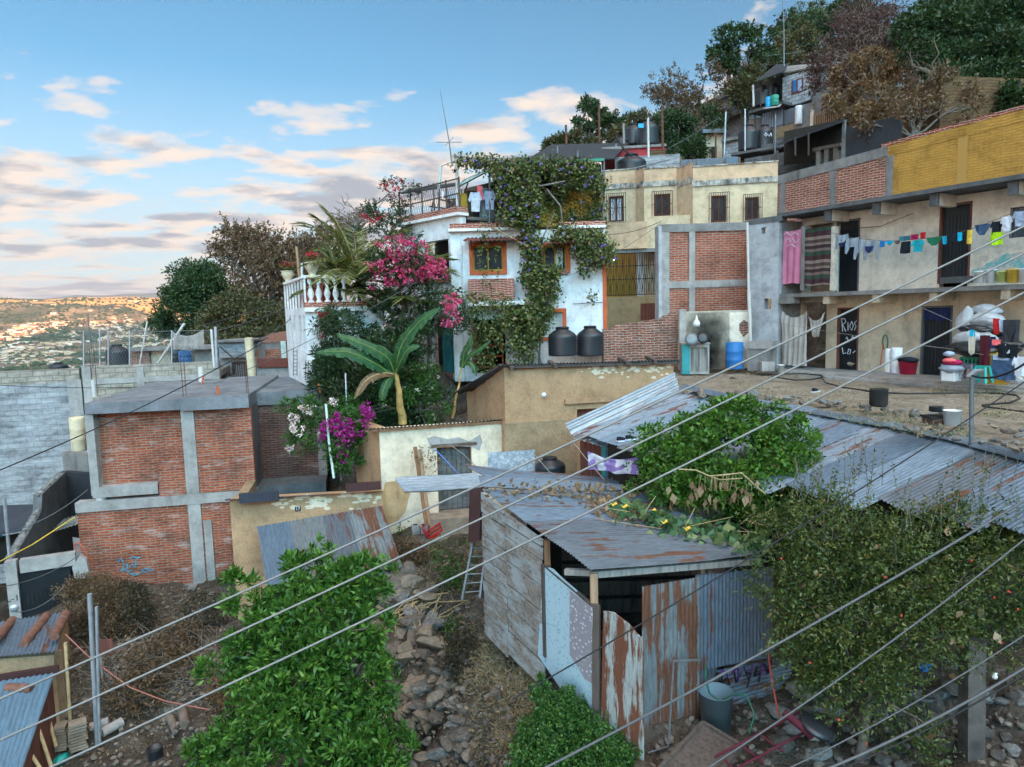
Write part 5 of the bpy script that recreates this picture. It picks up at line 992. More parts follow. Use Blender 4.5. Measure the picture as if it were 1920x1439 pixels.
[MB().beam((F.len * q, -.3, z1 - .04), (F.len * q + .05, .4, z1 + .05), .1, .1).build('rafter', 'wood_dark', F) for q in (.03, .27, .69, .86)]; mb = MB(); mb.M = Matrix.Translation(F.L(1020, 741, -.02)) @ Matrix.Rotation(R(90), 4, 'X'); mb.lathe([(0, .03), (.06, .02), (.07, 0)], n=12); mb.build('lamp_base', 'white_metal', F)
# ================= ruined walls next to the white house, brick house right =================
F = Fr('ruined_brick_wall', 'weathered red brick wall broken off along its top beside the white house', 'wall', (1132, 640, 23.2), (1276, 640, 23.4), -2.6)
q = [(1132, 690), (1276, 690), (1276, 583), (1262, 584), (1256, 590), (1247, 592), (1240, 598), (1225, 600), (1205, 603), (1190, 607), (1180, 605), (1168, 610), (1155, 609), (1148, 617), (1132, 618)]
poly(F, 'wall', 'brick_ruin', q, 0, .25)
F = Fr('brick_gable_house', 'narrow raw brick house wall framed by concrete columns', 'house', (1237, 500, 24.4), (1408, 500, 24.4), -2.4)
Q(F, 'brick_wall', 'brick_red', 1246, 428, 1404, 600, .03, .3); Q(F, 'ring_beam', 'concrete', 1240, 419, 1405, 434, -.02, .32); mb = MB()
for x0, x1 in ((1237, 1255), (1292, 1303)): a, b, c, d = F.rect(x0, 430, x1, 605); MB().box(a, b, -.02, .31, c, F.z(1320, 434)).build('column', 'concrete_light', F)
if 1: Q(F, 'tie_beam', 'concrete_light', 1255, 526, 1403, 539, -.01, .2); Q(F, 'side_face', 'grey_render', 1235, 424, 1241, 600, -.03, .6)
Q(F, 'roof', 'concrete', 1270, 421, 1405, 424, .33, 2.2)
F = Fr('burnt_cooking_wall', 'low plastered wall blackened by smoke behind the outdoor stove', 'wall', (1275, 640, 23.0), (1412, 640, 23.1), -2.4)
Q(F, 'wall', 'soot_wall', 1275, 583, 1410, 692, 0, .25); Q(F, 'corner_pier', 'concrete_light', 1274, 580, 1286, 692, -.03, 0); Q(F, 'yellow_part', 'cream_wall', 1368, 586, 1405, 650, -.01, 0); poly(F, 'exposed_brick', 'brick_ruin', [(1386, 608), (1395, 600), (1404, 606), (1404, 624), (1394, 632), (1386, 620)], -.02, 0)
t = NT('soot', .98, .02); g = t.xyz(t.mp(t.obj, (1, 1, 1))); t.col((.02, .018, .016)); tr = t.N.new('ShaderNodeBsdfTransparent'); mx = t.N.new('ShaderNodeMixShader'); nn = t.noise(t.obj, 2.5, 6, .6)
a, b, c, d = F.rect(1277, 586, 1395, 692); cx, cz = F.u(1325, 640), F.z(1325, 655)
rx = t.math('DIVIDE', t.math('SUBTRACT', g[0], cx), .95); rz_ = t.math('DIVIDE', t.math('SUBTRACT', g[2], cz), 1.9); rr = t.math('SQRT', t.math('ADD', t.math('MULTIPLY', rx, rx), t.math('MULTIPLY', rz_, rz_)))
al_ = t.ramp(t.math('ADD', rr, t.math('MULTIPLY', t.math('SUBTRACT', nn, .5), .9)), [(.1, .96), (.5, .55), (1.0, 0)]); t.link(al_, mx.inputs[0]); t.link(tr.outputs[0], mx.inputs[1]); t.link(t.b.outputs[0], mx.inputs[2]); t.link(mx.outputs[0], t.N['Material Output'].inputs[0])
MB().add([(a, -.015, c), (b, -.015, c), (b, -.015, d), (a, -.015, d)], [(0, 1, 2, 3)]).build('soot_stain', 'soot', F)
o = MB().tube([P(1401, 418, 23), P(1404, 545, 23)], .045, 8).tube([P(1404, 545, 22.9), P(1409, 690, 22.8)], .06, 8).build('drain_pipe', 'pipe_white'); tag(o, 'tall white drain pipe between the brick wall and the grey concrete wall', 'pipe')

# ================= long tin roof below the yard =================
t = thing('long_tin_roof', 'long low building with a patched corrugated tin roof below the yard', 'building', tuple(P(1500, 900, 12.5))); tl = Vector(t.location)
cum = [0]
for a, b in zip(ridge, ridge[1:]): cum.append(cum[-1] + (b - a).length)
def rp(s):
    for i in range(len(ridge) - 1):
        if s <= cum[i + 1] or i == len(ridge) - 2: return ridge[i].lerp(ridge[i + 1], (s - cum[i]) / (cum[i + 1] - cum[i]))
Dv = Vector((-.907, -.42, -.20)); s = .55; i = 0; ms = ['zinc_d', 'zinc_a', 'rusty', 'zinc_c', 'zinc_a', 'zinc_b', 'zinc_d', 'zinc_c', 'zinc_a', 'rusty', 'zinc_b', 'zinc_c']
while s < cum[-1] + 1.2:
    w_ = .78; A = rp(s) + Vector((0, 0, .05)); B = rp(s + w_ + .05) + Vector((0, 0, .03)); L_ = 3.3 + .12 * min(s, 4) - max(0, s - 4) * .33 + RN.uniform(-.12, .12); o = Vector((0, 0, .012 * (i % 3)))
    MB().corr(A - tl + o, B - tl + o, B + Dv * L_ - tl + o, A + Dv * L_ - tl + o, .076, .012, 3, sag=.035, seg=5).build('roof_sheet', ms[i % 12], t); s += w_; i += 1
for k, (A, B, C, D, m_) in enumerate([(P(1264, 698, 17.9), P(1270, 716, 17.6), P(1068, 811, 15.9), P(1059, 794, 16.1), 'zinc_new'), (P(1270, 713, 17.6), P(1274, 735, 17.2), P(1080, 828, 15.5), P(1067, 808, 15.9), 'zinc_new'), (P(1275, 731, 17.15), P(1300, 748, 16.8), P(1128, 838, 14.9), P(1083, 824, 15.4), 'zinc_d')]):
    MB().corr(A - tl, B - tl, C - tl, D - tl, .2 if k < 2 else .08, .03 if k < 2 else .012, 2, sag=.03, seg=8).build('roof_sheet', m_, t, 'new silvery roof sheet' if k < 2 else None)
MB().tube([rp(0) - tl + Vector((0, 0, .1)), P(1105, 826, 15.2) - tl], .02, 5).build('edge_pipe', 'galv', t)
a, b = P(1088, 865, 16.2) - tl, P(1128, 870, 15.7) - tl; mb = MB(); mb.prism([a + Vector((0, 0, .8)), b + Vector((0, 0, .8)), b + Vector((0, 0, -1.8)), a + Vector((0, 0, -1.8))], (.05, .15, 0)); mb.build('brown_door', 'frame_wood', t)
b2 = P(1136, 870, 15.6) - tl; mb = MB(); mb.prism([b + Vector((0, 0, .8)), b2 + Vector((0, 0, .8)), b2 + Vector((0, 0, -1.8)), b + Vector((0, 0, -1.8))], (.05, .15, 0)); mb.build('turquoise_frame', 'turquoise', t)
c = P(1230, 890, 14.2) - tl; MB().corr(b2 + Vector((0, 0, -1.8)), b2 + Vector((0, 0, .75)), c + Vector((0, 0, .6)), c + Vector((0, 0, -1.8)), .08, .014, 1).build('side_sheet', 'zinc_c', t)
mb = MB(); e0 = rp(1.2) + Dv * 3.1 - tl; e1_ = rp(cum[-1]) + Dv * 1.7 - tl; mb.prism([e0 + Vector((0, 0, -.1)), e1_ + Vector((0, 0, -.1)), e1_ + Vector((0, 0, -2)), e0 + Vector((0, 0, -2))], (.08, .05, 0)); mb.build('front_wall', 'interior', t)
# folded ridge caps
i = 0; s = .3; cp = []
while s < cum[-1] + .5:
    a, b = rp(s), rp(s + 1.85); L_ = Vector((.16, .07, -.02)); R_ = Vector((-.2, -.09, -.045)); up = Vector((0, 0, .1 + .02 * (i % 2)))
    mb = MB(); n = 8; vs = []; 
    for j in range(n + 1):
        c = a.lerp(b, j / n); w = .02 * MN.noise(Vector((s + j * .7, 1, 0))); vs += [c + L_ + up + Vector((0, 0, w)), c + up + Vector((0, 0, .025 + w)), c + R_ * (1 + w * 6) + up]
    mb.add([v - tl for v in vs], [f for j in range(n) for f in ((3 * j, 3 * j + 3, 3 * j + 4, 3 * j + 1), (3 * j + 1, 3 * j + 4, 3 * j + 5, 3 * j + 2))]); mb.build('ridge_cap', 'zinc_a' if i % 2 else 'zinc_c', t); s += 1.75; i += 1

# ================= the shack =================
L0, L1, R1, R0 = P(903, 918, 12.1), P(1106, 1076, 8.8), P(1425, 1046, 9.9), P(1240, 925, 12.9)
t = SH = thing('wooden_shack', 'ramshackle shack of weathered planks and tin sheets with an open side', 'shack', (1.4, 10, -5.6)); tl = Vector(t.location)
for k, (a_, b_, m_) in enumerate(((0, .22, 'zinc_c'), (.2, .5, 'zinc_b'), (.48, .72, 'rusty2'), (.70, 1, 'rusty'))):
    o = Vector((0, 0, .015 * k)); o2 = Vector((0, 0, -.06 * k)) * 0; MB().corr(L0.lerp(L1, a_) + o - tl, L0.lerp(L1, b_) + o - tl, R0.lerp(R1, b_) + o - tl, R0.lerp(R1, a_) + o - tl, .076, .012, 3, jag=.0, sag=.05, seg=6).build('roof_sheet', m_, t)
F = Fr(None, None, None, (904, 1020, 12.05), (1110, 1150, 8.85), -5.6); F.o = t; TM = Matrix.Translation(-tl) @ F.M
def PB(mb=None): m = MB(); m.M = TM; return m
us_ = F.u(1016, 1100); ztopf = lambda u: F.z(904, 922) + (F.z(1104, 1076) - F.z(904, 922)) * u / F.len
rows_ = [(.0 + i * .235) for i in range(12)]
mb = PB()
for seg_, (ua, ub) in enumerate(((0, F.u(947, 1050)), (F.u(948, 1050) + .01, us_))):
    for i in range(13):
        z = -.3 + i * .21 + RN.uniform(-.015, .015) + seg_ * .05; za_, zb_ = min(z + .188, ztopf(ua) - .03), min(z + .188, ztopf(ub) - .03); v = RN.uniform(-.015, .02)
        if z > ztopf(ub) - .06: continue
        mb.add([(ua, v, z), (ub, v + RN.uniform(-.01, .01), z - .02), (ub, v, zb_ - .015), (ua, v, za_), (ua, v + .03, z), (ub, v + .03, z - .02), (ub, v + .03, zb_ - .015), (ua, v + .03, za_)], [(0, 1, 2, 3), (7, 6, 5, 4), (0, 4, 5, 1), (3, 2, 6, 7), (1, 5, 6, 2), (0, 3, 7, 4)])
mb.build('plank_wall', 'wood_old', t)
m = PB(); m.box(0, us_, .05, .08, -.3, 2.2); 
def pnl(name, mat, pts, v0, v1):
    m = PB(); m.prism([F.L(x, y, v0) for x, y in pts][::-1], (0, v1 - v0, 0)); return m.build(name, mat, t)
t_ = NT('blue_panel', .6, .3); d_ = t_.vor(t_.obj, 16); t_.col(t_.mix(t_.ramp(d_, [(.2, 1), (.34, 0)]), (.42, .60, .68), (.24, .40, .50)))
t_ = NT('pink_panel', .6, .3); d_ = t_.vor(t_.mp(t_.obj, (1, 1, 1.3)), 13); t_.col(t_.mix(t_.ramp(d_, [(.22, 1), (.32, 0)]), (.30, .29, .33), (.62, .68, .74)))
pnl('blue_panel', 'blue_panel', [(1019, 1062), (1035, 1068), (1052, 1085), (1075, 1105), (1110, 1138), (1109, 1378), (1008, 1228)], 0, .03)
pnl('patterned_panel', 'pink_panel', [(1068, 1108), (1110, 1140), (1109, 1282), (1095, 1272), (1086, 1255), (1068, 1228)], -.012, -.001)
m = PB(); a, b, c, d = F.rect(1017, 1060, 1021, 1230, -.02); m.box(a, b, -.03, .06, c, d); m.beam((F.u(1019, 1062), .02, F.z(1019, 1060)), (F.len, .02, F.z(1110, 1137)), .05, .03); m.build('panel_trim', 'wood_dark', t)
S = Fr(None, None, None, (1126, 1260, 8.78), (1206, 1320, 8.3), -5.6)
m = MB(); m.M = Matrix.Translation(-tl) @ S.M; q = [S.L(x, y) for x, y in [(1131, 1146), (1150, 1149), (1178, 1170), (1200, 1196), (1206, 1192), (1206, 1435), (1126, 1378)]]; m.prism(q[::-1], (0, .02, 0)); m.build('white_tin_panel', 'white_tin', t)
S2 = Fr(None, None, None, (1205, 1230, 8.95), (1445, 1200, 10.2), -5.6); T2 = Matrix.Translation(-tl) @ S2.M
def cp2(x0, x1, t0, t1, b0, b1, mat, v=0):
    m = MB(); m.M = T2; A = Vector(S2.L(x0, b0, v)); B = Vector(S2.L(x1, b1, v)); C = Vector(S2.L(x1, t1, v)); D = Vector(S2.L(x0, t0, v)); m.corr(A, B, C, D, .076, .012, 3, sag=.02, seg=6); m.build('wall_sheet', mat, t)
cp2(1204, 1314, 1100, 1082, 1372, 1345, 'fence_tin'); cp2(1308, 1452, 1080, 1062, 1258, 1232, 'zinc_b', .03); cp2(1303, 1345, 1078, 1072, 1352, 1340, 'rusty2', .06)
m = MB(); m.M = T2; A, B, C, D = [Vector(S2.L(*q)) for q in ((1320, 1262, .1), (1370, 1330, .0), (1484, 1288, .0), (1484, 1228, .1))]; m.corr(A, B, C, D, .09, .016, 1, seg=6); m.build('graffiti_sheet', 'zinc_d', t)
t_ = NT('purple_paint', .8); t_.col((.08, .02, .16)); mb = MB()
def gr(pts, mat, r=.02): 
    m = MB(); m.M = T2
    for st in pts: m.tube([S2.L(x, y, -.06) for x, y in st], r, 4)
    m.build('graffiti', mat, t)
gr([[(1338, 1275), (1346, 1262), (1350, 1280)], [(1354, 1262), (1352, 1282), (1364, 1270), (1368, 1284)], [(1376, 1256), (1380, 1280), (1390, 1262)], [(1400, 1290), (1408, 1262), (1398, 1262)], [(1420, 1250), (1414, 1268), (1426, 1262), (1422, 1280)], [(1434, 1246), (1440, 1262), (1446, 1238)]], 'dark', .018)
gr([[(1345, 1268), (1356, 1256), (1364, 1268)], [(1372, 1262), (1384, 1252), (1384, 1278)], [(1394, 1250), (1404, 1276), (1412, 1246)], [(1424, 1268), (1430, 1244), (1438, 1264)]], 'purple_paint', .016)
mb = MB(); p = lambda *q: P(*q) - tl
mb.beam(p(1113, 1074, 8.95), p(1115, 1210, 8.95), .1, .1); mb.build('post', 'wood_tan', t); MB().beam(p(1118, 1134, 8.85), p(1118, 1378, 8.8), .1, .06).build('post', 'wood_dark', t); MB().beam(p(1025, 1012, 10.05), p(1027, 1075, 10.05), .09, .09).build('post', 'wood_brown', t); MB().beam(p(1316, 1055, 9.75), p(1317, 1085, 9.75), .06, .06).build('post', 'wood_tan', t)
mb = MB(); mb.beam(p(1108, 1078, 8.95) , p(1425, 1052, 9.95), .06, .09); mb.beam(p(1060, 1072, 9.3), p(1110, 1074, 9.1), .08, .08); mb.build('eave_beam', 'wood_grey', t)
bA, bB = Vector((.2, 12.2, 0)), Vector((4.3, 11.6, 0)); mb = MB(); mb.box(bA.x - tl.x, bB.x - tl.x, 1.9, 2.0, -.2, 2.0); mb.build('back_wall', 'interior', t)
mb = MB(); [mb.box(-.6, 2.3, 1.7, 1.76, .2 + i * .33, .2 + i * .33 + .25) for i in range(6)]; mb.build('inner_planks', 'wood_dark', t)
mb = MB(); mb.tube([p(1262, 1240, 8.9), p(1312, 1238, 9.1)], .018, 6).tube([p(1263, 1240, 8.9), p(1253, 1400, 8.7)], .015, 6).tube([p(1253, 1400, 8.7), p(1215, 1412, 8.5)], .012, 6); mb.build('water_pipe', 'iron_grey', t)
mb = MB(); mb.prism([p(880, 918, 12.6), p(903, 914, 12.2), p(898, 1015, 12.1), p(878, 1018, 12.5)], (.04, .05, 0)); mb.build('rusty_plate', 'gutter_brown', t)
# canopy sheets between shack and lime house
t = thing('loose_tin_sheets', 'long pale tin sheets laid from the shack toward the plank door', 'tin sheets', P(950, 910, 13.6)); tl = Vector(t.location); p = lambda *q: P(*q) - tl
MB().corr(p(740, 898, 14.4), p(760, 926, 13.4), p(903, 918, 12.7), p(895, 888, 14.2), .2, .035, 3, sag=.05, seg=8).build('bright_sheet', 'zinc_bright', t)
MB().corr(p(890, 893, 14.3), p(900, 914, 13.0), p(1168, 922, 13.0), p(1168, 908, 14.3), .08, .016, 3, sag=.05, seg=6).build('lower_sheet', 'zinc_a', t); MB().corr(p(872, 872, 15.2), p(905, 894, 14.2), p(1165, 917, 14.0), p(1158, 898, 15.3), .08, .016, 3, sag=.06, seg=6).build('upper_sheet', 'zinc_b', t)
# ================= foliage =================
RS = np.random.RandomState(12)
def unit(a): return a / np.maximum(np.linalg.norm(a, axis=-1, keepdims=True), 1e-9)
def rdir(n): return unit(RS.normal(size=(n, 3)))
def leaves(name, pos, mat, parent=None, size=.1, w=.45, dirs=None, mix=.5, droop=0., rnd=None, fold=.1, var=.35, **kw):
    pos = np.asarray(pos, float); N = len(pos); t = rdir(N)
    if dirs is not None: t = unit(dirs * mix + t * (1 - mix))
    t[:, 2] -= droop; t = unit(t); sd_ = unit(np.cross(t, rdir(N))); nr = np.cross(t, sd_); s = size * (1 + var * RS.uniform(-1, 1, (N, 1)))
    V = np.stack([pos, pos + t * s * .45 + sd_ * s * w / 2 - nr * s * fold, pos + t * s, pos + t * s * .45 - sd_ * s * w / 2 - nr * s * fold], 1).reshape(-1, 3)
    if parent is not None:
        po = parent.o if isinstance(parent, Fr) else parent; bpy_m = np.array((Matrix.Translation(po.location) @ Matrix.Rotation(po.rotation_euler.z, 4, 'Z')).inverted()); V = V @ bpy_m[:3, :3].T + bpy_m[:3, 3]
    me = bpy.data.meshes.new(name); me.vertices.add(N * 4); me.vertices.foreach_set('co', V.ravel()); me.loops.add(N * 4); me.loops.foreach_set('vertex_index', np.arange(N * 4))
    me.polygons.add(N); me.polygons.foreach_set('loop_start', np.arange(N) * 4); me.polygons.foreach_set('loop_total', np.full(N, 4))
    at = me.attributes.new('rnd', 'FLOAT', 'FACE'); r_ = RS.rand(N) if rnd is None else np.clip(rnd * .55 + RS.rand(N) * .45, 0, 1); at.data.foreach_set('value', r_.astype(np.float32))
    me.update(); me.materials.append(M[mat]); return link(name, me, parent, **kw)
CLR, KD = .36, 11
def blob3(specs):   # (px,py,Y,rx,ry[,depth]) -> centre, radii in metres
    o = []
    for q in specs: s = q[2] / FP; o.append((P(*q[:3]), Vector((q[3] * s, (q[5] * s if len(q) > 5 else (q[3] + q[4]) / 2 * s), q[4] * s))))
    return o
def clumps(bl, n, shell=.55):
    v = np.array([b[1].x * b[1].y * b[1].z for b in bl]) ** .75; K = max(len(bl) * 3, n // KD) if n > 299 else n
    k = RS.choice(len(bl), K, p=v / v.sum()); d = rdir(K); r = RS.uniform(shell, 1.0, (K, 1))
    c = np.array([tuple(b[0]) for b in bl])[k]; R_ = np.array([tuple(b[1]) for b in bl])[k]; c = c + d * R_ * r; d = unit(d / R_ * R_.mean(1, keepdims=True))
    if K == n: return c, d
    j = RS.choice(K, n); o = rdir(n) * np.cbrt(RS.rand(n, 1)) * CLR; return c[j] + o * R_[j], unit(d[j] + o * 2.2)
def rosettes(c, d, m, r, up=.25):
    N = len(c); p = np.repeat(c, m, 0); dd = unit(np.repeat(d, m, 0) * .5 + rdir(N * m) + np.array([0, 0, up])); return p + dd * r * RS.uniform(.1, 1, (N * m, 1)), dd, np.repeat(RS.rand(N), m)
def sprays(c, d, m, L, up=.6, out=.6, jit=.35):
    N = len(c); dd = unit(d * out + rdir(N) * jit + np.array([0, 0, up])); t = np.tile(np.linspace(0, 1, m), N)[:, None]; D = np.repeat(dd, m, 0); LL = np.repeat(RS.uniform(.5, 1.2, (N, 1)) * L, m, 0)
    p = np.repeat(c, m, 0) + D * t * LL; p[:, 2] -= (t[:, 0] ** 2) * LL[:, 0] * .12; return p, unit(D * .6 + rdir(N * m) * .8), np.repeat(RS.rand(N), m), dd
def wood(t, mat, base, tgts, r0, n_=5, wob=.12, fork=None, rr=.35):
    mb = MB(); tl = Vector(t.location); base = Vector(base); fk = Vector(fork) if fork is not None else base.lerp(sum((Vector(q) for q in tgts), Vector()) / len(tgts), .45)
    def path(a, b, w):
        L = (b - a).length; o = Vector((RN.random() * 50, 0, 0)); return [a.lerp(b, i / n_) + Vector((MN.noise(o + Vector((i * .6, 0, 0))), MN.noise(o + Vector((i * .6, 9, 0))), MN.noise(o + Vector((i * .6, 0, 9))) + .5 * math.sin(i / n_ * 3.14))) * (w * L * math.sin(math.pi * i / n_)) for i in range(n_ + 1)]
    mb.tube([q - tl for q in path(base, fk, wob)], [r0 * (1 - .35 * i / n_) for i in range(n_ + 1)], 8)
    for q in tgts:
        pa = path(fk, Vector(q), wob * 1.4); mb.tube([x - tl for x in pa], [r0 * .36 * (1 - .85 * i / n_) + .004 for i in range(n_ + 1)], 5)
        for k in range(2):
            a = pa[RN.randint(1, n_ - 1)]; b = a + (pa[-1] - a) * .6 + Vector((RN.uniform(-1, 1), RN.uniform(-1, 1), RN.uniform(-.3, 1))) * (pa[-1] - a).length * rr; mb.tube([x - tl for x in path(a, b, .2)], [r0 * .22 * (1 - .85 * i / n_) + .003 for i in range(n_ + 1)], 4)
    return mb.build('trunk', mat, t)
def tree(name, label, cat, base, specs, mat, n, m, size, cr, bark='bark', r0=.12, w=.45, mode='ros', shell=.5, group=None, limbs=9, droop=.1, crown='crown', up=.3, fork=None):
    b = P(*base); t = thing(name, label, cat, tuple(b), 0, group); bl = blob3(specs); c, d = clumps(bl, n, shell)
    if mode == 'ros': p, dd, rn = rosettes(c, d, m, cr, up)
    else: p, dd, rn, _ = sprays(c, d, m, cr, up)
    leaves(crown, p, mat, t, size, w, dd, .65, droop, rn)
    ix = RS.choice(n, min(limbs, n), replace=False); wood(t, bark, b, [tuple(c[i]) for i in ix], r0, fork=(P(*fork) if fork else None)); return t, c, d
# --- near greenery ---
t, c, d = tree('laurel_tree', 'bright green bushy tree in the foreground below the ochre house', 'tree', (570, 1560, 10.2), [(600, 1180, 10.4, 100, 95), (445, 1110, 10.6, 32, 32), (430, 1245, 10.2, 62, 50), (575, 1075, 10.6, 60, 48), (680, 1090, 10.6, 50, 50), (570, 1300, 10.1, 130, 80), (640, 1400, 9.9, 110, 80), (450, 1400, 9.9, 95, 55), (690, 1280, 10.2, 50, 80), (695, 1185, 10.4, 40, 60), (720, 1410, 9.9, 55, 50), (520, 1150, 10.5, 60, 45), (370, 1425, 9.9, 40, 25)],
    'lf_laurel', 3100, 13, .115, .08, r0=.14, w=.34, up=.5, droop=-.1, limbs=14)
k = RS.choice(len(c), 26); p, dd, rn = rosettes(c[k] + d[k] * .05, d[k], 26, .05); leaves('blossom', p, 'bl_cream', t, .03, .8, dd)
t, c, d = tree('orange_tree', 'rounded glossy green citrus tree growing against the tin roof', 'tree', (1330, 1120, 11.6), [(1360, 845, 12.1, 115, 78), (1265, 865, 12.2, 78, 75), (1465, 855, 12.0, 62, 68), (1330, 920, 11.9, 120, 48), (1430, 925, 11.7, 90, 60), (1228, 915, 12.1, 56, 48), (1505, 830, 12, 30, 45), (1375, 785, 12.2, 60, 38), (1300, 820, 12.2, 50, 40), (1440, 800, 12.2, 45, 38), (1470, 965, 11.5, 60, 40)],
    'lf_orange', 3000, 11, .085, .10, r0=.1, w=.5, limbs=12)
S_ = [(1560, 1010, 8.7, 110, 80), (1690, 1065, 8.6, 150, 85), (1850, 1060, 8.6, 110, 110), (1500, 1110, 8.6, 75, 90), (1610, 1170, 8.4, 120, 80), (1740, 1170, 8.4, 110, 70), (1880, 1190, 8.5, 70, 80), (1530, 1230, 8.5, 60, 60), (1460, 1010, 9.0, 50, 50), (1590, 1290, 8.3, 50, 70), (1700, 1390, 8.2, 45, 55), (1640, 1260, 8.3, 70, 50), (1800, 1000, 8.8, 80, 40)]
t, c, d = tree('pomegranate_tree', 'sprawling small leaved fruit tree with red fruit at the lower right', 'tree', (1610, 1430, 8.5), S_, 'lf_pome', 5800, 10, .055, .32, r0=.07, w=.42, mode='spray', up=.25, limbs=16, shell=.3)
ct, dt = clumps(blob3([(1700, 950, 8.9, 230, 60), (1560, 930, 9.1, 90, 40), (1860, 960, 8.7, 80, 50)]), 55, .8); p, dd, rn, td = sprays(ct, dt * 0 + np.array([0, 0, .4]), 15, .62, 1.2, .2, .3); leaves('sprigs', p, 'lf_pome', t, .05, .4, dd, .6, 0, rn)
mb = MB(); tl = Vector(t.location)
for i in range(55): mb.tube([Vector(ct[i]) - tl, Vector(ct[i] + td[i] * .6) - tl], [.006, .002], 4)
for i in range(140): j = RN.randrange(len(c)); mb.tube([Vector(c[j]) - tl - Vector(d[j]) * .25, Vector(c[j]) - tl + Vector((RN.gauss(0, .1), RN.gauss(0, .1), .25))], [.007, .002], 4)
mb.build('twigs', 'bark_pale', t)
t_ = NT('fruit', .4, .4); t_.col((.52, .05, .03))
for x, y in ((1465, 1048), (1659, 1082), (1572, 1350), (1864, 1121), (1908, 1143), (1821, 1052), (1879, 1205), (1690, 1155), (1625, 1395), (1892, 1110), (1518, 1243)): MB().rock(P(x, y, 7.75) - tl, .02, int(x), 1).build('fruit', 'fruit', t)
k = RS.choice(len(c), 90); leaves('dead_leaves', c[k] + d[k] * .1, 'lf_dry', t, .12, .7, None, .5, .8)
# dried squash vine over the trees and shack roof
t = thing('squash_vine', 'squash vine with big leaves, dry leaves and orange flowers along the shack roof edge', 'vine', tuple(P(1200, 960, 11.6))); tl = Vector(t.location)
rf_n = (L1 - L0).cross(R1 - L0).normalized()
def onroof(px, py, off=.05):
    r = ray(px, py); k = rf_n.dot(L0) / rf_n.dot(r); return r * k + rf_n * (off if rf_n.z > 0 else -off)
q = []; 
for i in range(420): s = RN.random(); x = 1150 + 290 * s; y = 965 + 72 * s + RN.gauss(0, 11); q.append(tuple(onroof(x, y, RN.uniform(.02, .14))))
leaves('green_leaves', q, 'lf_squash', t, .15, 1.0, np.tile([[-.3, -.3, .2]], (420, 1)), .3, 0)
q = [tuple(onroof(RN.choice([905, 950, 1000, 1040, 1080]) + RN.uniform(0, 150), 925 + RN.gauss(0, 9) * 1.0 + (0), .03)) for i in range(300)] + [tuple(onroof(1110 + 90 * s_ + RN.gauss(0, 16), 945 + 25 * s_ + RN.gauss(0, 10), .05)) for s_ in np.random.RandomState(3).rand(380)]
leaves('dry_leaves', q, 'lf_dry', t, .10, .75, None, .5, 0)
for x, y in ((1150, 966), (1244, 1000), (1287, 1013), (1223, 978), (1170, 970)): e = onroof(x, y, .17); n_ = 6; MB().add([e - tl] + [e - tl + Vector((.07 * math.cos(6.28 * j / n_ * 1), .07 * math.sin(6.28 * j / n_), .045 if j % 2 else .0)) for j in range(n_)], [(0, j + 1, (j + 1) % n_ + 1) for j in range(n_)]).build('flower', 'plastic_yellow', t)
mb = MB(); st = [(1270, 880), (1305, 882), (1330, 893), (1365, 890), (1390, 887), (1410, 905), (1435, 927)]; mb.tube([P(x, y, 10.75) - tl for x, y in st], .012, 5); mb.tube([P(x, y, 10.75) - tl for x, y in ((1330, 893), (1350, 900), (1392, 897))], .009, 5)
for i in range(18): x = RN.uniform(1300, 1440); a = P(x, 892, 10.75) - tl; mb.tube([a, a + Vector((RN.gauss(0, .03), 0, -.25))], .005, 3)
for i in range(16): a = P(RN.uniform(1150, 1440), RN.uniform(955, 1030), 10.6) - tl; mb.tube([a, a + Vector((RN.gauss(0, .4), RN.gauss(0, .2), RN.uniform(0, .25)))], .006, 3)
mb.build('stems', 'dry_stalk', t); q = [tuple(P(RN.uniform(1255, 1450), RN.uniform(900, 945), 10.7)) for i in range(42)]; leaves('hanging_dead_leaves', q, 'lf_dry', t, .17, .6, np.tile([[0, 0, -1.]], (42, 1)), .75, .5)
t, c, d = tree('round_bush', 'dense dark green bush below the blue panel at the bottom edge', 'bush', (1060, 1470, 8.8), [(1050, 1345, 8.9, 45, 48), (1085, 1395, 8.7, 75, 60), (1010, 1400, 8.9, 48, 55), (1070, 1440, 8.5, 105, 70), (1120, 1400, 8.5, 45, 40), (1150, 1430, 8.3, 40, 45), (1015, 1300, 9.2, 18, 26)], 'lf_bush', 7500, 9, .036, .05, r0=.04, w=.75, up=.5, shell=.6, limbs=5)
t, c, d = tree('dry_bush', 'round brown half dead bush in front of the black gate', 'bush', (190, 1230, 16.3), [(150, 1110, 16.6, 42, 32), (200, 1125, 16.4, 60, 40), (165, 1165, 16.4, 48, 38), (225, 1170, 16.2, 40, 40)], 'lf_brown', 1300, 14, .055, .12, r0=.05, up=.3)
t, c, d = tree('dusty_shrub', 'grey dusty shrub beside the brown bush at the brick wall foot', 'shrub', (250, 1220, 16.4), [(245, 1120, 16.8, 35, 35), (262, 1160, 16.4, 28, 45)], 'lf_dusty', 500, 12, .06, .14, r0=.03)
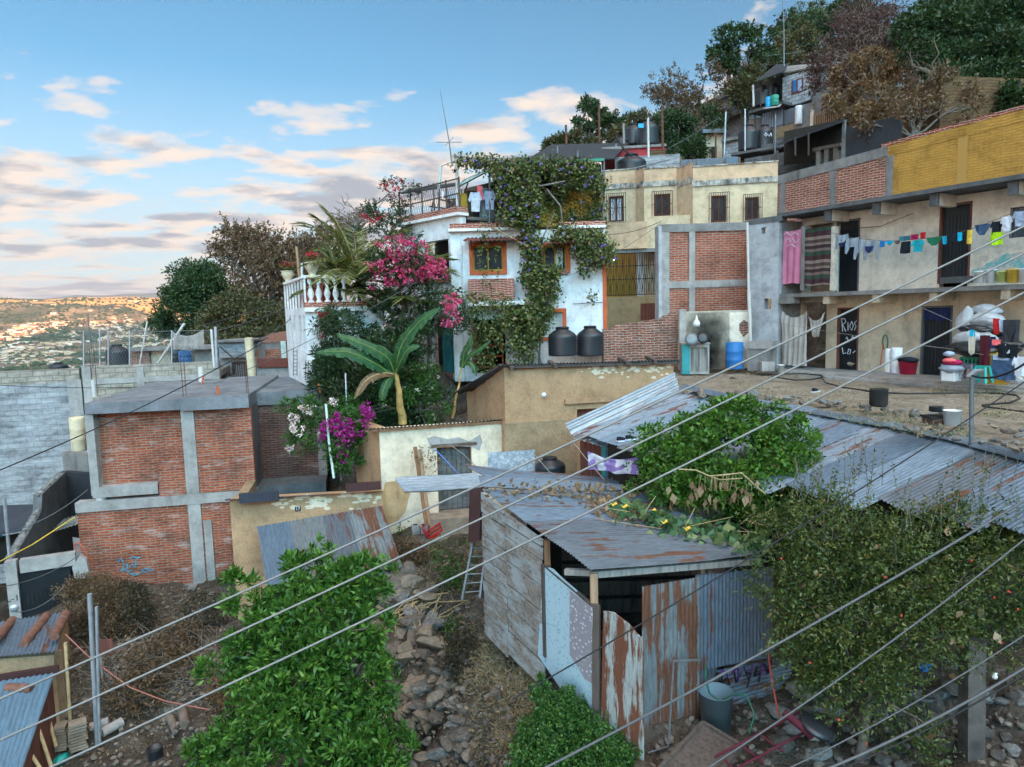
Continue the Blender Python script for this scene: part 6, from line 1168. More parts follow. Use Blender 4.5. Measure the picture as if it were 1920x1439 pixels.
# --- garden in front of the white house ---
t, c, d = tree('garden_shrub', 'tall dark leafy shrub filling the garden behind the banana plant', 'shrub', (700, 815, 20.6), [(655, 625, 21.2, 55, 45), (625, 690, 21.3, 42, 50), (650, 720, 21.0, 70, 50), (735, 690, 21.0, 65, 55), (790, 750, 20.8, 50, 45), (700, 770, 20.7, 60, 35), (760, 640, 21.3, 50, 40), (760, 780, 20.6, 60, 22)], 'lf_dark', 2300, 12, .13, .14, r0=.08, w=.3, up=.2)
t, c, d = tree('garden_shrub', 'lighter green shrub in front of the white house door right of the banana plant', 'shrub', (800, 800, 20.3), [(795, 720, 20.7, 40, 35), (740, 730, 20.3, 40, 40), (815, 770, 20.3, 25, 25), (650, 770, 20.1, 40, 25)], 'lf_bush', 700, 12, .10, .12, r0=.04, w=.35)
k = RS.choice(len(c), 30); p, dd, rn = rosettes(c[k], d[k], 10, .06); leaves('flowers', p, 'fl_pale', t, .06, .8, dd)
t, c, d = tree('oleander', 'tall oleander covered in bright pink flowers before the white house', 'oleander', (780, 760, 22.0), [(745, 475, 21.8, 52, 32), (790, 510, 21.8, 60, 35), (715, 520, 21.8, 40, 32), (770, 570, 21.8, 75, 45), (835, 590, 21.8, 42, 40), (720, 600, 22.3, 45, 40), (790, 640, 22.0, 50, 30)], 'lf_dark', 1100, 12, .13, .3, r0=.06, w=.2, mode='spray', up=.6, limbs=12)
cf, df = clumps(blob3([(748, 466, 21.2, 50, 22), (790, 505, 21.2, 48, 26), (735, 500, 21.2, 48, 20), (820, 510, 21.2, 26, 18), (850, 570, 21.0, 24, 20), (760, 520, 21.2, 60, 14), (700, 515, 21.2, 14, 30), (842, 595, 21.0, 18, 24), (830, 490, 21.3, 12, 10)]), 190, .4); p, dd, rn = rosettes(cf, df, 13, .10); leaves('pink_flowers', p, 'fl_pink', t, .075, .9, dd)
cf, df = clumps(blob3([(735, 600, 21.6, 50, 40), (720, 640, 21.4, 30, 20), (745, 505, 22, 6, 4)]), 14, .3); p, dd, rn = rosettes(cf, df, 14, .07); leaves('pale_flowers', p, 'fl_pale', t, .07, .9, dd)
def palm(label, base, hub, fr, L=1.9):
    t = thing('palm', label, 'palm', tuple(P(*base))); tl = Vector(t.location); h = P(*hub); mb = MB(); mb.tube([P(*base) - tl, P(*base).lerp(h, .5) + Vector((.05, 0, 0)) - tl, h - tl], [.09, .075, .06], 8); mb.build('trunk', 'bark_pale', t)
    for k in range(fr):
        a = k * 2.39996 + RN.uniform(-.2, .2); el = R(RN.uniform(35, 85)); LL = L * RN.uniform(.75, 1.15); pts = []; v = Vector((math.cos(a) * math.cos(el), math.sin(a) * math.cos(el), math.sin(el))); q = h.copy()
        for i in range(13): pts.append(q.copy()); q = q + v * LL / 12; v = (v + Vector((0, 0, -.115)) + Vector((v.x, v.y, 0)) * .03).normalized()
        pos = []; dr = []
        for i in range(1, 12):
            d_ = (pts[i + 1] - pts[i]).normalized(); sd_ = d_.cross(Vector((0, 0, 1))).normalized()
            for j in range(5):
                pp = pts[i].lerp(pts[i + 1], j / 5)
                for s_ in (-1, 1): pos.append(tuple(pp)); dr.append(tuple((d_ * .75 + sd_ * s_ * .8 + Vector((0, 0, .12 - .3 * (i / 12)))).normalized()))
        mb = MB(); mb.tube([x - tl for x in pts], [.016 * (1 - .8 * i / 12) for i in range(13)], 4); f = mb.build('frond', 'dry_stalk', t)
        o = leaves('leaflets', pos, 'lf_palm', None, .50, .085, np.array(dr), .93, .08, fold=.02); o.parent = f; o.matrix_parent_inverse = Matrix.Translation(-tl); KIDS.setdefault(f.name, []).append(o)
palm('feathery palm left of the pink oleander above the balustrade', (680, 760, 22.9), (672, 535, 23.2), 20, 2.5); palm('low feathery palm arching over the white balustrade', (640, 740, 22.6), (640, 560, 22.9), 13, 1.7); palm('smaller feathery palm amid the pink flowers', (742, 760, 22.2), (745, 600, 22.6), 12, 1.9); palm('pale feathery palm tip beside the white side window', (805, 740, 22.6), (800, 520, 22.9), 8, 1.1)
# banana plant
m_plain('midrib', (.16, .22, .06), .2, 5)
def banana(label, base, top, lv, r=.11):
    t = thing('banana_plant', label, 'banana plant', tuple(P(*base))); tl = Vector(t.location); mb = MB(); b_, h = P(*base), P(*top); mb.tube([(b_.lerp(h, i / 6) + Vector((.02 * math.sin(i * 2), 0, 0))) - tl for i in range(7)], [r * (1 - .5 * i / 6) for i in range(7)], 9); mb.build('stem', 'banana_stem', t)
    for pts, W_, mat in lv:
        n = 26; P_ = [P(*q) for q in pts]; sp = []
        for i in range(n + 1):
            s = i / n * (len(P_) - 1); j = min(int(s), len(P_) - 2); f = s - j; a = P_[max(j - 1, 0)]; b0 = P_[j]; c0 = P_[j + 1]; d0 = P_[min(j + 2, len(P_) - 1)]
            sp.append(.5 * ((2 * b0) + (c0 - a) * f + (2 * a - 5 * b0 + 4 * c0 - d0) * f * f + (3 * b0 - a - 3 * c0 + d0) * f ** 3))
        mb = MB(); mr = MB()
        for sgn in (-1, 1):
            for i in range(n):
                tt, t2 = i / n, (i + 1) / n; d_ = (sp[i + 1] - sp[i]).normalized(); sd_ = d_.cross(Vector((0, -.75, .65))).normalized() * sgn
                def ww(x): return W_ * .9 * (math.sin(math.pi * min(1, .06 + x * .97)) ** .55)
                gap = 1 if RN.random() > .22 else .8; dr = Vector((0, 0, -.45 - RN.uniform(0, .35))); nm = Vector((0, 0, .0)); rg = RN.uniform(.72, 1.05); e1, e2 = (sd_ + dr * .8).normalized() * ww(tt) * rg, (sd_ + dr * .8).normalized() * ww(t2) * rg
                m1, m2 = sd_ * ww(tt) * .5 + Vector((0, 0, .03)), sd_ * ww(t2) * .5 + Vector((0, 0, .03)); o = [sp[i], sp[i + 1], sp[i + 1] + m2, sp[i] + m1, sp[i + 1].lerp(sp[i], 1 - gap) + e2, sp[i] + e1]
                mb.add([x - tl for x in o], [(0, 1, 2, 3), (3, 2, 4, 5)])
        me = mb.build('leaf', mat, t); at = me.data.attributes.new('rnd', 'FLOAT', 'FACE'); at.data.foreach_set('value', RS.uniform(.2, .8, len(me.data.polygons)).astype(np.float32)); mr.tube([x - tl for x in sp], [.022 * (1 - .8 * i / n) for i in range(n + 1)], 5); mr.build('midrib', 'dry_stalk' if mat == 'lf_rust' else 'midrib', me)
banana('large banana plant with broad arching leaves in the garden', (755, 795, 19.6), (743, 700, 19.5), [([(742, 700, 19.5), (752, 650, 19.3), (785, 605, 19.1), (825, 578, 19)], .30, 'lf_banana'), ([(740, 702, 19.5), (725, 670, 19.2), (680, 645, 18.9), (630, 628, 18.8)], .28, 'lf_banana'), ([(738, 705, 19.4), (700, 680, 19), (650, 660, 18.7), (592, 662, 18.6)], .27, 'lf_banana'),
   ([(743, 700, 19.5), (750, 680, 19.2), (765, 655, 19), (788, 650, 18.9)], .2, 'lf_banana'), ([(738, 705, 19.4), (726, 715, 19.2), (718, 735, 19.1), (716, 752, 19.1)], .2, 'lf_banana'), ([(738, 702, 19.4), (715, 700, 19.1), (685, 715, 18.9), (665, 748, 18.8)], .2, 'lf_rust'), ([(742, 702, 19.5), (735, 675, 19.6), (715, 655, 19.8), (700, 650, 19.9)], .2, 'lf_banana')], .13)
banana('slender young banana plant by the white house corner', (848, 785, 20.6), (866, 690, 21.2), [([(866, 690, 21.2), (870, 665, 21.1), (880, 645, 21), (885, 628, 21)], .17, 'lf_banana'), ([(866, 690, 21.2), (880, 668, 21), (900, 655, 20.8), (918, 642, 20.7)], .13, 'lf_banana'), ([(868, 685, 21.2), (880, 680, 21), (888, 690, 20.9), (893, 702, 20.9)], .13, 'lf_banana')], .05)
# bougainvillea over the brick house corner
t, c, d = tree('bougainvillea', 'magenta and white bougainvillea hanging over the shaded brick wall', 'bougainvillea', (640, 900, 18.9), [(600, 775, 19.0, 55, 26), (650, 800, 18.8, 50, 40), (590, 810, 18.8, 45, 32), (640, 840, 18.6, 35, 45), (560, 830, 18.8, 22, 26), (560, 760, 19, 40, 10), (655, 870, 18.5, 14, 25)], 'lf_bush', 1100, 12, .065, .2, r0=.04, w=.6, mode='spray', up=0, limbs=10)
cf, df = clumps(blob3([(625, 795, 18.3, 34, 20), (690, 780, 18.3, 12, 28), (650, 810, 18.2, 30, 22), (640, 835, 18.2, 12, 20), (645, 862, 18.2, 8, 10), (610, 815, 18.3, 22, 14), (685, 765, 18.4, 14, 8)]), 130, .2); p, dd, rn = rosettes(cf, df, 16, .10); leaves('magenta_flowers', p, 'fl_magenta', t, .055, .9, dd)
cf, df = clumps(blob3([(555, 800, 18.4, 14, 26), (575, 770, 18.5, 18, 10), (542, 840, 18.4, 8, 14), (625, 752, 18.5, 14, 6), (600, 818, 18.3, 8, 8)]), 45, .2); p, dd, rn = rosettes(cf, df, 12, .08); leaves('white_flowers', p, 'fl_pale', t, .055, .9, dd)
o = MB().tube([P(611, 758, 18.4), P(617, 830, 18.1), P(626, 897, 17.9)], .035, 7).build('pipe_post', 'green_white'); tag(o, 'pale green painted pipe standing in the bougainvillea', 'post'); o = MB().tube([P(648, 700, 20.2), P(650, 760, 20.0)], .03, 6).build('pipe_post', 'galv'); tag(o, 'short grey pipe sticking up beside the dry banana leaf', 'post')
# morning glory on the white house
t = thing('morning_glory_vine', 'thick morning glory vine with blue flowers draped over the white house terrace', 'vine', tuple(WH.W(WH.u(1010, 600), -.1, .5))); F = WH
def inpoly(x, y, pl):
    r = False; j = len(pl) - 1
    for i in range(len(pl)):
        if (pl[i][1] > y) != (pl[j][1] > y) and x < (pl[j][0] - pl[i][0]) * (y - pl[i][1]) / (pl[j][1] - pl[i][1]) + pl[i][0]: r = not r
        j = i
    return r
def fill(pl, n, v0, v1, thr=-.25, sc=.02):
    xs = [q[0] for q in pl]; ys = [q[1] for q in pl]; out = []
    while len(out) < n:
        x, y = RN.uniform(min(xs), max(xs)), RN.uniform(min(ys), max(ys))
        if inpoly(x, y, pl) and MN.noise(Vector((x * sc, y * sc, 4))) > thr: u_, v_, z_ = F.L(x, y, RN.uniform(v0, v1)); out.append(tuple(F.W(u_, v_, z_)))
    return np.array(out)
def fan(p, m, r): q = np.repeat(p, m, 0) + RS.normal(size=(len(p) * m, 3)) * r; return q
dn = lambda n: np.tile([[0, -.6, -.6]], (n, 1))
A_ = [fill([(925, 325), (945, 300), (1000, 298), (1000, 330), (1010, 372), (1030, 425), (1128, 436), (1142, 452), (1060, 450), (1014, 468), (1012, 522), (984, 522), (978, 430), (940, 410), (935, 360)], 1000, -.75, -.05, -.35),
      fill([(1008, 345), (1130, 365), (1135, 425), (1010, 420)], 190, .2, .7, .02, .05), fill([(995, 300), (1138, 302), (1140, 345), (1120, 358), (1060, 350), (1000, 345)], 420, -.3, .3, -.3), fill([(858, 292), (935, 300), (945, 325), (900, 318), (870, 308), (850, 320)], 130, -.1, .4, -.4),
      fill([(990, 500), (1045, 500), (1050, 545), (1030, 600), (1010, 640), (985, 660), (965, 640), (955, 560)], 520, -.8, -.1, -.3), fill([(945, 560), (1000, 540), (1015, 600), (1000, 680), (950, 700), (880, 690), (900, 600)], 250, -1.2, -.5, -.15),
      fill([(1070, 455), (1150, 455), (1152, 490), (1120, 500), (1125, 530), (1108, 570), (1100, 520), (1085, 495)], 170, -.7, -.2, -.3), fill([(838, 540), (960, 570), (960, 610), (900, 640), (850, 600)], 110, -1.4, -.7, -.25)]
p = fan(np.concatenate(A_), 9, .10); leaves('foliage', p, 'lf_vine', t, .105, .8, dn(len(p)), .35, .1)
p = []
for x0, y0, x1, y1 in ((898, 380, 905, 560), (912, 400, 922, 570), (930, 410, 935, 560), (905, 430, 903, 510), (1050, 470, 1042, 560)):
    for i in range(70): s = RN.random(); u_, v_, z_ = F.L(x0 + (x1 - x0) * s + 3 * math.sin(s * 9), y0 + (y1 - y0) * s, -.5); p.append(tuple(F.W(u_ + RN.gauss(0, .04), v_ + RN.gauss(0, .04), z_)))
leaves('hanging_strands', p, 'lf_vine', t, .10, .8, dn(len(p)), .4, .2)
q = np.concatenate(A_[:4] + A_[6:7]); k = RS.choice(len(q), 130); p = fan(q[k] + np.array([0, -.25, 0]), 5, .02); leaves('blue_flowers', p, 'fl_blue', t, .065, .9); k = RS.choice(len(q), 240); leaves('dead_leaves', fan(q[k] + np.array([0, -.1, 0]), 2, .06), 'lf_dry', t, .10, .6, None, .5, .5)
mb = MB(); tl = Vector(t.location)
for (x0, y0), (x1, y1) in (((1000, 680), (1015, 500)), ((1010, 690), (1030, 520)), ((985, 700), (1000, 560)), ((1015, 500), (1040, 400)), ((1025, 355), (1055, 420)), ((1010, 350), (1060, 340)), ((1020, 700), (1005, 600))):
    a, b_ = F.W(*F.L(x0, y0, -.3)), F.W(*F.L(x1, y1, -.4)); mb.M = Matrix.Rotation(-WH.rz, 4, 'Z') @ Matrix.Translation(-tl) if False else None; mb.tube([a - tl, a.lerp(b_, .5) + Vector((RN.gauss(0, .15), -.1, 0)) - tl, b_ - tl], [.035, .03, .02], 5)
mb.build('stems', 'bark_pale', t)
t, c, d = tree('terrace_bougainvillea', 'straggly crimson bougainvillea at the left end of the upper terrace', 'bougainvillea', (735, 470, 26), [(745, 370, 26.2, 28, 26), (715, 410, 26, 40, 28), (690, 420, 26, 26, 18), (760, 350, 26.5, 25, 12), (740, 420, 25.8, 26, 30)], 'lf_dark', 330, 10, .09, .35, r0=.04, w=.5, mode='spray', up=.5)
cf, df = clumps(blob3([(738, 350, 25.8, 30, 20), (700, 405, 25.6, 26, 14), (735, 425, 25.4, 12, 8), (693, 415, 25.6, 12, 8)]), 30, .3); p, dd, rn = rosettes(cf, df, 12, .08); leaves('crimson_flowers', p, 'fl_red', t, .06, .9, dd)
t, c, d = tree('climbing_rose', 'red flowering climber on the white annex wall', 'climber', (612, 700, 21.7), [(608, 590, 21.7, 12, 12), (602, 620, 21.7, 8, 22), (618, 670, 21.6, 16, 26)], 'lf_bush', 90, 12, .08, .12, r0=.02, w=.5)
cf, df = clumps(blob3([(608, 588, 21.5, 12, 8), (602, 615, 21.5, 5, 25)]), 14, .3); p, dd, rn = rosettes(cf, df, 10, .06); leaves('red_flowers', p, 'fl_red', t, .07, .9, dd)
for o in [x for x in bpy.data.objects if x.get('_fl')]:
    q = Vector(o.location) + Vector((0, 0, .55)); cf = np.array([tuple(q + Vector((RN.gauss(0, .13), RN.gauss(0, .1), RN.uniform(0, .2)))) for i in range(26)]); p, dd, rn = rosettes(cf, cf * 0 + .3, 8, .06); leaves('plant', p, 'lf_bush', o, .07, .5, dd); leaves('flowers', p[::3] + np.array([0, -.03, .06]), 'fl_red', o, .07, .9); del o['_fl']
KD = 12; CLR = .32
# --- trees beyond, left ---
tree('green_far_tree', 'full green tree at the left edge of the tree line beyond the roofs', 'tree', (360, 690, 48), [(372, 540, 48, 48, 52), (345, 590, 47, 45, 48), (305, 608, 47, 24, 22), (400, 560, 49, 40, 50), (330, 560, 48, 20, 18)], 'lf_far', 1900, 12, .22, .35, r0=.3)
tree('brown_far_tree', 'wide brownish half bare tree behind the balustrade', 'tree', (500, 690, 50), [(455, 470, 51, 58, 42), (530, 475, 51, 60, 48), (590, 470, 52, 45, 35), (490, 540, 50, 70, 50), (430, 450, 52, 30, 25), (550, 560, 50, 60, 50), (620, 450, 53, 30, 25), (480, 500, 50, 80, 55), (570, 500, 51, 60, 50)], 'lf_brown', 2600, 11, .22, .9, 'bark_pale', r0=.3, mode='spray', limbs=22, fork=(500, 610, 50))
tree('olive_far_tree', 'dark olive trees massed low behind the roof tanks', 'tree', (470, 700, 46), [(450, 590, 46, 60, 45), (520, 610, 46, 60, 40), (410, 610, 45, 40, 35), (560, 600, 47, 30, 45), (470, 640, 44, 70, 20)], 'lf_olive', 1900, 12, .20, .4, r0=.2)
tree('brown_far_tree', 'thin purple brown tree top right of the balustrade post', 'tree', (610, 640, 45), [(640, 455, 44, 40, 25), (665, 430, 44, 35, 25), (600, 500, 46, 40, 30), (640, 480, 45, 40, 35)], 'lf_brown', 760, 9, .16, .6, r0=.15, mode='spray')
t = thing('bare_tree', 'leafless grey tree against the clouds left of the terrace', 'tree', tuple(P(690, 520, 34)))
tg = [tuple(P(x, y, 34 + RN.uniform(-1, 1))) for x, y in ((618, 400), (630, 378), (648, 362), (655, 405), (672, 385), (695, 370), (705, 390), (720, 372), (612, 415), (640, 425), (735, 360), (685, 410))]; wood(t, 'bark_pale', P(690, 520, 34), tg, .12, 6, .22, fork=P(672, 440, 34), rr=.6)
# --- hillside trees ---
HT = [((1105, 300, 50), [(1105, 215, 50, 22, 26), (1100, 250, 50, 30, 22), (1120, 200, 50, 12, 14)], 'lf_far', 420, 'bluish feathery tree left of the rusty poles'), ((1150, 290, 50), [(1150, 225, 50, 24, 18), (1165, 250, 50, 25, 20)], 'lf_far', 300, 'small bluish tree just right of the first rusty pole'),
 ((1060, 310, 48), [(1055, 275, 48, 34, 16), (1090, 270, 48, 30, 18), (1030, 280, 48, 16, 10)], 'lf_olive', 500, 'low olive green trees at the left end of the hillside'), ((1190, 290, 46), [(1200, 228, 46, 25, 18), (1230, 235, 46, 25, 16), (1180, 255, 46, 40, 18)], 'lf_olive', 420, 'olive tree rising behind the rooftop tanks'),
 ((1290, 310, 46), [(1270, 165, 47, 45, 32), (1320, 160, 47, 40, 35), (1240, 190, 47, 30, 22), (1345, 180, 47, 30, 30), (1290, 200, 46, 50, 22)], 'lf_brown', 620, 'brown half bare tree above the rooftop tanks'), ((1270, 310, 44), [(1260, 250, 44, 40, 32), (1310, 250, 44, 40, 40), (1290, 285, 42, 45, 20)], 'lf_dark', 900, 'dark green scrub tree below the brown half bare tree'),
 ((1395, 250, 47), [(1370, 75, 47, 35, 28), (1410, 85, 47, 36, 30), (1350, 110, 47, 28, 22), (1430, 110, 47, 22, 26), (1385, 130, 47, 30, 20)], 'lf_far', 640, 'slender tall green tree left of the tin eave'), ((1400, 250, 46), [(1395, 175, 46, 25, 40), (1408, 150, 46, 18, 30)], 'lf_olive', 320, 'narrow green sapling in front of the pale hillside house'),
 ((1460, 220, 56), [(1450, 125, 56, 38, 36), (1480, 100, 57, 36, 30), (1430, 165, 55, 24, 30), (1500, 80, 58, 30, 30)], 'lf_olive', 1000, 'olive brown tree behind the tin eave'), ((1520, 180, 60), [(1510, 60, 62, 45, 40), (1550, 40, 64, 45, 35), (1490, 90, 60, 30, 30), (1590, 20, 66, 40, 25)], 'lf_far', 1100, 'dense dark green trees on the skyline right of the tall thin mast'),
 ((1600, 170, 50), [(1590, 80, 52, 60, 45), (1640, 60, 53, 60, 40), (1560, 120, 50, 45, 30), (1690, 30, 56, 55, 30), (1620, 20, 58, 50, 25)], 'lf_purple', 1300, 'purple leaved tree mass above the hillside house'), ((1580, 240, 35), [(1570, 165, 36, 42, 30), (1560, 140, 36, 40, 25), (1600, 150, 36, 30, 30)], 'lf_purple', 330, 'thin reddish shrub in front of the hillside house windows'),
 ((1660, 290, 30), [(1600, 120, 31, 30, 22), (1650, 110, 31, 25, 26), (1680, 110, 31, 20, 25), (1590, 170, 30, 40, 25), (1660, 160, 30, 35, 30), (1690, 200, 30, 25, 35), (1620, 200, 30, 40, 25)], 'lf_rust', 800, 'dried rust coloured tree leaning over the black awning'), ((1790, 270, 27), [(1750, 130, 29, 35, 25), (1720, 90, 29, 30, 25), (1790, 150, 28, 40, 30)], 'lf_dark', 200, 'forked pale trunk tree before the tan block house'),
 ((1830, 240, 33), [(1800, 60, 31, 80, 50), (1740, 55, 31, 50, 30), (1850, 110, 30, 70, 45), (1890, 50, 31, 60, 55), (1880, 160, 29, 60, 35), (1810, 20, 32, 80, 30), (1780, 110, 30, 45, 25), (1830, 165, 29, 60, 30), (1870, 200, 28, 60, 25), (1770, 175, 28, 40, 22)], 'lf_dark', 4200, 'big dark evergreen tree filling the top right corner'), ((1700, 300, 26), [(1690, 190, 26.5, 50, 35), (1740, 170, 26.5, 45, 35), (1660, 230, 26, 35, 25), (1790, 200, 26.5, 40, 30)], 'lf_brown', 330, 'thin half bare tree just behind the yellow wall'), ((1900, 250, 27), [(1900, 200, 27, 45, 28), (1850, 195, 28, 35, 18)], 'lf_dark', 500, 'dark shrub on top of the yellow wall'),
 ((1730, 150, 60), [(1740, 60, 58, 60, 50), (1700, 90, 55, 50, 35), (1790, 90, 50, 50, 40)], 'lf_olive', 900, 'olive trees behind the big dark evergreen')]
for b, s, m_, n, l in HT:
    sz_ = .12 + .0022 * b[2]; tree('hillside_tree', l, 'tree', b, s, m_, n, 11, sz_ * (.8 if m_ in ('lf_brown', 'lf_rust', 'lf_purple') else 1), .3 if m_ in ('lf_dark', 'lf_far', 'lf_olive') else .6, 'bark_pale' if m_ in ('lf_brown', 'lf_rust', 'lf_far') else 'bark', r0=.14, mode='ros' if m_ in ('lf_dark', 'lf_olive') else 'spray', up=.1 if m_ != 'lf_rust' else -.7, limbs=12, droop=.3 if m_ == 'lf_rust' else .1)
n = 0
for i in range(400):
    x = RN.uniform(8, 75); y = RN.uniform(48, 110); z = H(x, y); v = C3.inverted() @ Vector((x, y, z + 2)); px, py = 960 - v.x / v.z * FP, 719.5 + v.y / v.z * FP
    if not (1150 < px < 1950 and -60 < py < 320) or n >= 30: continue
    if px < 1500 and y < 60: continue
    n += 1; s = RN.uniform(1.6, 3); t = thing('hill_scrub_tree', 'scrubby tree on the wooded slope behind the hillside houses', 'tree', (x, y, z), 0, 'trees covering the upper slope'); bl = [(Vector((x + RN.gauss(0, .8), y, z + s * 1.3 + RN.uniform(-.5, .8))), Vector((s, s, s * .8))) for k in range(3)]
    c, d = clumps(bl, 170, .4); p, dd, rn = rosettes(c, d, 9, .4); leaves('crown', p, RN.choice(['lf_olive', 'lf_far', 'lf_purple', 'lf_brown', 'lf_dark']), t, .30, .5, dd, .5, .1, rn); wood(t, 'bark', (x, y, z - .3), [tuple(c[k]) for k in range(5)], .12)
# ================= ground cover, rubble =================
def GH(x, y):
    i = np.clip(np.searchsorted(ax, x) - 1, 0, len(ax) - 2); j = np.clip(np.searchsorted(ay, y) - 1, 0, len(ay) - 2); fx = (x - ax[i]) / (ax[i + 1] - ax[i]); fy = (y - ay[j]) / (ay[j + 1] - ay[j])
    return GZ[j, i] * (1 - fx) * (1 - fy) + GZ[j, i + 1] * fx * (1 - fy) + GZ[j + 1, i] * (1 - fx) * fy + GZ[j + 1, i + 1] * fx * fy
YS_ = np.linspace(6, 26, 700)
def hit(px, py):
    r = ray(px, py); d = GH(r.x * YS_, YS_) - r.z * YS_; w = np.nonzero(d > 0)[0]; k = w[0] if len(w) else 300; Y = YS_[k]; return Vector((r.x * Y, Y, r.z * Y))
rocks = [[MB().rock((0, 0, 0), 1, s + 10 * k).build('stone', m_, None) for s in range(3)] for k, m_ in enumerate(['stone', 'stone_tan', 'stone_grey', 'stone_dark'])]
def rockat(p, r, label, group, ms=(0, 1, 2, 3), name='stone'):
    o = dup(RN.choice(rocks[RN.choice(ms)]), p, RN.uniform(0, 6), (r * RN.uniform(.8, 1.3), r * RN.uniform(.8, 1.2), r * RN.uniform(.6, 1)), label); o.name = name; o.rotation_euler = (RN.uniform(-.4, .4), RN.uniform(-.4, .4), RN.uniform(0, 6)); tag(o, label, 'stone', group); return o
big = [(710, 1105, 13), (735, 1098, 12), (750, 1128, 12), (765, 1140, 11), (800, 1135, 8), (780, 1330, 14), (700, 1365, 12), (740, 1375, 14), (750, 1345, 15), (785, 1280, 14), (810, 1245, 12), (830, 1230, 14), (845, 1270, 16), (850, 1330, 20), (825, 1350, 22), (865, 1375, 16), (840, 1400, 18), (800, 1395, 14), (900, 1200, 14), (937, 1212, 14), (940, 1235, 13), (760, 1310, 13), (770, 1400, 12), (860, 1290, 14), (880, 1240, 10), (725, 1330, 12), (790, 1365, 12), (700, 1400, 12), (855, 1245, 13), (870, 1335, 14)]
for x, y, r in big: p = hit(x, y); s = p.y / FP; rockat(p + Vector((0, 0, r * s * .3)), r * s * 1.1, 'rough boulder lying on the rubble slope below the shack', 'boulders on the rubble slope', (0, 1, 1, 2), 'boulder')
for i in range(70): x, y = RN.uniform(1460, 1920), RN.uniform(1300, 1439); p = hit(x, y); s = p.y / FP; r = RN.uniform(12, 34); rockat(p + Vector((0, 0, r * s * .3)), r * s, 'dark boulder on the ground under the fruit tree', 'dark boulders at the lower right', (2, 3, 3), 'boulder')
for i in range(150):
    y = RN.uniform(1075, 1439); x = RN.uniform(700 - (y - 1075) * .05, 800 + (y - 1075) * .24); p = hit(x, y); s = p.y / FP; r = RN.choice([8, 11, 14, 18, 24, 28]) * RN.uniform(.8, 1.2); rockat(p + Vector((0, 0, r * s * .15)), r * s, 'rough boulder lying on the rubble slope below the shack', 'boulders on the rubble slope', (0, 1, 1, 2), 'boulder')
for i in range(60): x, y = RN.uniform(620, 890), RN.uniform(1150, 1439); p = hit(x, y); s = p.y / FP; r = RN.uniform(4, 9); rockat(p, r * s, 'fist sized stone on the rubble slope', 'small stones of the rubble slope', (0, 1, 2))
for i in range(85):   # stones along the yard edge
    s = RN.uniform(.0, 1) ** .7; p = rp(s * cum[-1]); o = Vector((RN.uniform(.25, .95), RN.uniform(.1, .5), 0)); p = p + o; r = RN.uniform(.05, .13) * (1.25 - .4 * s); p.z = -2.2 + .04; rockat(p, r, 'grey stone in the rough kerb between the yard and the tin roof', 'kerb stones of the yard', (0, 2, 2, 1))
for i in range(40): x = RN.uniform(1700, 1930); y = RN.uniform(800, 812) + (x - 1700) * .17; r_ = ray(x, y); k = -2.22 / r_.z; rockat(r_ * k + Vector((0, 0, .03)), RN.uniform(.05, .1), 'pale stone in the heap at the right end of the yard', 'stone heap at the yard end', (1, 2, 0))
for i, (x, y, r, l) in enumerate(((1650, 797, .17, 'squared tan block weighing down the ridge of the tin roof'), (1541, 783, .12, 'flat tan stone on the tin roof ridge above the citrus tree'), (1316, 738, .16, 'long flat stone on the left end of the tin roof ridge'), (1500, 768, .1, 'small upright stone on the tin roof by the citrus top'), (1595, 683, .14, 'flat stone step before the painted lower door'))):
    Y = [13.1, 14.1, 16.4, 14.6, 21.4][i]; rockat(P(x, y, Y), r * 1.2, l, None, (1,))
for a in rocks:
    for o in a: bpy.data.objects.remove(o)
for k_, (x, y, w, h, n_, m_) in enumerate(((300, 1240, 60, 40, 260, 'lf_brown'), (250, 1300, 50, 35, 220, 'lf_brown'), (380, 1150, 40, 40, 200, 'lf_dusty'), (330, 1190, 40, 25, 160, 'lf_brown'), (760, 1040, 35, 30, 200, 'lf_brown'), (870, 1230, 30, 60, 260, 'lf_dusty'), (420, 1300, 30, 30, 140, 'lf_rust'))):
    q = hit(x, y + h * .6); tree('dry_scrub', ['dry brown scrub in the rubbish hollow left of the laurel', 'dark dry scrub right of the metal poles', 'dusty scrub at the foot of the short concrete column', 'low dry scrub below the brick house plinth', 'brown scrub left of the red crate', 'dusty scrub on the bank below the plank wall', 'rusty dead leaves at the left edge of the laurel'][k_], 'scrub', (x, y + h, q.y), [(x, y, q.y, w, h), (x + w * .4, y + h * .3, q.y, w * .6, h * .6)], m_, n_, 10, .07, .22, r0=.02, mode='spray', limbs=8)
for k_, (x, y, z, s) in enumerate(((9.2, 7.6, -3.3, 1.1), (10.5, 9.6, -2.9, 1.3), (8.2, 5.6, -3.8, 1.2), (11.5, 7, -2.6, 1.5))):
    z = H(x, y); t = thing('scrub_bush', 'green scrub on the bank past the right end of the yard', 'bush', (x, y, z), 0, 'scrub past the yard end'); c, d = clumps([(Vector((x, y, z + s * .6)), Vector((s, s, s * .7)))], 420, .4); p, dd, rn = rosettes(c, d, 10, .14); leaves('crown', p, ['lf_pome', 'lf_bush', 'lf_olive', 'lf_dusty'][k_], t, .07, .5, dd, .5, .1, rn)
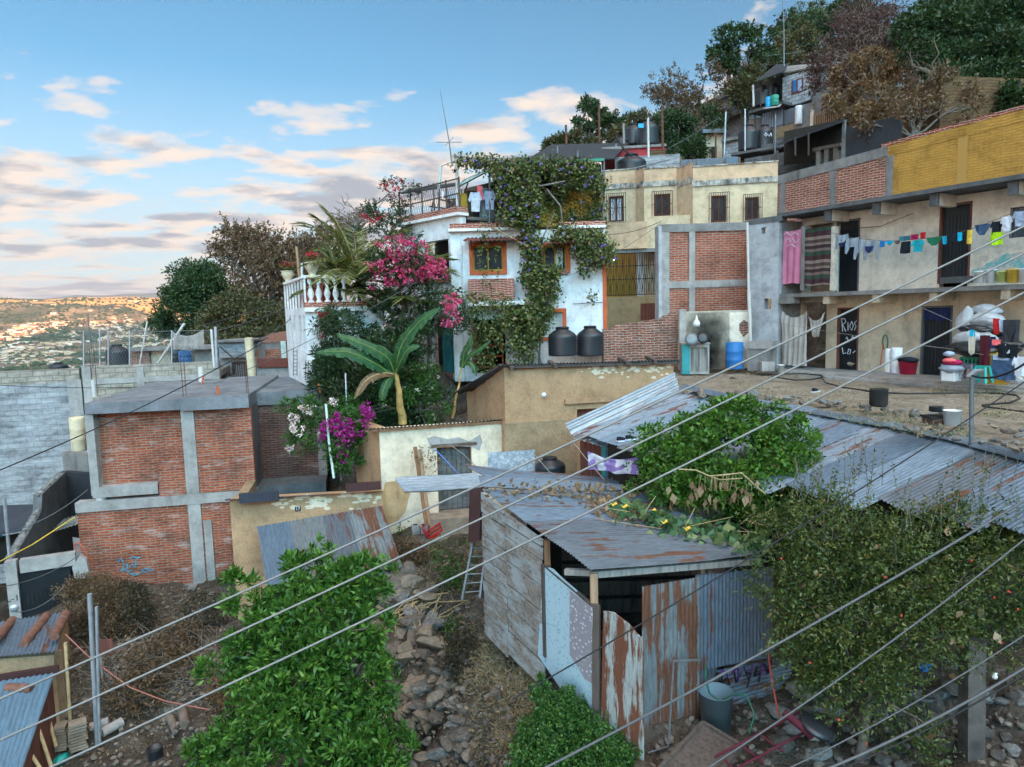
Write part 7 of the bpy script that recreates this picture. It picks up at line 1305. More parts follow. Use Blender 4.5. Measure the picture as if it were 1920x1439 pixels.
# pebbles, litter and dry grass
def scatter(n, boxes, zf=None):
    out = []
    while len(out) < n:
        b = RN.choice(boxes); p = hit(RN.uniform(b[0], b[2]), RN.uniform(b[1], b[3])) if zf is None else None; out.append(tuple(p))
    return np.array(out)
bx_ = [(100, 1100, 480, 1439), (640, 1020, 900, 1439), (860, 1150, 1010, 1439), (200, 1100, 430, 1300), (1220, 1330, 1920, 1439)]
p = scatter(9000, bx_[:4]); leaves('leaf_litter', p + RS.normal(size=p.shape) * .12 * np.array([1, 1, 0]) + np.array([0, 0, .02]), 'lf_dry', None, .07, .5, None, .5, 0, label='dry leaf litter scattered over the slope and yard ground', cat='leaf litter', kind='stuff')
mb = MB()
for q in scatter(4200, bx_ + bx_[:1]): mb.rock(Vector(q) + Vector((RN.gauss(0, .1), RN.gauss(0, .1), .0)), RN.choice([.02, .03, .04, .06, .09]), RN.randrange(9999), .7, 1)
mb.build('rubble', 'stone', label='small rubble and pebbles over the slope', cat='rubble', kind='stuff')
q = scatter(1500, [(890, 1150, 1000, 1439), (860, 1180, 960, 1300), (700, 1020, 890, 1130), (930, 1250, 1010, 1420)]); p = np.repeat(q, 9, 0) + RS.normal(size=(len(q) * 9, 3)) * .05; leaves('dry_grass', p, 'straw', None, .16, .06, np.tile([[-.2, -.5, .3]], (len(p), 1)), .45, 0, label='matted dry grass hanging down the bank below the shack', cat='dry grass', kind='stuff')
q = scatter(260, [(700, 985, 760, 1060), (800, 1020, 890, 1090), (820, 1080, 880, 1120), (830, 1180, 860, 1220), (400, 1080, 440, 1110)]); p = np.repeat(q, 14, 0) + np.abs(RS.normal(size=(len(q) * 14, 3)) * np.array([.12, .12, .14])); leaves('weeds', p, 'lf_bush', None, .07, .5, None, .5, 0, label='green weeds growing on the slope beside the shack', cat='weeds', kind='stuff')
def yp(px, py): r = ray(px, py); return r * (-2.18 / r.z)
q = []
for i in range(3000):
    x, y = RN.uniform(1270, 1920), RN.uniform(700, 850); yy = yp(x, y)
    if y > 705 + (x - 1300) * .17 + 40 or y < 700 + (x - 1500) * .09: continue
    if MN.noise(yy * .8) > .0: q.append(tuple(yy + Vector((0, 0, .02))))
q = np.array(q); p = np.repeat(q, 4, 0) + RS.normal(size=(len(q) * 4, 3)) * np.array([.05, .05, .01]); leaves('yard_grass', p, 'straw', None, .07, .12, np.tile([[0, 0, .5]], (len(p), 1)), .4, 0, label='sparse dry grass on the bare yard', cat='grass', kind='stuff')
p = p[::3] ; leaves('yard_weeds', p, 'lf_bush', None, .05, .3, np.tile([[0, 0, .5]], (len(p), 1)), .4, 0, label='thin green weeds on the bare yard', cat='weeds', kind='stuff')
mb = MB()
for i in range(26): a = hit(RN.uniform(760, 880), RN.uniform(1120, 1180)); b_ = hit(RN.uniform(690, 800), RN.uniform(1150, 1260)); a2 = a.lerp(b_, RN.uniform(.6, 1.0)); mb.tube([a + Vector((0, 0, .12)), a.lerp(a2, .5) + Vector((RN.gauss(0, .1), 0, .2)), a2 + Vector((0, 0, .05))], .012, 4)
o = mb.build('corn_stalks', 'dry_stalk'); tag(o, 'loose heap of dry yellow stalks on the slope left of the shack', 'stalks', kind='stuff')
mb = MB()
for i in range(260): a = hit(RN.uniform(170, 410), RN.uniform(1170, 1330)); d_ = Vector((RN.gauss(0, .5), RN.gauss(0, .3), RN.uniform(0, .6))); mb.tube([a, a + d_ * .5 + Vector((0, 0, .1)), a + d_], [.012, .009, .003], 4)
o = mb.build('brushwood', 'bark'); tag(o, 'tangle of dead branches on the rubbish slope at the lower left', 'branches', kind='stuff')
# ================= movable things =================
def vessel(name, cat, label, px, yb, w, h, Y, mat, kind='bucket', group=None, lid=None):
    b = P(px, yb, Y); s = Y / FP; r = w * s / 2; hh = h * s; t = thing(name, label, cat, tuple(b), 0, group)
    pr = {'bucket': [(0, 0), (r * .82, 0), (r * .97, hh * .9), (r * 1.06, hh * .9), (r * 1.06, hh), (r * .98, hh), (r * .95, hh * .9), (r * .8, hh * .08), (0, hh * .08)],
          'drum': [(0, 0), (r * .96, 0), (r, hh * .03), (r, hh * .32), (r * 1.03, hh * .34), (r, hh * .36), (r, hh * .64), (r * 1.03, hh * .66), (r, hh * .68), (r, hh * .97), (r * .96, hh), (r * .9, hh * .97), (0, hh * .97)],
          'tub': [(0, 0), (r * .8, 0), (r, hh), (r * 1.05, hh), (r * .96, hh * .98), (r * .78, hh * .2), (0, hh * .2)],
          'tank': [(0, 0), (r * .97, 0), (r, hh * .02)] + [(r * (1 + .018 * (i % 2)), hh * (.04 + .62 * i / 12)) for i in range(13)] + [(r * .99, hh * .69), (r * .9, hh * .76), (r * .46, hh * .90), (r * .44, hh * .93), (0, hh * .93)],
          'pot': [(0, 0), (r * .85, 0), (r, hh * .12), (r, hh * .95), (r * 1.05, hh), (r * .93, hh), (r * .9, hh * .75), (0, hh * .75)]}[kind]
    MB().lathe(pr, n=22).build('body', mat, t)
    if kind == 'tank': MB().lathe([(r * .44, hh * .925), (r * .48, hh * .925), (r * .48, hh * .97), (r * .4, hh), (0, hh)], n=14).build('lid', 'tank_lid', t)
    if kind == 'bucket': MB().tube([(r * 1.04 * math.cos(a), -.02 - r * 1.0 * abs(math.sin(a)) * .3, hh * .9 - r * abs(math.sin(a)) * .75) for a in [math.pi * i / 10 for i in range(11)]], .006, 4).build('handle', 'galv', t)
    if lid: MB().lathe([(r * 1.02, hh), (r * 1.05, hh + .01), (r * .9, hh + .06), (0, hh + .08)], n=16).build('contents', lid, t)
    return t
TK = [(1055, 667, 53, 54, 23.0, 'left of two black water tanks standing by the white house'), (1107, 667, 50, 56, 23.3, 'right of two black water tanks standing by the white house'), (1215, 274, 38, 46, 36, 'tall black water tank with a blue mark on the red rooftop room'), (1188, 273, 30, 38, 37.5, 'black water tank half hidden behind the tall one on the red rooftop'), (1165, 284, 28, 26, 36.5, 'small low black tank left of the tall rooftop tanks'),
  (1184, 342, 54, 50, 32.6, 'black tank whose dome shows above the beige parapet'), (1403, 283, 35, 46, 36, 'left black tank on the dark block terrace'), (1433, 277, 30, 40, 36, 'right black tank with white script on the dark block terrace'), (222, 688, 40, 42, 30, 'black water tank behind the chain link fence'), (416, 640, 27, 37, 45, 'front black tank on the grey stair house roof'), (401, 640, 24, 36, 47, 'rear black tank on the grey stair house roof'),
  (1428, 200, 30, 36, 41.2, 'black tank under the tin eave of the hillside house'), (1452, 190, 24, 30, 42, 'second black tank in the dark corner of the hillside balcony'), (1032, 905, 58, 50, 16.6, 'black tank with coiled hoses on top before the large adobe house'), (110, 700, 32, 20, 33, 'black tank dome peeking over the left block wall')]
for i, (x, yb, w, h, Y, l) in enumerate(TK): t = vessel('water_tank', 'water tank', l, x, yb, w, h, Y, 'tank_black', 'tank')
for k, (x, y, Y) in enumerate(((1202, 236, 35.2), (1160, 278, 35.8))): o = MB().prism([P(x - 5, y + 4, Y), P(x + 5, y + 4, Y), P(x + 5, y - 4, Y), P(x - 5, y - 4, Y)], (0, .03, 0)).build('tank_mark', 'plastic_cyan'); tag(o, ['blue mark on the tall rooftop tank', 'blue panel leaning by the small rooftop tank'][k], 'panel')
o = MB().tube([P(x, y, 35.3) for x, y in ((1437, 250), (1433, 253), (1436, 256), (1439, 252), (1442, 256), (1446, 250), (1447, 256))], .03, 4).build('tank_script', 'c_white'); tag(o, 'white script across the right terrace tank', 'lettering')
V = [('bucket', 'bucket', 'bluish white bucket, first from the left on the balcony', 1836, 531, 18, 22, 17.6, 'plastic_white', 'bucket'), ('bucket', 'bucket', 'pale blue white bucket, second from the left on the balcony', 1857, 531, 18, 25, 17.4, 'c_white', 'bucket'), ('bucket', 'bucket', 'lime green bucket between pale and yellow ones on the balcony', 1877, 530, 19, 21, 17.2, 'bucket_green', 'bucket'), ('bucket', 'bucket', 'yellow bucket on the balcony', 1898, 531, 21, 26, 17.0, 'plastic_yellow', 'bucket'), ('bucket', 'bucket', 'white bucket at the right edge of the balcony', 1920, 530, 20, 26, 16.8, 'plastic_white', 'bucket'),
 ('bucket_stack', 'buckets', 'left stack of white buckets by the lower doors', 1665, 698, 13, 44, 18.6, 'plastic_white', 'drum'), ('bucket_stack', 'buckets', 'right taller stack of white buckets beside the red tub', 1680, 700, 19, 48, 18.4, 'c_white', 'drum'), ('bucket', 'bucket', 'small white bucket by the tall grey sheet', 1464, 699, 12, 15, 21.8, 'plastic_white', 'bucket'), ('bucket', 'bucket', 'large pale pail on the stones at the yard edge', 1785, 797, 33, 28, 11.7, 'plastic_white', 'tub'),
 ('oil_drum', 'drum', 'blue drum with rusty base at the burnt wall', 1377, 692, 32, 50, 22.3, 'plastic_blue', 'drum'), ('barrel', 'barrel', 'big yellow plastic barrel under the hanging jeans', 1871, 720, 40, 58, 16.3, 'plastic_yellow', 'drum'), ('drum', 'drum', 'sky blue drum on the hillside balcony', 1440, 202, 9, 18, 39.6, 'plastic_cyan', 'drum'), ('drum', 'drum', 'green drum with red clothes on the hillside balcony', 1452, 199, 15, 18, 39.5, 'plastic_green', 'drum'), ('drum', 'drum', 'white and blue drum behind the terrace fence', 348, 682, 23, 24, 27.5, 'plastic_blue', 'drum'), ('drum', 'drum', 'black drum next to the white and blue drum', 330, 680, 18, 26, 28, 'tank_black', 'drum'),
 ('tub', 'tub', 'crimson tub heaped with washing by the lower door', 1702, 702, 33, 25, 18.0, 'plastic_crimson', 'tub'), ('stove_drum', 'stove', 'blackened cut drum stove standing in the yard', 1647, 762, 32, 33, 13.6, 'burnt', 'pot'), ('cooking_pot', 'pot', 'black cooking pot with orange embers on the ground at lower left', 293, 1430, 28, 32, 12.6, 'tank_black', 'pot'), ('cooking_pot', 'pot', 'black pot on the rusty stand at the yard edge', 1755, 772, 24, 10, 11.9, 'tank_black', 'pot'),
 ('white_barrel', 'barrel', 'cream barrel roped beside the brick house', 149, 845, 26, 64, 20.6, 'pot_cream', 'drum'), ('trash_can', 'trash can', 'large slate blue plastic trash can with a hose in it', 1342, 1392, 66, 108, 9.3, 'plastic_slate', 'tub')]
for n_, c_, l, x, yb, w, h, Y, m_, k_ in V: t = vessel(n_, c_, l, x, yb, w, h, Y, m_, k_)
q = yp(1755, 790); t = thing('pot_stand', 'rusty brick stand under the black pot at the yard edge', 'stand', tuple(P(1755, 795, 11.95))); MB().box(-.16, .16, -.14, .14, 0, .12).build('block', 'brick_dark', t); MB().box(-.2, .2, -.16, .16, .12, .15).build('plate', 'burnt', t)
# garments
def garment(F, kind, x0, x1, y0, y1, mat, v, name, label, group=None):
    a, b, c, d = F.rect(x0, y0, x1, y1, v); w, h = b - a, d - c
    sh = {'sq': [(0, 1), (1, 1), (.97, .05), (.5, 0), (.02, .04)], 'top': [(.18, 1), (.38, .97), (.62, .97), (.82, 1), (1, .62), (.86, .52), (.8, .66), (.8, 0), (.2, .03), (.2, .66), (.12, .5), (0, .6)], 'pants': [(.05, 1), (.95, 1), (1, .02), (.66, 0), (.52, .68), (.36, 0), (0, .04)],
          'brief': [(0, 1), (1, 1), (.9, .55), (.62, .08), (.38, .08), (.1, .5)], 'strip': [(.1, 1), (.9, .96), (1, .1), (.5, 0), (.2, .12)], 'hood': [(.1, 1), (.35, .96), (.5, .8), (.65, .96), (.9, 1), (1, .05), (.86, 0), (.76, .6), (.66, .42), (.34, .42), (.26, .6), (.16, 0), (0, .06)]}[kind]
    bm = bmesh.new(); vs = [bm.verts.new((a + w * x, v, c + h * z)) for x, z in sh]; f = bm.faces.new(vs); bmesh.ops.triangulate(bm, faces=[f]); bmesh.ops.subdivide_edges(bm, edges=bm.edges, cuts=2, use_grid_fill=False)
    ph = RN.random() * 30
    for q in bm.verts: q.co.y += .05 * MN.noise(Vector((q.co.x * 5 + ph, q.co.z * 2.2, ph))) + .02 * math.sin(q.co.x * 34 + ph) * (1 - (q.co.z - c) / h * .7)
    r_ = bmesh.ops.extrude_face_region(bm, geom=bm.faces[:]); 
    for q in r_['geom']:
        if isinstance(q, bmesh.types.BMVert): q.co.y += .012
    bmesh.ops.recalc_face_normals(bm, faces=bm.faces); me = bpy.data.meshes.new(name); bm.to_mesh(me); bm.free(); me.materials.append(M[mat]); o = link(name, me); o.matrix_world = F.M; return tag(o, label, name.replace('_', ' '), group)
g1 = 'washing on the upper line'
for i, (k, x0, x1, y0, y1, m_, n_, l) in enumerate([('hood', 1564, 1593, 440, 467, 'c_grey', 'shirt', 'grey shirt hung first at the left end of the upper washing line'), ('brief', 1570, 1588, 455, 464, 'c_navy', 'cloth', 'navy cloth inside the first grey shirt'), ('hood', 1584, 1612, 446, 476, 'c_grey', 'shirt', 'grey shirt hung second on the upper washing line'), ('hood', 1600, 1622, 449, 487, 'c_grey', 'trousers', 'light grey jogging trousers on the upper line'), ('hood', 1618, 1647, 451, 488, 'c_grey', 'hoodie', 'grey and navy hoodie hanging by its hem'), ('brief', 1622, 1637, 462, 476, 'c_navy', 'cloth', 'navy hood panel hanging in the grey hoodie'),
   ('sq', 1649, 1659, 452, 464, 'c_blue', 'cloth', 'small bright blue cloth on the upper line'), ('brief', 1661, 1676, 452, 461, 'c_cyan', 'briefs', 'cyan briefs on the upper line'), ('brief', 1677, 1688, 452, 459, 'c_brown', 'briefs', 'brown briefs on the upper line'), ('sq', 1687, 1707, 443, 452, 'c_teal', 'cloth', 'teal cloth folded over the line above dark trousers'), ('pants', 1688, 1707, 453, 476, 'c_dark', 'trousers', 'small dark trousers under the teal cloth'), ('sq', 1708, 1722, 440, 450, 'c_crim', 'cloth', 'crimson cloth folded over the upper line'), ('top', 1706, 1735, 450, 473, 'c_aqua', 'shirt', 'aqua shirt in the middle of the upper line'), ('sq', 1726, 1736, 436, 448, 'c_red', 'cloth', 'small red cloth near the aqua shirt'),
   ('brief', 1737, 1766, 445, 462, 'c_green', 'shorts', 'dark green shorts with white trim'), ('strip', 1766, 1776, 443, 459, 'c_cyan', 'sock', 'blue stripe cloth right of the green shorts'), ('top', 1775, 1800, 437, 455, 'c_dark', 'shirt', 'small black shirt before the tall upper door'), ('strip', 1794, 1804, 436, 453, 'c_cyan', 'sock', 'blue stripe cloth right of the small black shirt'), ('pants', 1811, 1822, 432, 458, 'c_yel', 'trousers', 'small yellow trousers on the upper line'), ('brief', 1826, 1857, 421, 443, 'jean', 'denim shorts', 'blue denim shorts on the upper line'), ('pants', 1856, 1880, 436, 460, 'c_lime', 'leggings', 'lime green leggings under the black shirt'),
   ('top', 1856, 1880, 415, 441, 'c_dark', 'shirt', 'black shirt over the lime leggings'), ('top', 1875, 1899, 406, 434, 'c_white', 'shirt', 'white shirt near the right end of the upper line'), ('top', 1897, 1928, 396, 425, 'c_pale', 'shirt', 'pale blue shirt at the right edge on the upper line')]):
    garment(RB, k, x0, x1, y0, y1, m_, -.5 - .015 * i, n_.replace(' ', '_'), l)
for i, (k, x0, x1, y0, y1, m_, n_, l) in enumerate([('pants', 1836, 1856, 629, 686, 'maroon', 'trousers', 'maroon trousers hanging over the black bags'), ('strip', 1861, 1874, 597, 628, 'c_red', 'shirt', 'red top hanging beside the white sacks'), ('strip', 1872, 1884, 600, 624, 'c_pale', 'cloth', 'striped pale cloth between the red top and the charcoal blanket'), ('sq', 1880, 1912, 600, 643, 'c_char', 'blanket', 'charcoal blanket over the lower line'), ('sq', 1855, 1866, 632, 654, 'c_navy', 'cloth', 'navy cloth beside the maroon trousers'), ('sq', 1859, 1875, 637, 648, 'c_coral', 'cloth', 'coral pink cloth on the lower line'),
   ('strip', 1814, 1829, 620, 667, 'c_cream', 'towel', 'cream and blue towel hanging before the black sack'), ('strip', 1816, 1828, 619, 632, 'c_cyan', 'towel_end', 'cyan end of the cream towel'), ('pants', 1857, 1905, 667, 713, 'jean', 'jeans', 'blue jeans hung in front of the yellow barrel'), ('sq', 1861, 1893, 666, 676, 'c_pale', 'waistband', 'pale waistband of the hung jeans'), ('top', 1896, 1932, 668, 706, 'c_white', 'shirt', 'white shirt with blue stripes at the right edge'), ('strip', 1884, 1894, 646, 664, 'c_white', 'cloth', 'white rag on the lower line'), ('sq', 1870, 1908, 646, 672, 'c_dark', 'blanket', 'black folded blanket under the charcoal one')]):
    garment(RB, k, x0, x1, y0, y1, m_, -1.35 - .015 * i, n_, l)
for i, (k, x0, x1, y0, y1, m_, n_, l) in enumerate([('strip', 862, 877, 362, 408, 'mustard', 'cloth', 'mustard and pale cloth on the terrace line'), ('top', 878, 904, 360, 398, 'c_white', 'shirt', 'white patterned shirt on the terrace line'), ('strip', 893, 906, 348, 378, 'c_coral', 'cloth', 'coral patterned cloth over the white terrace shirt'), ('top', 905, 930, 358, 394, 'c_pale', 'shirt', 'pale blue shirt right on the terrace line'), ('sq', 828, 858, 358, 372, 'c_white', 'cloth', 'white cloth bundle by the terrace pole'), ('strip', 856, 864, 350, 402, 'c_pale', 'towel', 'long pale towel beside the white terrace pole')]):
    garment(WH, k, x0, x1, y0, y1, m_, .5 + .02 * i, n_, l)
def wire(label, pts, r, mat, name='cable', cat='cable', sag=0, n=14, group=None):
    pp = [q if isinstance(q, Vector) else P(*q) for q in pts]; out = []
    for a, b in zip(pp, pp[1:]):
        for i in range(n): t_ = i / n; out.append(a.lerp(b, t_) - Vector((0, 0, sag * 4 * t_ * (1 - t_))))
    o = MB().tube(out + [pp[-1]], r, 5).build(name, mat); return tag(o, label, cat, group)
def rbp(x, y, v): return RB.W(*RB.L(x, y, v))
wire('upper washing line strung along the balcony house', [rbp(x, y, -.5) for x, y in ((1555, 436), (1600, 447), (1655, 452), (1700, 451), (1770, 444), (1830, 427), (1900, 399), (1960, 375))], .008, 'cable_grey', 'washing_line', 'washing line')
wire('lower washing line with clothes before the sacks', [rbp(x, y, -1.35) for x, y in ((1728, 648), (1800, 657), (1840, 665), (1925, 672))], .008, 'cable_pale', 'washing_line', 'washing line', n=2)
wire('thin line crossing from the lower right door to the sacks', [rbp(x, y, -1.0) for x, y in ((1730, 578), (1780, 600), (1850, 630), (1925, 657))], .006, 'cable_pale', 'washing_line', 'washing line', n=2)
wire('thin pale line across the lower left doors', [rbp(x, y, -1.0) for x, y in ((1420, 600), (1510, 615), (1560, 623), (1607, 630))], .006, 'cable_pale', 'washing_line', 'washing line', n=2)
wire('slack black cable hanging on the upper facade', [rbp(x, y, .8) for x, y in ((1610, 428), (1650, 425), (1680, 413), (1712, 400))], .01, 'cable_black', n=3)
# sacks and bags by the wall
def sack(px, py, w, h, Y, mat, label, rot=0, name='sack'):
    s = Y / FP; bm = bmesh.new(); bmesh.ops.create_icosphere(bm, subdivisions=4, radius=1); ph = RN.random() * 40
    for v in bm.verts:
        p = v.co; k = 1 + .13 * MN.noise(p * 1.6 + Vector((ph, 0, 0))) + .10 * MN.noise(Vector((p.x * 2, p.y * 2, p.z * 7)) + Vector((0, ph, 0))) + .05 * MN.noise(Vector((p.x * 9, p.y * 9, p.z * 4)) + Vector((0, ph, 0))); e = abs(p.x) ** 2.5; q = Vector((p.x * w * s / 2 * 1.02, p.y * w * s * .3, p.z * h * s / 2 * (1.15 - .35 * e))) * k; v.co = Matrix.Rotation(rot, 3, 'Y') @ q
    me = bpy.data.meshes.new(name); bm.to_mesh(me); bm.free(); me.polygons.foreach_set('use_smooth', [True] * len(me.polygons)); me.materials.append(M[mat]); o = link(name, me); o.location = P(px, py, Y); o.rotation_euler = (0, 0, RB.rz); tag(o, label, 'sack')
for q in [(1850, 583, 52, 22, 17.6, 'sack_white', 'topmost plump white sack of the heap', .12), (1808, 602, 26, 48, 17.7, 'sack_white', 'upright white sack at the left of the heap', .3), (1848, 600, 62, 24, 17.4, 'sack_white', 'white sack just under the topmost one', -.02), (1862, 612, 40, 18, 17.3, 'sack_white', 'small white sack end at the right of the heap', .1), (1828, 617, 56, 15, 17.0, 'bag_black', 'black bag pressed between the white sacks', .02), (1820, 634, 60, 26, 17.0, 'sack_white', 'lower wide white sack above the big black bag', -.1), (1850, 637, 40, 22, 17.1, 'sack_white', 'lower right white sack behind the towel', .1), (1822, 655, 84, 26, 16.8, 'bag_black', 'big black bag at the bottom of the heap', .05), (1885, 650, 60, 34, 16.9, 'bag_black', 'black bag under the charcoal blanket', 0), (1900, 712, 34, 16, 15.8, 'sack_white', 'white sack lying on the walkway beside the barrel', 0), (1880, 625, 40, 30, 17.2, 'bag_black', 'black bag behind the red top', 0)]: sack(*q)
garment(RB, 'sq', 1763, 1804, 684, 712, 'c_grey', -1.62, 'draped_shirt', 'grey shirt with dark hem hanging over the front of the laundry box')
o = MB()
for st in (((1470, 440), (1476, 436), (1482, 442), (1490, 437), (1498, 441)), ((1473, 452), (1478, 446), (1482, 455), (1487, 447), (1492, 456), (1499, 449)), ((1476, 462), (1484, 458), (1492, 464))): o.tube([RB.W(*RB.L(x, y, .06)) for x, y in st], .012, 4)
tag(o.build('curtain_script', 'c_white'), 'white decorative script on the pink curtain', 'lettering')
# stools, crates, baskets under the sacks
def stool(px, yb, w, h, Y, mat, label):
    s = Y / FP; W_, h_ = w * s / 2, h * s; t = thing('stool', label, 'stool', tuple(P(px, yb, Y)), RB.rz); MB().prism([(-W_ * .7, -W_ * .7, h_ - .03), (W_ * .7, -W_ * .7, h_ - .03), (W_ * .7, W_ * .7, h_ - .03), (-W_ * .7, W_ * .7, h_ - .03)], (0, 0, .03)).box(-W_ * .72, W_ * .72, -W_ * .74, -W_ * .7, h_ * .72, h_ - .001).build('seat', mat, t)
    for sx in (-1, 1):
        for sy in (-1, 1): MB().beam((sx * W_ * .62, sy * W_ * .62, h_ - .03), (sx * W_ * .95, sy * W_ * .95, 0), .05, .05).build('leg', mat, t)
    MB().beam((-W_ * .85, -W_ * .85, h_ * .3), (W_ * .85, -W_ * .85, h_ * .3), .02, .04).build('rung', mat, t)
stool(1841, 718, 26, 32, 16.0, 'plastic_teal', 'teal plastic stool left of the yellow barrel'); stool(1815, 712, 28, 30, 16.6, 'stool_grey', 'grey plastic stool under the sacks')
t = thing('crate', 'green plastic crate under the big black bag', 'crate', tuple(P(1826, 690, 16.9)), RB.rz); mb = MB().wall(-.26, .26, 0, .27, -.17, -.15, [(-.22 + i * .09, -.17 + i * .09, .06, .22) for i in range(5)]); mb.box(-.26, -.24, -.15, .17, 0, .27).box(.24, .26, -.15, .17, 0, .27).box(-.24, .24, .15, .17, 0, .27).box(-.24, .24, -.149, .15, 0, .02); mb.build('body', 'plastic_green', t)
t = thing('laundry_box', 'white box heaped with pink and grey washing beside the lower right door', 'box', tuple(P(1783, 714, 16.6)), RB.rz); MB().box(-.15, .15, -.15, .15, 0, .28).build('box', 'plastic_white', t)
for k, (x, y, w, h, m_, l) in enumerate(((1784, 692, 42, 15, 'c_grey', 'grey shirt draped over the white laundry box'), (1786, 680, 34, 12, 'c_crim', 'crimson and orange washing on the laundry box'), (1780, 676, 24, 8, 'c_coral', 'pink washing on top of the laundry box'), (1779, 664, 20, 9, 'c_pale', 'pale patterned cloth above the laundry box'), (1702, 675, 40, 10, 'c_dark', 'black and blue washing heaped in the crimson tub'), (1706, 674, 20, 9, 'c_blue', 'blue cloth in the crimson tub'))): sack(x, y, w, h, 16.55 if k < 4 else 17.9, m_, l, 0, 'washing')
# mop, wall hose
o = MB().tube([rbp(1650, 690, .8), rbp(1656, 645, .9)], .012, 5).build('red_stick', 'plastic_red'); tag(o, 'red mop stick leaning on the lower wall', 'mop'); mb = MB()
for i in range(5): mb.tube([rbp(1659 + 5 * math.cos(a) + i * .4, 642 + 14 * math.sin(a), .9) for a in [6.28 * j / 14 for j in range(15)]], .008, 4)
tag(mb.build('coiled_hose', 'hose_green'), 'coiled green hose hanging on the lower wall', 'hose')
# yard hose, shoe, pole
def ypl(pts, dz=.03): return [yp(x, y) + Vector((0, 0, dz)) for x, y in pts]
o = MB().tube(ypl([(1440, 706), (1470, 703), (1510, 703), (1540, 706), (1543, 710), (1520, 714), (1490, 715), (1465, 711), (1448, 709)]), .022, 6).tube(ypl([(1541, 712), (1548, 720), (1580, 729), (1610, 733), (1640, 738), (1700, 741), (1760, 740), (1820, 739), (1870, 740), (1905, 744), (1912, 750), (1895, 758), (1860, 761), (1842, 763)]), .022, 6).tube(ypl([(1842, 765), (1880, 770), (1925, 776)]), .018, 6).build('garden_hose', 'hose_black'); tag(o, 'long black hose snaking across the bare yard', 'hose')
def shoe(px, py, Y, rz, label, p=None, mat='c_dark'):
    t = thing('shoe', label, 'shoe', tuple(p if p is not None else P(px, py, Y)), rz); MB().prism([(-.14, -.045, 0), (.0, -.05, 0), (.13, -.035, 0), (.15, 0, 0), (.13, .035, 0), (0, .05, 0), (-.14, .045, 0)], (0, 0, .03)).build('sole', 'c_white', t)
    MB().add([(-.14, -.04, .031), (.0, -.045, .031), (.14, -.02, .031), (.14, .02, .031), (0, .045, .031), (-.14, .04, .031), (-.13, -.02, .11), (-.02, -.02, .10), (.1, -.01, .05), (.1, .01, .05), (-.02, .02, .10), (-.13, .02, .11)], [(0, 1, 7, 6), (1, 2, 8, 7), (2, 3, 9, 8), (3, 4, 10, 9), (4, 5, 11, 10), (5, 0, 6, 11), (6, 7, 10, 11), (7, 8, 9, 10)]).build('upper', mat, t)
shoe(0, 0, 0, .6, 'single black shoe lying on the yard', yp(1530, 737) + Vector((0, 0, .02))); shoe(1168, 828, 14.6, .3, 'left black and white sneaker drying on the tin roof'); shoe(1184, 825, 14.6, .35, 'right black and white sneaker drying on the tin roof')
t = thing('lamp_post', 'grey metal post with a small tilted cap at the edge of the tin roof', 'post', tuple(P(1825, 900, 10.9))); mb = MB().tube([(0, 0, -1), tuple(P(1822, 705, 10.9) - P(1825, 900, 10.9))], .035, 8); mb.build('pole', 'iron_grey', t); e = P(1826, 702, 10.9) - Vector(t.location); MB().prism([e + Vector((-.1, -.06, -.04)), e + Vector((.0, -.08, .06)), e + Vector((.13, -.05, .07)), e + Vector((.06, .0, -.01)), e + Vector((-.04, .02, -.05))], (0, .1, .01)).build('cap', 'galv', t)
# outdoor stove, sink
F = Fr('stove_cabinet', 'old turquoise metal cabinet used as an outdoor stove by the burnt wall', 'stove', (1279, 670, 22.2), (1330, 672, 22.1), yp(1305, 690).z)
a, b, c, d = F.rect(1279, 646, 1330, 690); MB().wall(a, b, 0, d, 0, .03, [(a + .27, (a + b) / 2 + .13, .08, d - .1), ((a + b) / 2 + .17, b - .05, .08, d - .1)]).box(a, a + .03, .03, .6, 0, d).box(b - .03, b, .03, .6, 0, d).box(a - .03, b + .03, -.03, .62, d, d + .04).build('frame', 'concrete_light', F); MB().box(a + .04, b - .04, .1, .12, 0, d - .02).build('inner_panel', 'wood_grey', F); MB().box(a, a + .24, -.015, -.001, 0, d).build('side_panel', 'turquoise', F)
for k, (x, y, w, m_, l) in enumerate(((1297, 636, 26, 'iron_grey', 'round metal lid leaning on the stove cabinet'), (1318, 634, 22, 'tank_black', 'dark dented pot lid on the stove cabinet'))): mb = MB(); mb.M = Matrix.Rotation(R(70), 4, 'X'); s = 22 / FP * w / 2; mb.lathe([(0, .03), (s * .6, .025), (s, 0), (s, -.015), (0, -.015)], n=18); o = mb.build('metal_lid_disc', m_); o.location = P(x, y, 22); tag(o, l, 'lid')
t = thing('water_sink', 'raw concrete wash basin against the grey side wall', 'wash basin', tuple(P(1428, 695, 22)), S.rz); MB().box(-.36, .36, -.25, .3, 0, .72).build('base', 'concrete', t); MB().wall(-.42, .42, .72, .95, -.3, -.22, []).box(-.42, .42, .25, .33, .72, .95).box(-.42, -.34, -.22, .25, .72, .95).box(.34, .42, -.22, .25, .72, .95).box(-.34, .34, -.219, .25, .73, .76).build('basin', 'concrete_light', t)
t = thing('green_cloth', 'pale block with a folded pale cloth beside the wash basin', 'block', tuple(P(1438, 696, 21.6))); MB().box(-.2, .2, -.12, .12, 0, .3).build('block', 'concrete_light', t)
mb = MB().tube([(0, 0, .12), (0, 0, .3)], .008, 4); t = thing('plastic_bag', 'white plastic bag hanging from a line before the burnt wall', 'bag', tuple(P(1306, 607, 22.2))); mb.build('string', 'cable_pale', t); MB().lathe([(0, -.1), (.09, -.09), (.12, -.02), (.10, .06), (.04, .14), (.015, .26), (0, .27)], n=12).build('bag', 'plastic_white', t)
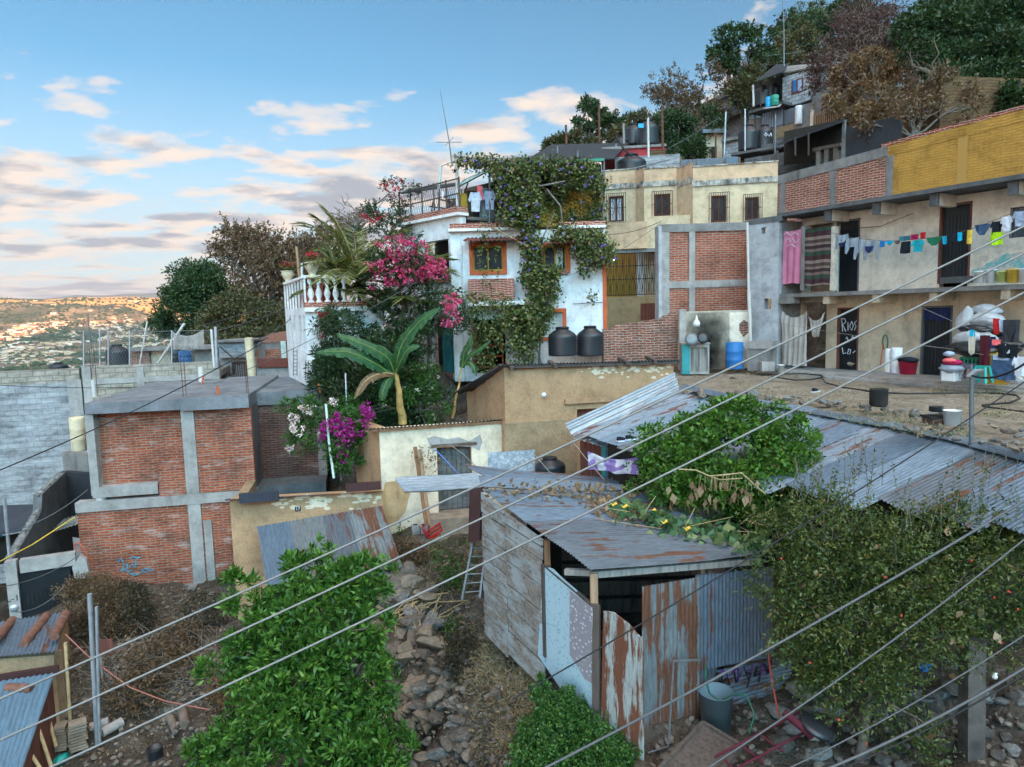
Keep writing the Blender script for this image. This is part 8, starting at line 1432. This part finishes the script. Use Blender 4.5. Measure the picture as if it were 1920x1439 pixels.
# cloths and sheets hung lower down
F = Fr(None, None, None, (1100, 860, 14.6), (1200, 860, 13.9), -5); cloth(F, 'sheet', 'white_cloth', 1103, 851, 1197, 886, 0, .05, 3, .12, None, 'white and purple sheet hung before the dark room', cat='sheet'); t_ = NT('purple_cloth', .9); t_.col(t_.mix(t_.ramp(t_.noise(t_.obj, 2.2, 2), [(.48, 0), (.5, 1)]), (.55, .55, .62), (.25, .17, .42))); bpy.data.objects[-1 if False else 'sheet'].data.materials[0] = M['purple_cloth']
F = Fr(None, None, None, (915, 870, 16.9), (1003, 870, 17.1), -5); t_ = NT('mattress', .95); t_.col(t_.ramp(t_.vor(t_.obj, 14), [(.2, (.42, .47, .52)), (.7, (.25, .29, .33))])); cloth(F, 'mattress', 'mattress', 915, 846, 1003, 893, 0, .02, 1, 0, None, 'grey spotted mattress standing in front of the adobe house', cat='mattress')
F = Fr(None, None, None, (320, 640, 26.6), (384, 640, 26.7), 0); cloth(F, 'sheet', 'grey_cloth', 321, 618, 382, 655, 0, .08, 3, .25, None, 'pale dusty sheet draped over the terrace fence', cat='sheet')
for nm, l, pts, m_ in (('plank', 'tallest brown plank leaning on the lime washed wall', ((778, 838, 17.4), (800, 985, 17.0)), 'wood_brown'), ('plank', 'second brown plank leaning on the lime washed wall', ((787, 843, 17.4), (805, 985, 17.05)), 'wood_tan')): tag(MB().beam(P(*pts[0]), P(*pts[1]), .1, .03).build(nm, m_), l, 'plank')
p = scatter(1, [(800, 985, 801, 986)]); q = np.array([tuple(P(RN.gauss(800, 14), RN.gauss(865, 14), 17.3)) for i in range(150)]); leaves('dried_plant', q, 'lf_dry', None, .07, .6, None, .5, 0, label='dried climbing plant on the lime washed wall left of the door', cat='plant')
# red crate, blocks, ladder
p = hit(815, 1005) + Vector((0, 0, .05)); t = thing('red_crate', 'bright red plastic crate tipped on the slope by the plank door', 'crate', tuple(p)); m = Matrix.Rotation(-.45, 4, 'Y') @ Matrix.Rotation(.4, 4, 'Z') @ Matrix.Rotation(.3, 4, 'X'); mb = MB(); mb.M = m
for i in range(5): mb.box(-.22, .22, -.16 + i * .07, -.13 + i * .07, .0, .03)
for z in (.1, .2, .3): mb.box(-.22, .22, -.17, -.15, z - .03, z).box(-.22, .22, .15, .17, z - .03, z).box(-.22, -.2, -.15, .15, z - .03, z).box(.2, .22, -.15, .15, z - .03, z)
for x in (-.21, .19):
    for y in (-.17, .15): mb.box(x, x + .02, y, y + .02, 0, .3)
mb.build('body', 'plastic_red', t)
for i, x in enumerate((779, 795)):
    p = hit(x, 998) + Vector((0, 0, .0)); t = thing('concrete_block', ['left hollow concrete block beside the red crate', 'right hollow concrete block beside the red crate'][i], 'block', tuple(p), .3); MB().wall(-.1, .1, -.2, .2, -.1, .1, []).build('body', 'concrete_light', t); MB().box(-.06, .06, -.06, .06, .2, .204).build('hollow', 'interior', t)  # thin dark plate on the solid block stands in for the shaded core
t = thing('ladder', 'grey metal ladder leaning beside the plank shack', 'ladder', tuple(P(880, 1130, 12.5))); tl = Vector(t.location); a, b, c_, d_ = P(887, 1018, 12.6) - tl, P(867, 1125, 12.1) - tl, P(913, 1018, 12.6) - tl, P(900, 1122, 12.1) - tl; MB().beam(a, b, .04, .06).build('rail', 'iron_grey', t); MB().beam(c_, d_, .04, .06).build('rail', 'iron_grey', t)
for i in range(6): k = (i + .6) / 6.4; MB().tube([a.lerp(b, k), c_.lerp(d_, k)], .014, 6).build('rung', 'iron_grey', t)
# left terrace and lower left clutter
def pole(x0, y0, x1, y1, Y, r, mat, label, Y2=None, name='pole'): tag(MB().tube([P(x0, y0, Y2 or Y), P(x1, y1, Y)], r, 6).build(name, mat), label, 'pole')
for q in [(168, 1114, 183, 1398, 12.9, .045, 'galv', 'thick pale metal pole at the lower left'), (181, 1138, 187, 1395, 12.8, .03, 'galv', 'thinner metal pole right beside the thick one at the lower left'), (346, 607, 295, 683, 26.6, .05, 'pipe_white', 'white pole leaning across the terrace fence'), (276, 603, 262, 683, 27, .03, 'pipe_white', 'thin white stick leaning on the terrace fence'), (396, 618, 402, 690, 26.4, .05, 'pipe_white', 'left white post at the end of the terrace fence'), (404, 613, 407, 690, 26.4, .06, 'galv', 'steel post at the end of the terrace fence'),
   (556, 463, 562, 525, 24, .05, 'wood_tan', 'wooden post rising behind the balustrade'), (566, 494, 567, 562, 23, .045, 'pipe_white', 'short white pole at the side railing'), (1061, 235, 1062, 272, 34, .06, 'rebar', 'short dark pole left behind the canopy'), (1123, 200, 1124, 268, 34, .06, 'rebar', 'tall rusty pole behind the canopy'), (1241, 200, 1243, 282, 33, .06, 'rebar', 'rusty pole right of the rooftop tanks'), (1215, 222, 1216, 295, 31, .05, 'pipe_white', 'thin white pole in front of the tall rooftop tank'), (1397, 205, 1397, 284, 33, .04, 'galv', 'pale thin pole before the left terrace tank'), (1361, 210, 1358, 292, 33, .04, 'galv', 'grey thin pole left of the white shed'), (1454, 214, 1453, 290, 32, .04, 'iron_grey', 'dark thin pole right of the terrace tanks'), (1412, 160, 1413, 200, 40, .06, 'pipe_white', 'white post at the hillside balcony corner'), (1342, 248, 1342, 298, 38, .05, 'rebar', 'rusty pole before the stone hut'), (1169, 232, 1170, 270, 35, .06, 'wood_grey', 'grey stub pole behind the small rooftop tank')]: pole(*q)
t = thing('roof_antenna', 'tall thin mast over the hillside house against the sky', 'antenna', tuple(P(1470, 125, 40))); tl = Vector(t.location); MB().tube([(0, 0, 0), P(1470, 60, 40) - tl, P(1467, -10, 40) - tl], [.05, .03, .015], 5).build('mast', 'iron_grey', t); MB().tube([P(1440, 105, 40) - tl, P(1510, 97, 40) - tl], .012, 4).build('crossbar', 'iron_grey', t)
t = thing('television_antenna', 'television antenna on a braced mast at the left roof terrace', 'antenna', tuple(P(174, 690, 24.8))); tl = Vector(t.location); MB().tube([(0, 0, 0), P(164, 588, 24.8) - tl], .025, 5).tube([P(189, 678, 24.8) - tl, P(170, 620, 24.8) - tl], .015, 4).build('mast', 'iron_grey', t); mb = MB().tube([P(143, 609, 24.8) - tl, P(163, 603, 24.8) - tl], .015, 4); [mb.tube([P(x, y - 2, 24.6) - tl, P(x + 3, y + 3, 25) - tl], .008, 3) for x, y in ((145, 608), (151, 606), (157, 604))]; mb.build('dipole', 'iron_grey', t)
for i, (x, w, h, l) in enumerate(((116, 24, 50, 'left stack of clay roof tiles by the adobe corner'), (148, 30, 56, 'right taller stack of clay roof tiles by the adobe corner'))):
    t = thing('tile_stack', l, 'tile stack', tuple(P(x, 1402, 12.9)), .3 + .3 * i); mb = MB(); s = 12.9 / FP; n = 9
    for k in range(n): z = k * h * s / n; w_ = w * s / 2; o_ = RN.uniform(-.02, .02); mb.box(-w_ + o_, w_ + o_, -.13, .13, z, z + h * s / n * .72)
    mb.build('tiles', 'stone_tan', t)
for x0, y0, x1, y1, r, m_, l in ((192, 1383, 230, 1362, .10, 'concrete_light', 'pale round log lying by the metal poles'), (170, 1372, 205, 1360, .09, 'concrete_light', 'shorter pale log behind the first one'), (318, 1352, 332, 1378, .09, 'bark', 'left dark log under the laurel tree'), (342, 1338, 348, 1368, .10, 'bark', 'right dark log under the laurel tree')):
    a, b = hit(x0, y0), hit(x1, y1); tag(MB().tube([a + Vector((0, 0, r)), b + Vector((0, 0, r))], r, 10).build('log', m_), l, 'log')
p = hit(197, 1225); t = thing('brown_board', 'square brown board propped up in the rubbish at the lower left', 'board', tuple(P(197, 1228, 14.3)), .2); MB().box(-.17, .17, 0, .03, 0, .34).build('board', 'frame_wood', t); MB().beam((-.1, .02, 0), (-.1, .02, -.8), .04, .04).build('stake', 'wood_grey', t)
p = hit(115, 1438) + Vector((0, 0, .15)); tag(MB().rock(p, .22, 4, .7, 2).build('jerry_can', 'plastic_teal'), 'dark teal can at the bottom edge by the adobe corner', 'can')
wire('pale red rope strung across the lower left slope', [(123, 1190, 13.2), (172, 1237, 13), (245, 1290, 13), (310, 1315, 12.7), (392, 1331, 12.2)], .013, 'rope_red', 'rope', 'rope', n=3)
wire('yellow rope from the stepped wall to the brick house', [(-10, 1058, 15), (60, 1022, 16.5), (140, 970, 18.2)], .015, 'c_yel', 'rope', 'rope'); wire('orange hose hanging at the brick house corner', [(150, 1034, 17.9), (141, 1028, 17.9), (140, 1020, 17.9), (148, 1018, 17.9), (158, 1030, 17.9), (167, 1050, 17.9), (162, 1058, 17.9)], .015, 'hose_orange', 'hose', 'hose', n=2)
mb = MB(); A, B = P(92, 1000, 20.2), P(140, 985, 19.4)
for i in range(8): a = A.lerp(B, i / 7); mb.beam(a, a + Vector((.35, .3, .35)), .07, .03)
mb.beam(A + Vector((.05, .05, .1)), B + Vector((.05, .05, .1)), .05, .05).beam(A + Vector((.3, .25, .3)), B + Vector((.3, .25, .3)), .05, .05); tag(mb.build('pallet', 'wood_grey'), 'broken slatted pallet beside the brick house', 'pallet')
# lower right clutter
t = thing('broken_table', 'dark brown broken table top lying at the bottom edge', 'table', tuple(P(1310, 1425, 8.3))); tl = Vector(t.location); q = [P(1318, 1358, 8.9), P(1390, 1402, 8.5), P(1330, 1475, 7.7), P(1232, 1450, 7.9)]; MB().slab(*[x - tl for x in q], .03).build('top', 'wood_dark', t); mb = MB()
for a, b in ((0, 1), (1, 2), (2, 3), (3, 0)): mb.beam(q[a] - tl + Vector((0, 0, .02)), q[b] - tl + Vector((0, 0, .02)), .05, .05)
mb.build('rim', 'wood_dark', t)
t = thing('scrap_ladder', 'rusty red metal frame lying on the stones', 'frame', tuple(P(1450, 1400, 8.2))); tl = Vector(t.location); mb = MB()
for a, b in (((1380, 1442, 7.9), (1530, 1362, 8.3)), ((1340, 1420, 8.1), (1500, 1335, 8.5)), ((1360, 1425, 8.05), (1400, 1470, 7.8)), ((1425, 1378, 8.3), (1470, 1410, 8.1)), ((1390, 1398, 8.2), (1432, 1432, 8.0))): mb.tube([P(*a) - tl, P(*b) - tl], .018, 6)
mb.build('bars', 'maroon', t); tag(MB().tube([P(1470, 1336, 8.2), P(1525, 1382, 8.0)], .05, 10).build('roller', 'maroon'), 'dark red roller lying beside the black lid', 'roller'); mb = MB(); mb.M = Matrix.Rotation(R(10), 4, 'X') @ Matrix.Rotation(R(22), 4, 'Y'); mb.lathe([(0, .03), (.16, .03), (.21, 0), (.21, -.03), (0, -.03)], n=22); o = mb.build('black_lid', 'tank_black'); o.location = P(1531, 1362, 8.1); tag(o, 'large round black lid lying on the stones', 'lid')
wire('red pipe rising beside the graffiti sheet', [(1440, 1198, 8.9), (1442, 1240, 8.8), (1450, 1290, 8.6), (1460, 1345, 8.5)], .014, 'red_paint', 'pipe', 'pipe', n=3); wire('dark green hose running from the trash can', [(1324, 1245, 9.1), (1322, 1270, 9.1), (1330, 1300, 9.2), (1350, 1315, 9.2), (1378, 1300, 9.1), (1400, 1305, 9.0), (1415, 1340, 8.9), (1405, 1375, 8.8)], .012, 'hose_green', 'hose', 'hose', n=3)
t = thing('concrete_pillar', 'square concrete utility pillar among the stones at the right', 'pillar', tuple(P(1822, 1440, 8.1))); s = 8.1 / FP; MB().beam((0, 0, -.2), (0, .1, 1.65), .22, .2).build('shaft', 'stone_dark', t); MB().lathe([(0, 0), (.03, 0), (.035, .03), (.02, .05), (.03, .07), (0, .08)], (.16, -.1, 1.25), 10).build('insulator', 'plastic_white', t)
tag(MB().rock(P(1735, 1250, 8.4), .1, 3, .9).build('blue_bag', 'plastic_blue'), 'crumpled blue bag hanging under the fruit tree', 'bag')
p = hit(1790, 1300); tag(MB().rock(p + Vector((0, 0, .4)), .08, 6, .8).build('silver_bag', 'galv'), 'crumpled silver wrapper beside the concrete pillar', 'wrapper')
# coloured strings with pegs by the plank door
wire('blue string with pegs crossing the plank door', [(818, 845, 17.2), (840, 868, 16.8), (862, 892, 15.6)], .012, 'rope_blue', 'string', 'string', n=2); wire('pale string crossing from the door to the tin sheets', [(845, 835, 17.6), (870, 853, 16.8), (893, 876, 15.2)], .01, 'cable_pale', 'string', 'string', n=2); wire('pale pegged string from the silver roof corner', [(1072, 826, 15.3), (1100, 862, 14.6), (1133, 900, 13.8)], .01, 'cable_pale', 'string', 'string', n=2)
wire('pale pegged string over the black tank', [(1000, 850, 15.5), (1030, 885, 15), (1045, 893, 14.6)], .01, 'cable_pale', 'string', 'string', n=2)
# ---- overhead cables ----
CW = [('lowest left to right of the three thick pale cables', [(-60, 1462 + 0, 4.6), (95, 1439 - 60 + 0, 4.6)], 0, 0)]
for l, a, b, r, m_ in [('uppermost of the three thick pale cables crossing the whole view', (-40, 1328, 4.4), (1960, 405, 5.6), .0088, 'cable_pale'), ('middle of the three thick pale cables crossing the whole view', (-40, 1406, 4.4), (1960, 455, 5.6), .0088, 'cable_pale'), ('lowest of the three thick pale cables crossing the whole view', (60, 1455, 4.4), (1960, 528, 5.6), .0088, 'cable_pale'),
     ('thin black cable rising past the white tin panel to the right edge', (960, 1312, 5.2), (1960, 690, 6.5), .0065, 'cable_black'), ('thick grey cable crossing below the trash can', (960, 1472, 4.8), (1960, 915, 5.6), .011, 'cable_grey'), ('grey cable crossing the fruit tree', (1320, 1445, 4.8), (1960, 980, 5.4), .0075, 'cable_grey'), ('thin dark cable low at the right by the concrete pillar', (1460, 1450, 4.8), (1960, 1165, 5.4), .006, 'cable_grey'), ('upper strand of the dark cable bundle in the lower right corner', (1520, 1455, 4.6), (1960, 1228, 5.2), .011, 'cable_grey'), ('lower strand of the dark cable bundle in the lower right corner', (1535, 1460, 4.6), (1960, 1240, 5.2), .007, 'cable_black'), ('black cable with a thick end at the right over the barrel', (1822, 705, 9), (1960, 650, 8), .014, 'cable_black'),
     ('dark cable sloping down across the left block wall', (-30, 894, 15), (490, 645, 21), .016, 'cable_black'), ('thin dark wire across the upper block wall', (-10, 722, 21), (420, 716, 24), .01, 'cable_black'), ('wire running from the roof terrace to the palm', (400, 720, 22), (780, 530, 20), .01, 'cable_grey'), ('wire from the left edge to the white annex', (380, 625, 30), (560, 566, 25), .012, 'cable_grey'), ('upper wire pair member to the annex corner', (370, 612, 30), (640, 520, 25), .010, 'cable_grey'), ('wire from the ruined rooms to the annex', (470, 638, 27), (545, 598, 24), .016, 'cable_grey'),
     ('thin wire at the left edge above the gate', (10, 1000, 16), (165, 918, 17), .012, 'cable_grey'), ('wire crossing the gate pillar', (-10, 1102, 14), (150, 1040, 16), .010, 'cable_grey'), ('wire crossing the black gate', (30, 1148, 14), (120, 1100, 15), .010, 'cable_grey'), ('upper wire from the beige house to the vine', (1120, 440, 24), (1240, 415, 25), .010, 'cable_black'), ('lower wire from the brick gable to the white house', (1060, 520, 23.5), (1240, 418, 25), .010, 'cable_grey'), ('thin wire over the hillside trees', (1160, 325, 34), (1350, 220, 40), .015, 'cable_grey'), ('black slanted pole over the beige parapet', (1155, 255, 33), (1185, 292, 31), .05, 'cable_black')]: wire(l, [a, b], r, m_, sag=.06 if r < .012 and a[2] < 7 else .15, n=20)
tag(MB().tube([P(1181, 318, 29), P(1255, 300, 30)], .03, 5).build('roof_pipe', 'iron_grey'), 'slanting grey pipe on the beige house roof', 'pipe')
tag(MB().tube([P(8, 935, 16.5), P(18, 1045, 16.6)], .04, 6).build('gate_pole', 'galv'), 'thin galvanised pole standing behind the gate pillar', 'pole')
# ================= evening haze =================
def mk_haze():
    m = bpy.data.materials.new('haze'); m.use_nodes = True; t = m.node_tree; t.nodes.clear(); v = t.nodes.new('ShaderNodeVolumePrincipled'); o = t.nodes.new('ShaderNodeOutputMaterial')
    v.inputs['Color'].default_value = (.80, .86, .95, 1); v.inputs['Density'].default_value = .00008; v.inputs['Anisotropy'].default_value = .3; t.links.new(v.outputs[0], o.inputs['Volume']); M['haze'] = m
    MB().box(-10500, 10500, -1100, 13500, -420, 460).build('haze', 'haze', kind='stuff', label='thin evening haze over the valley', cat='haze')
mk_haze()
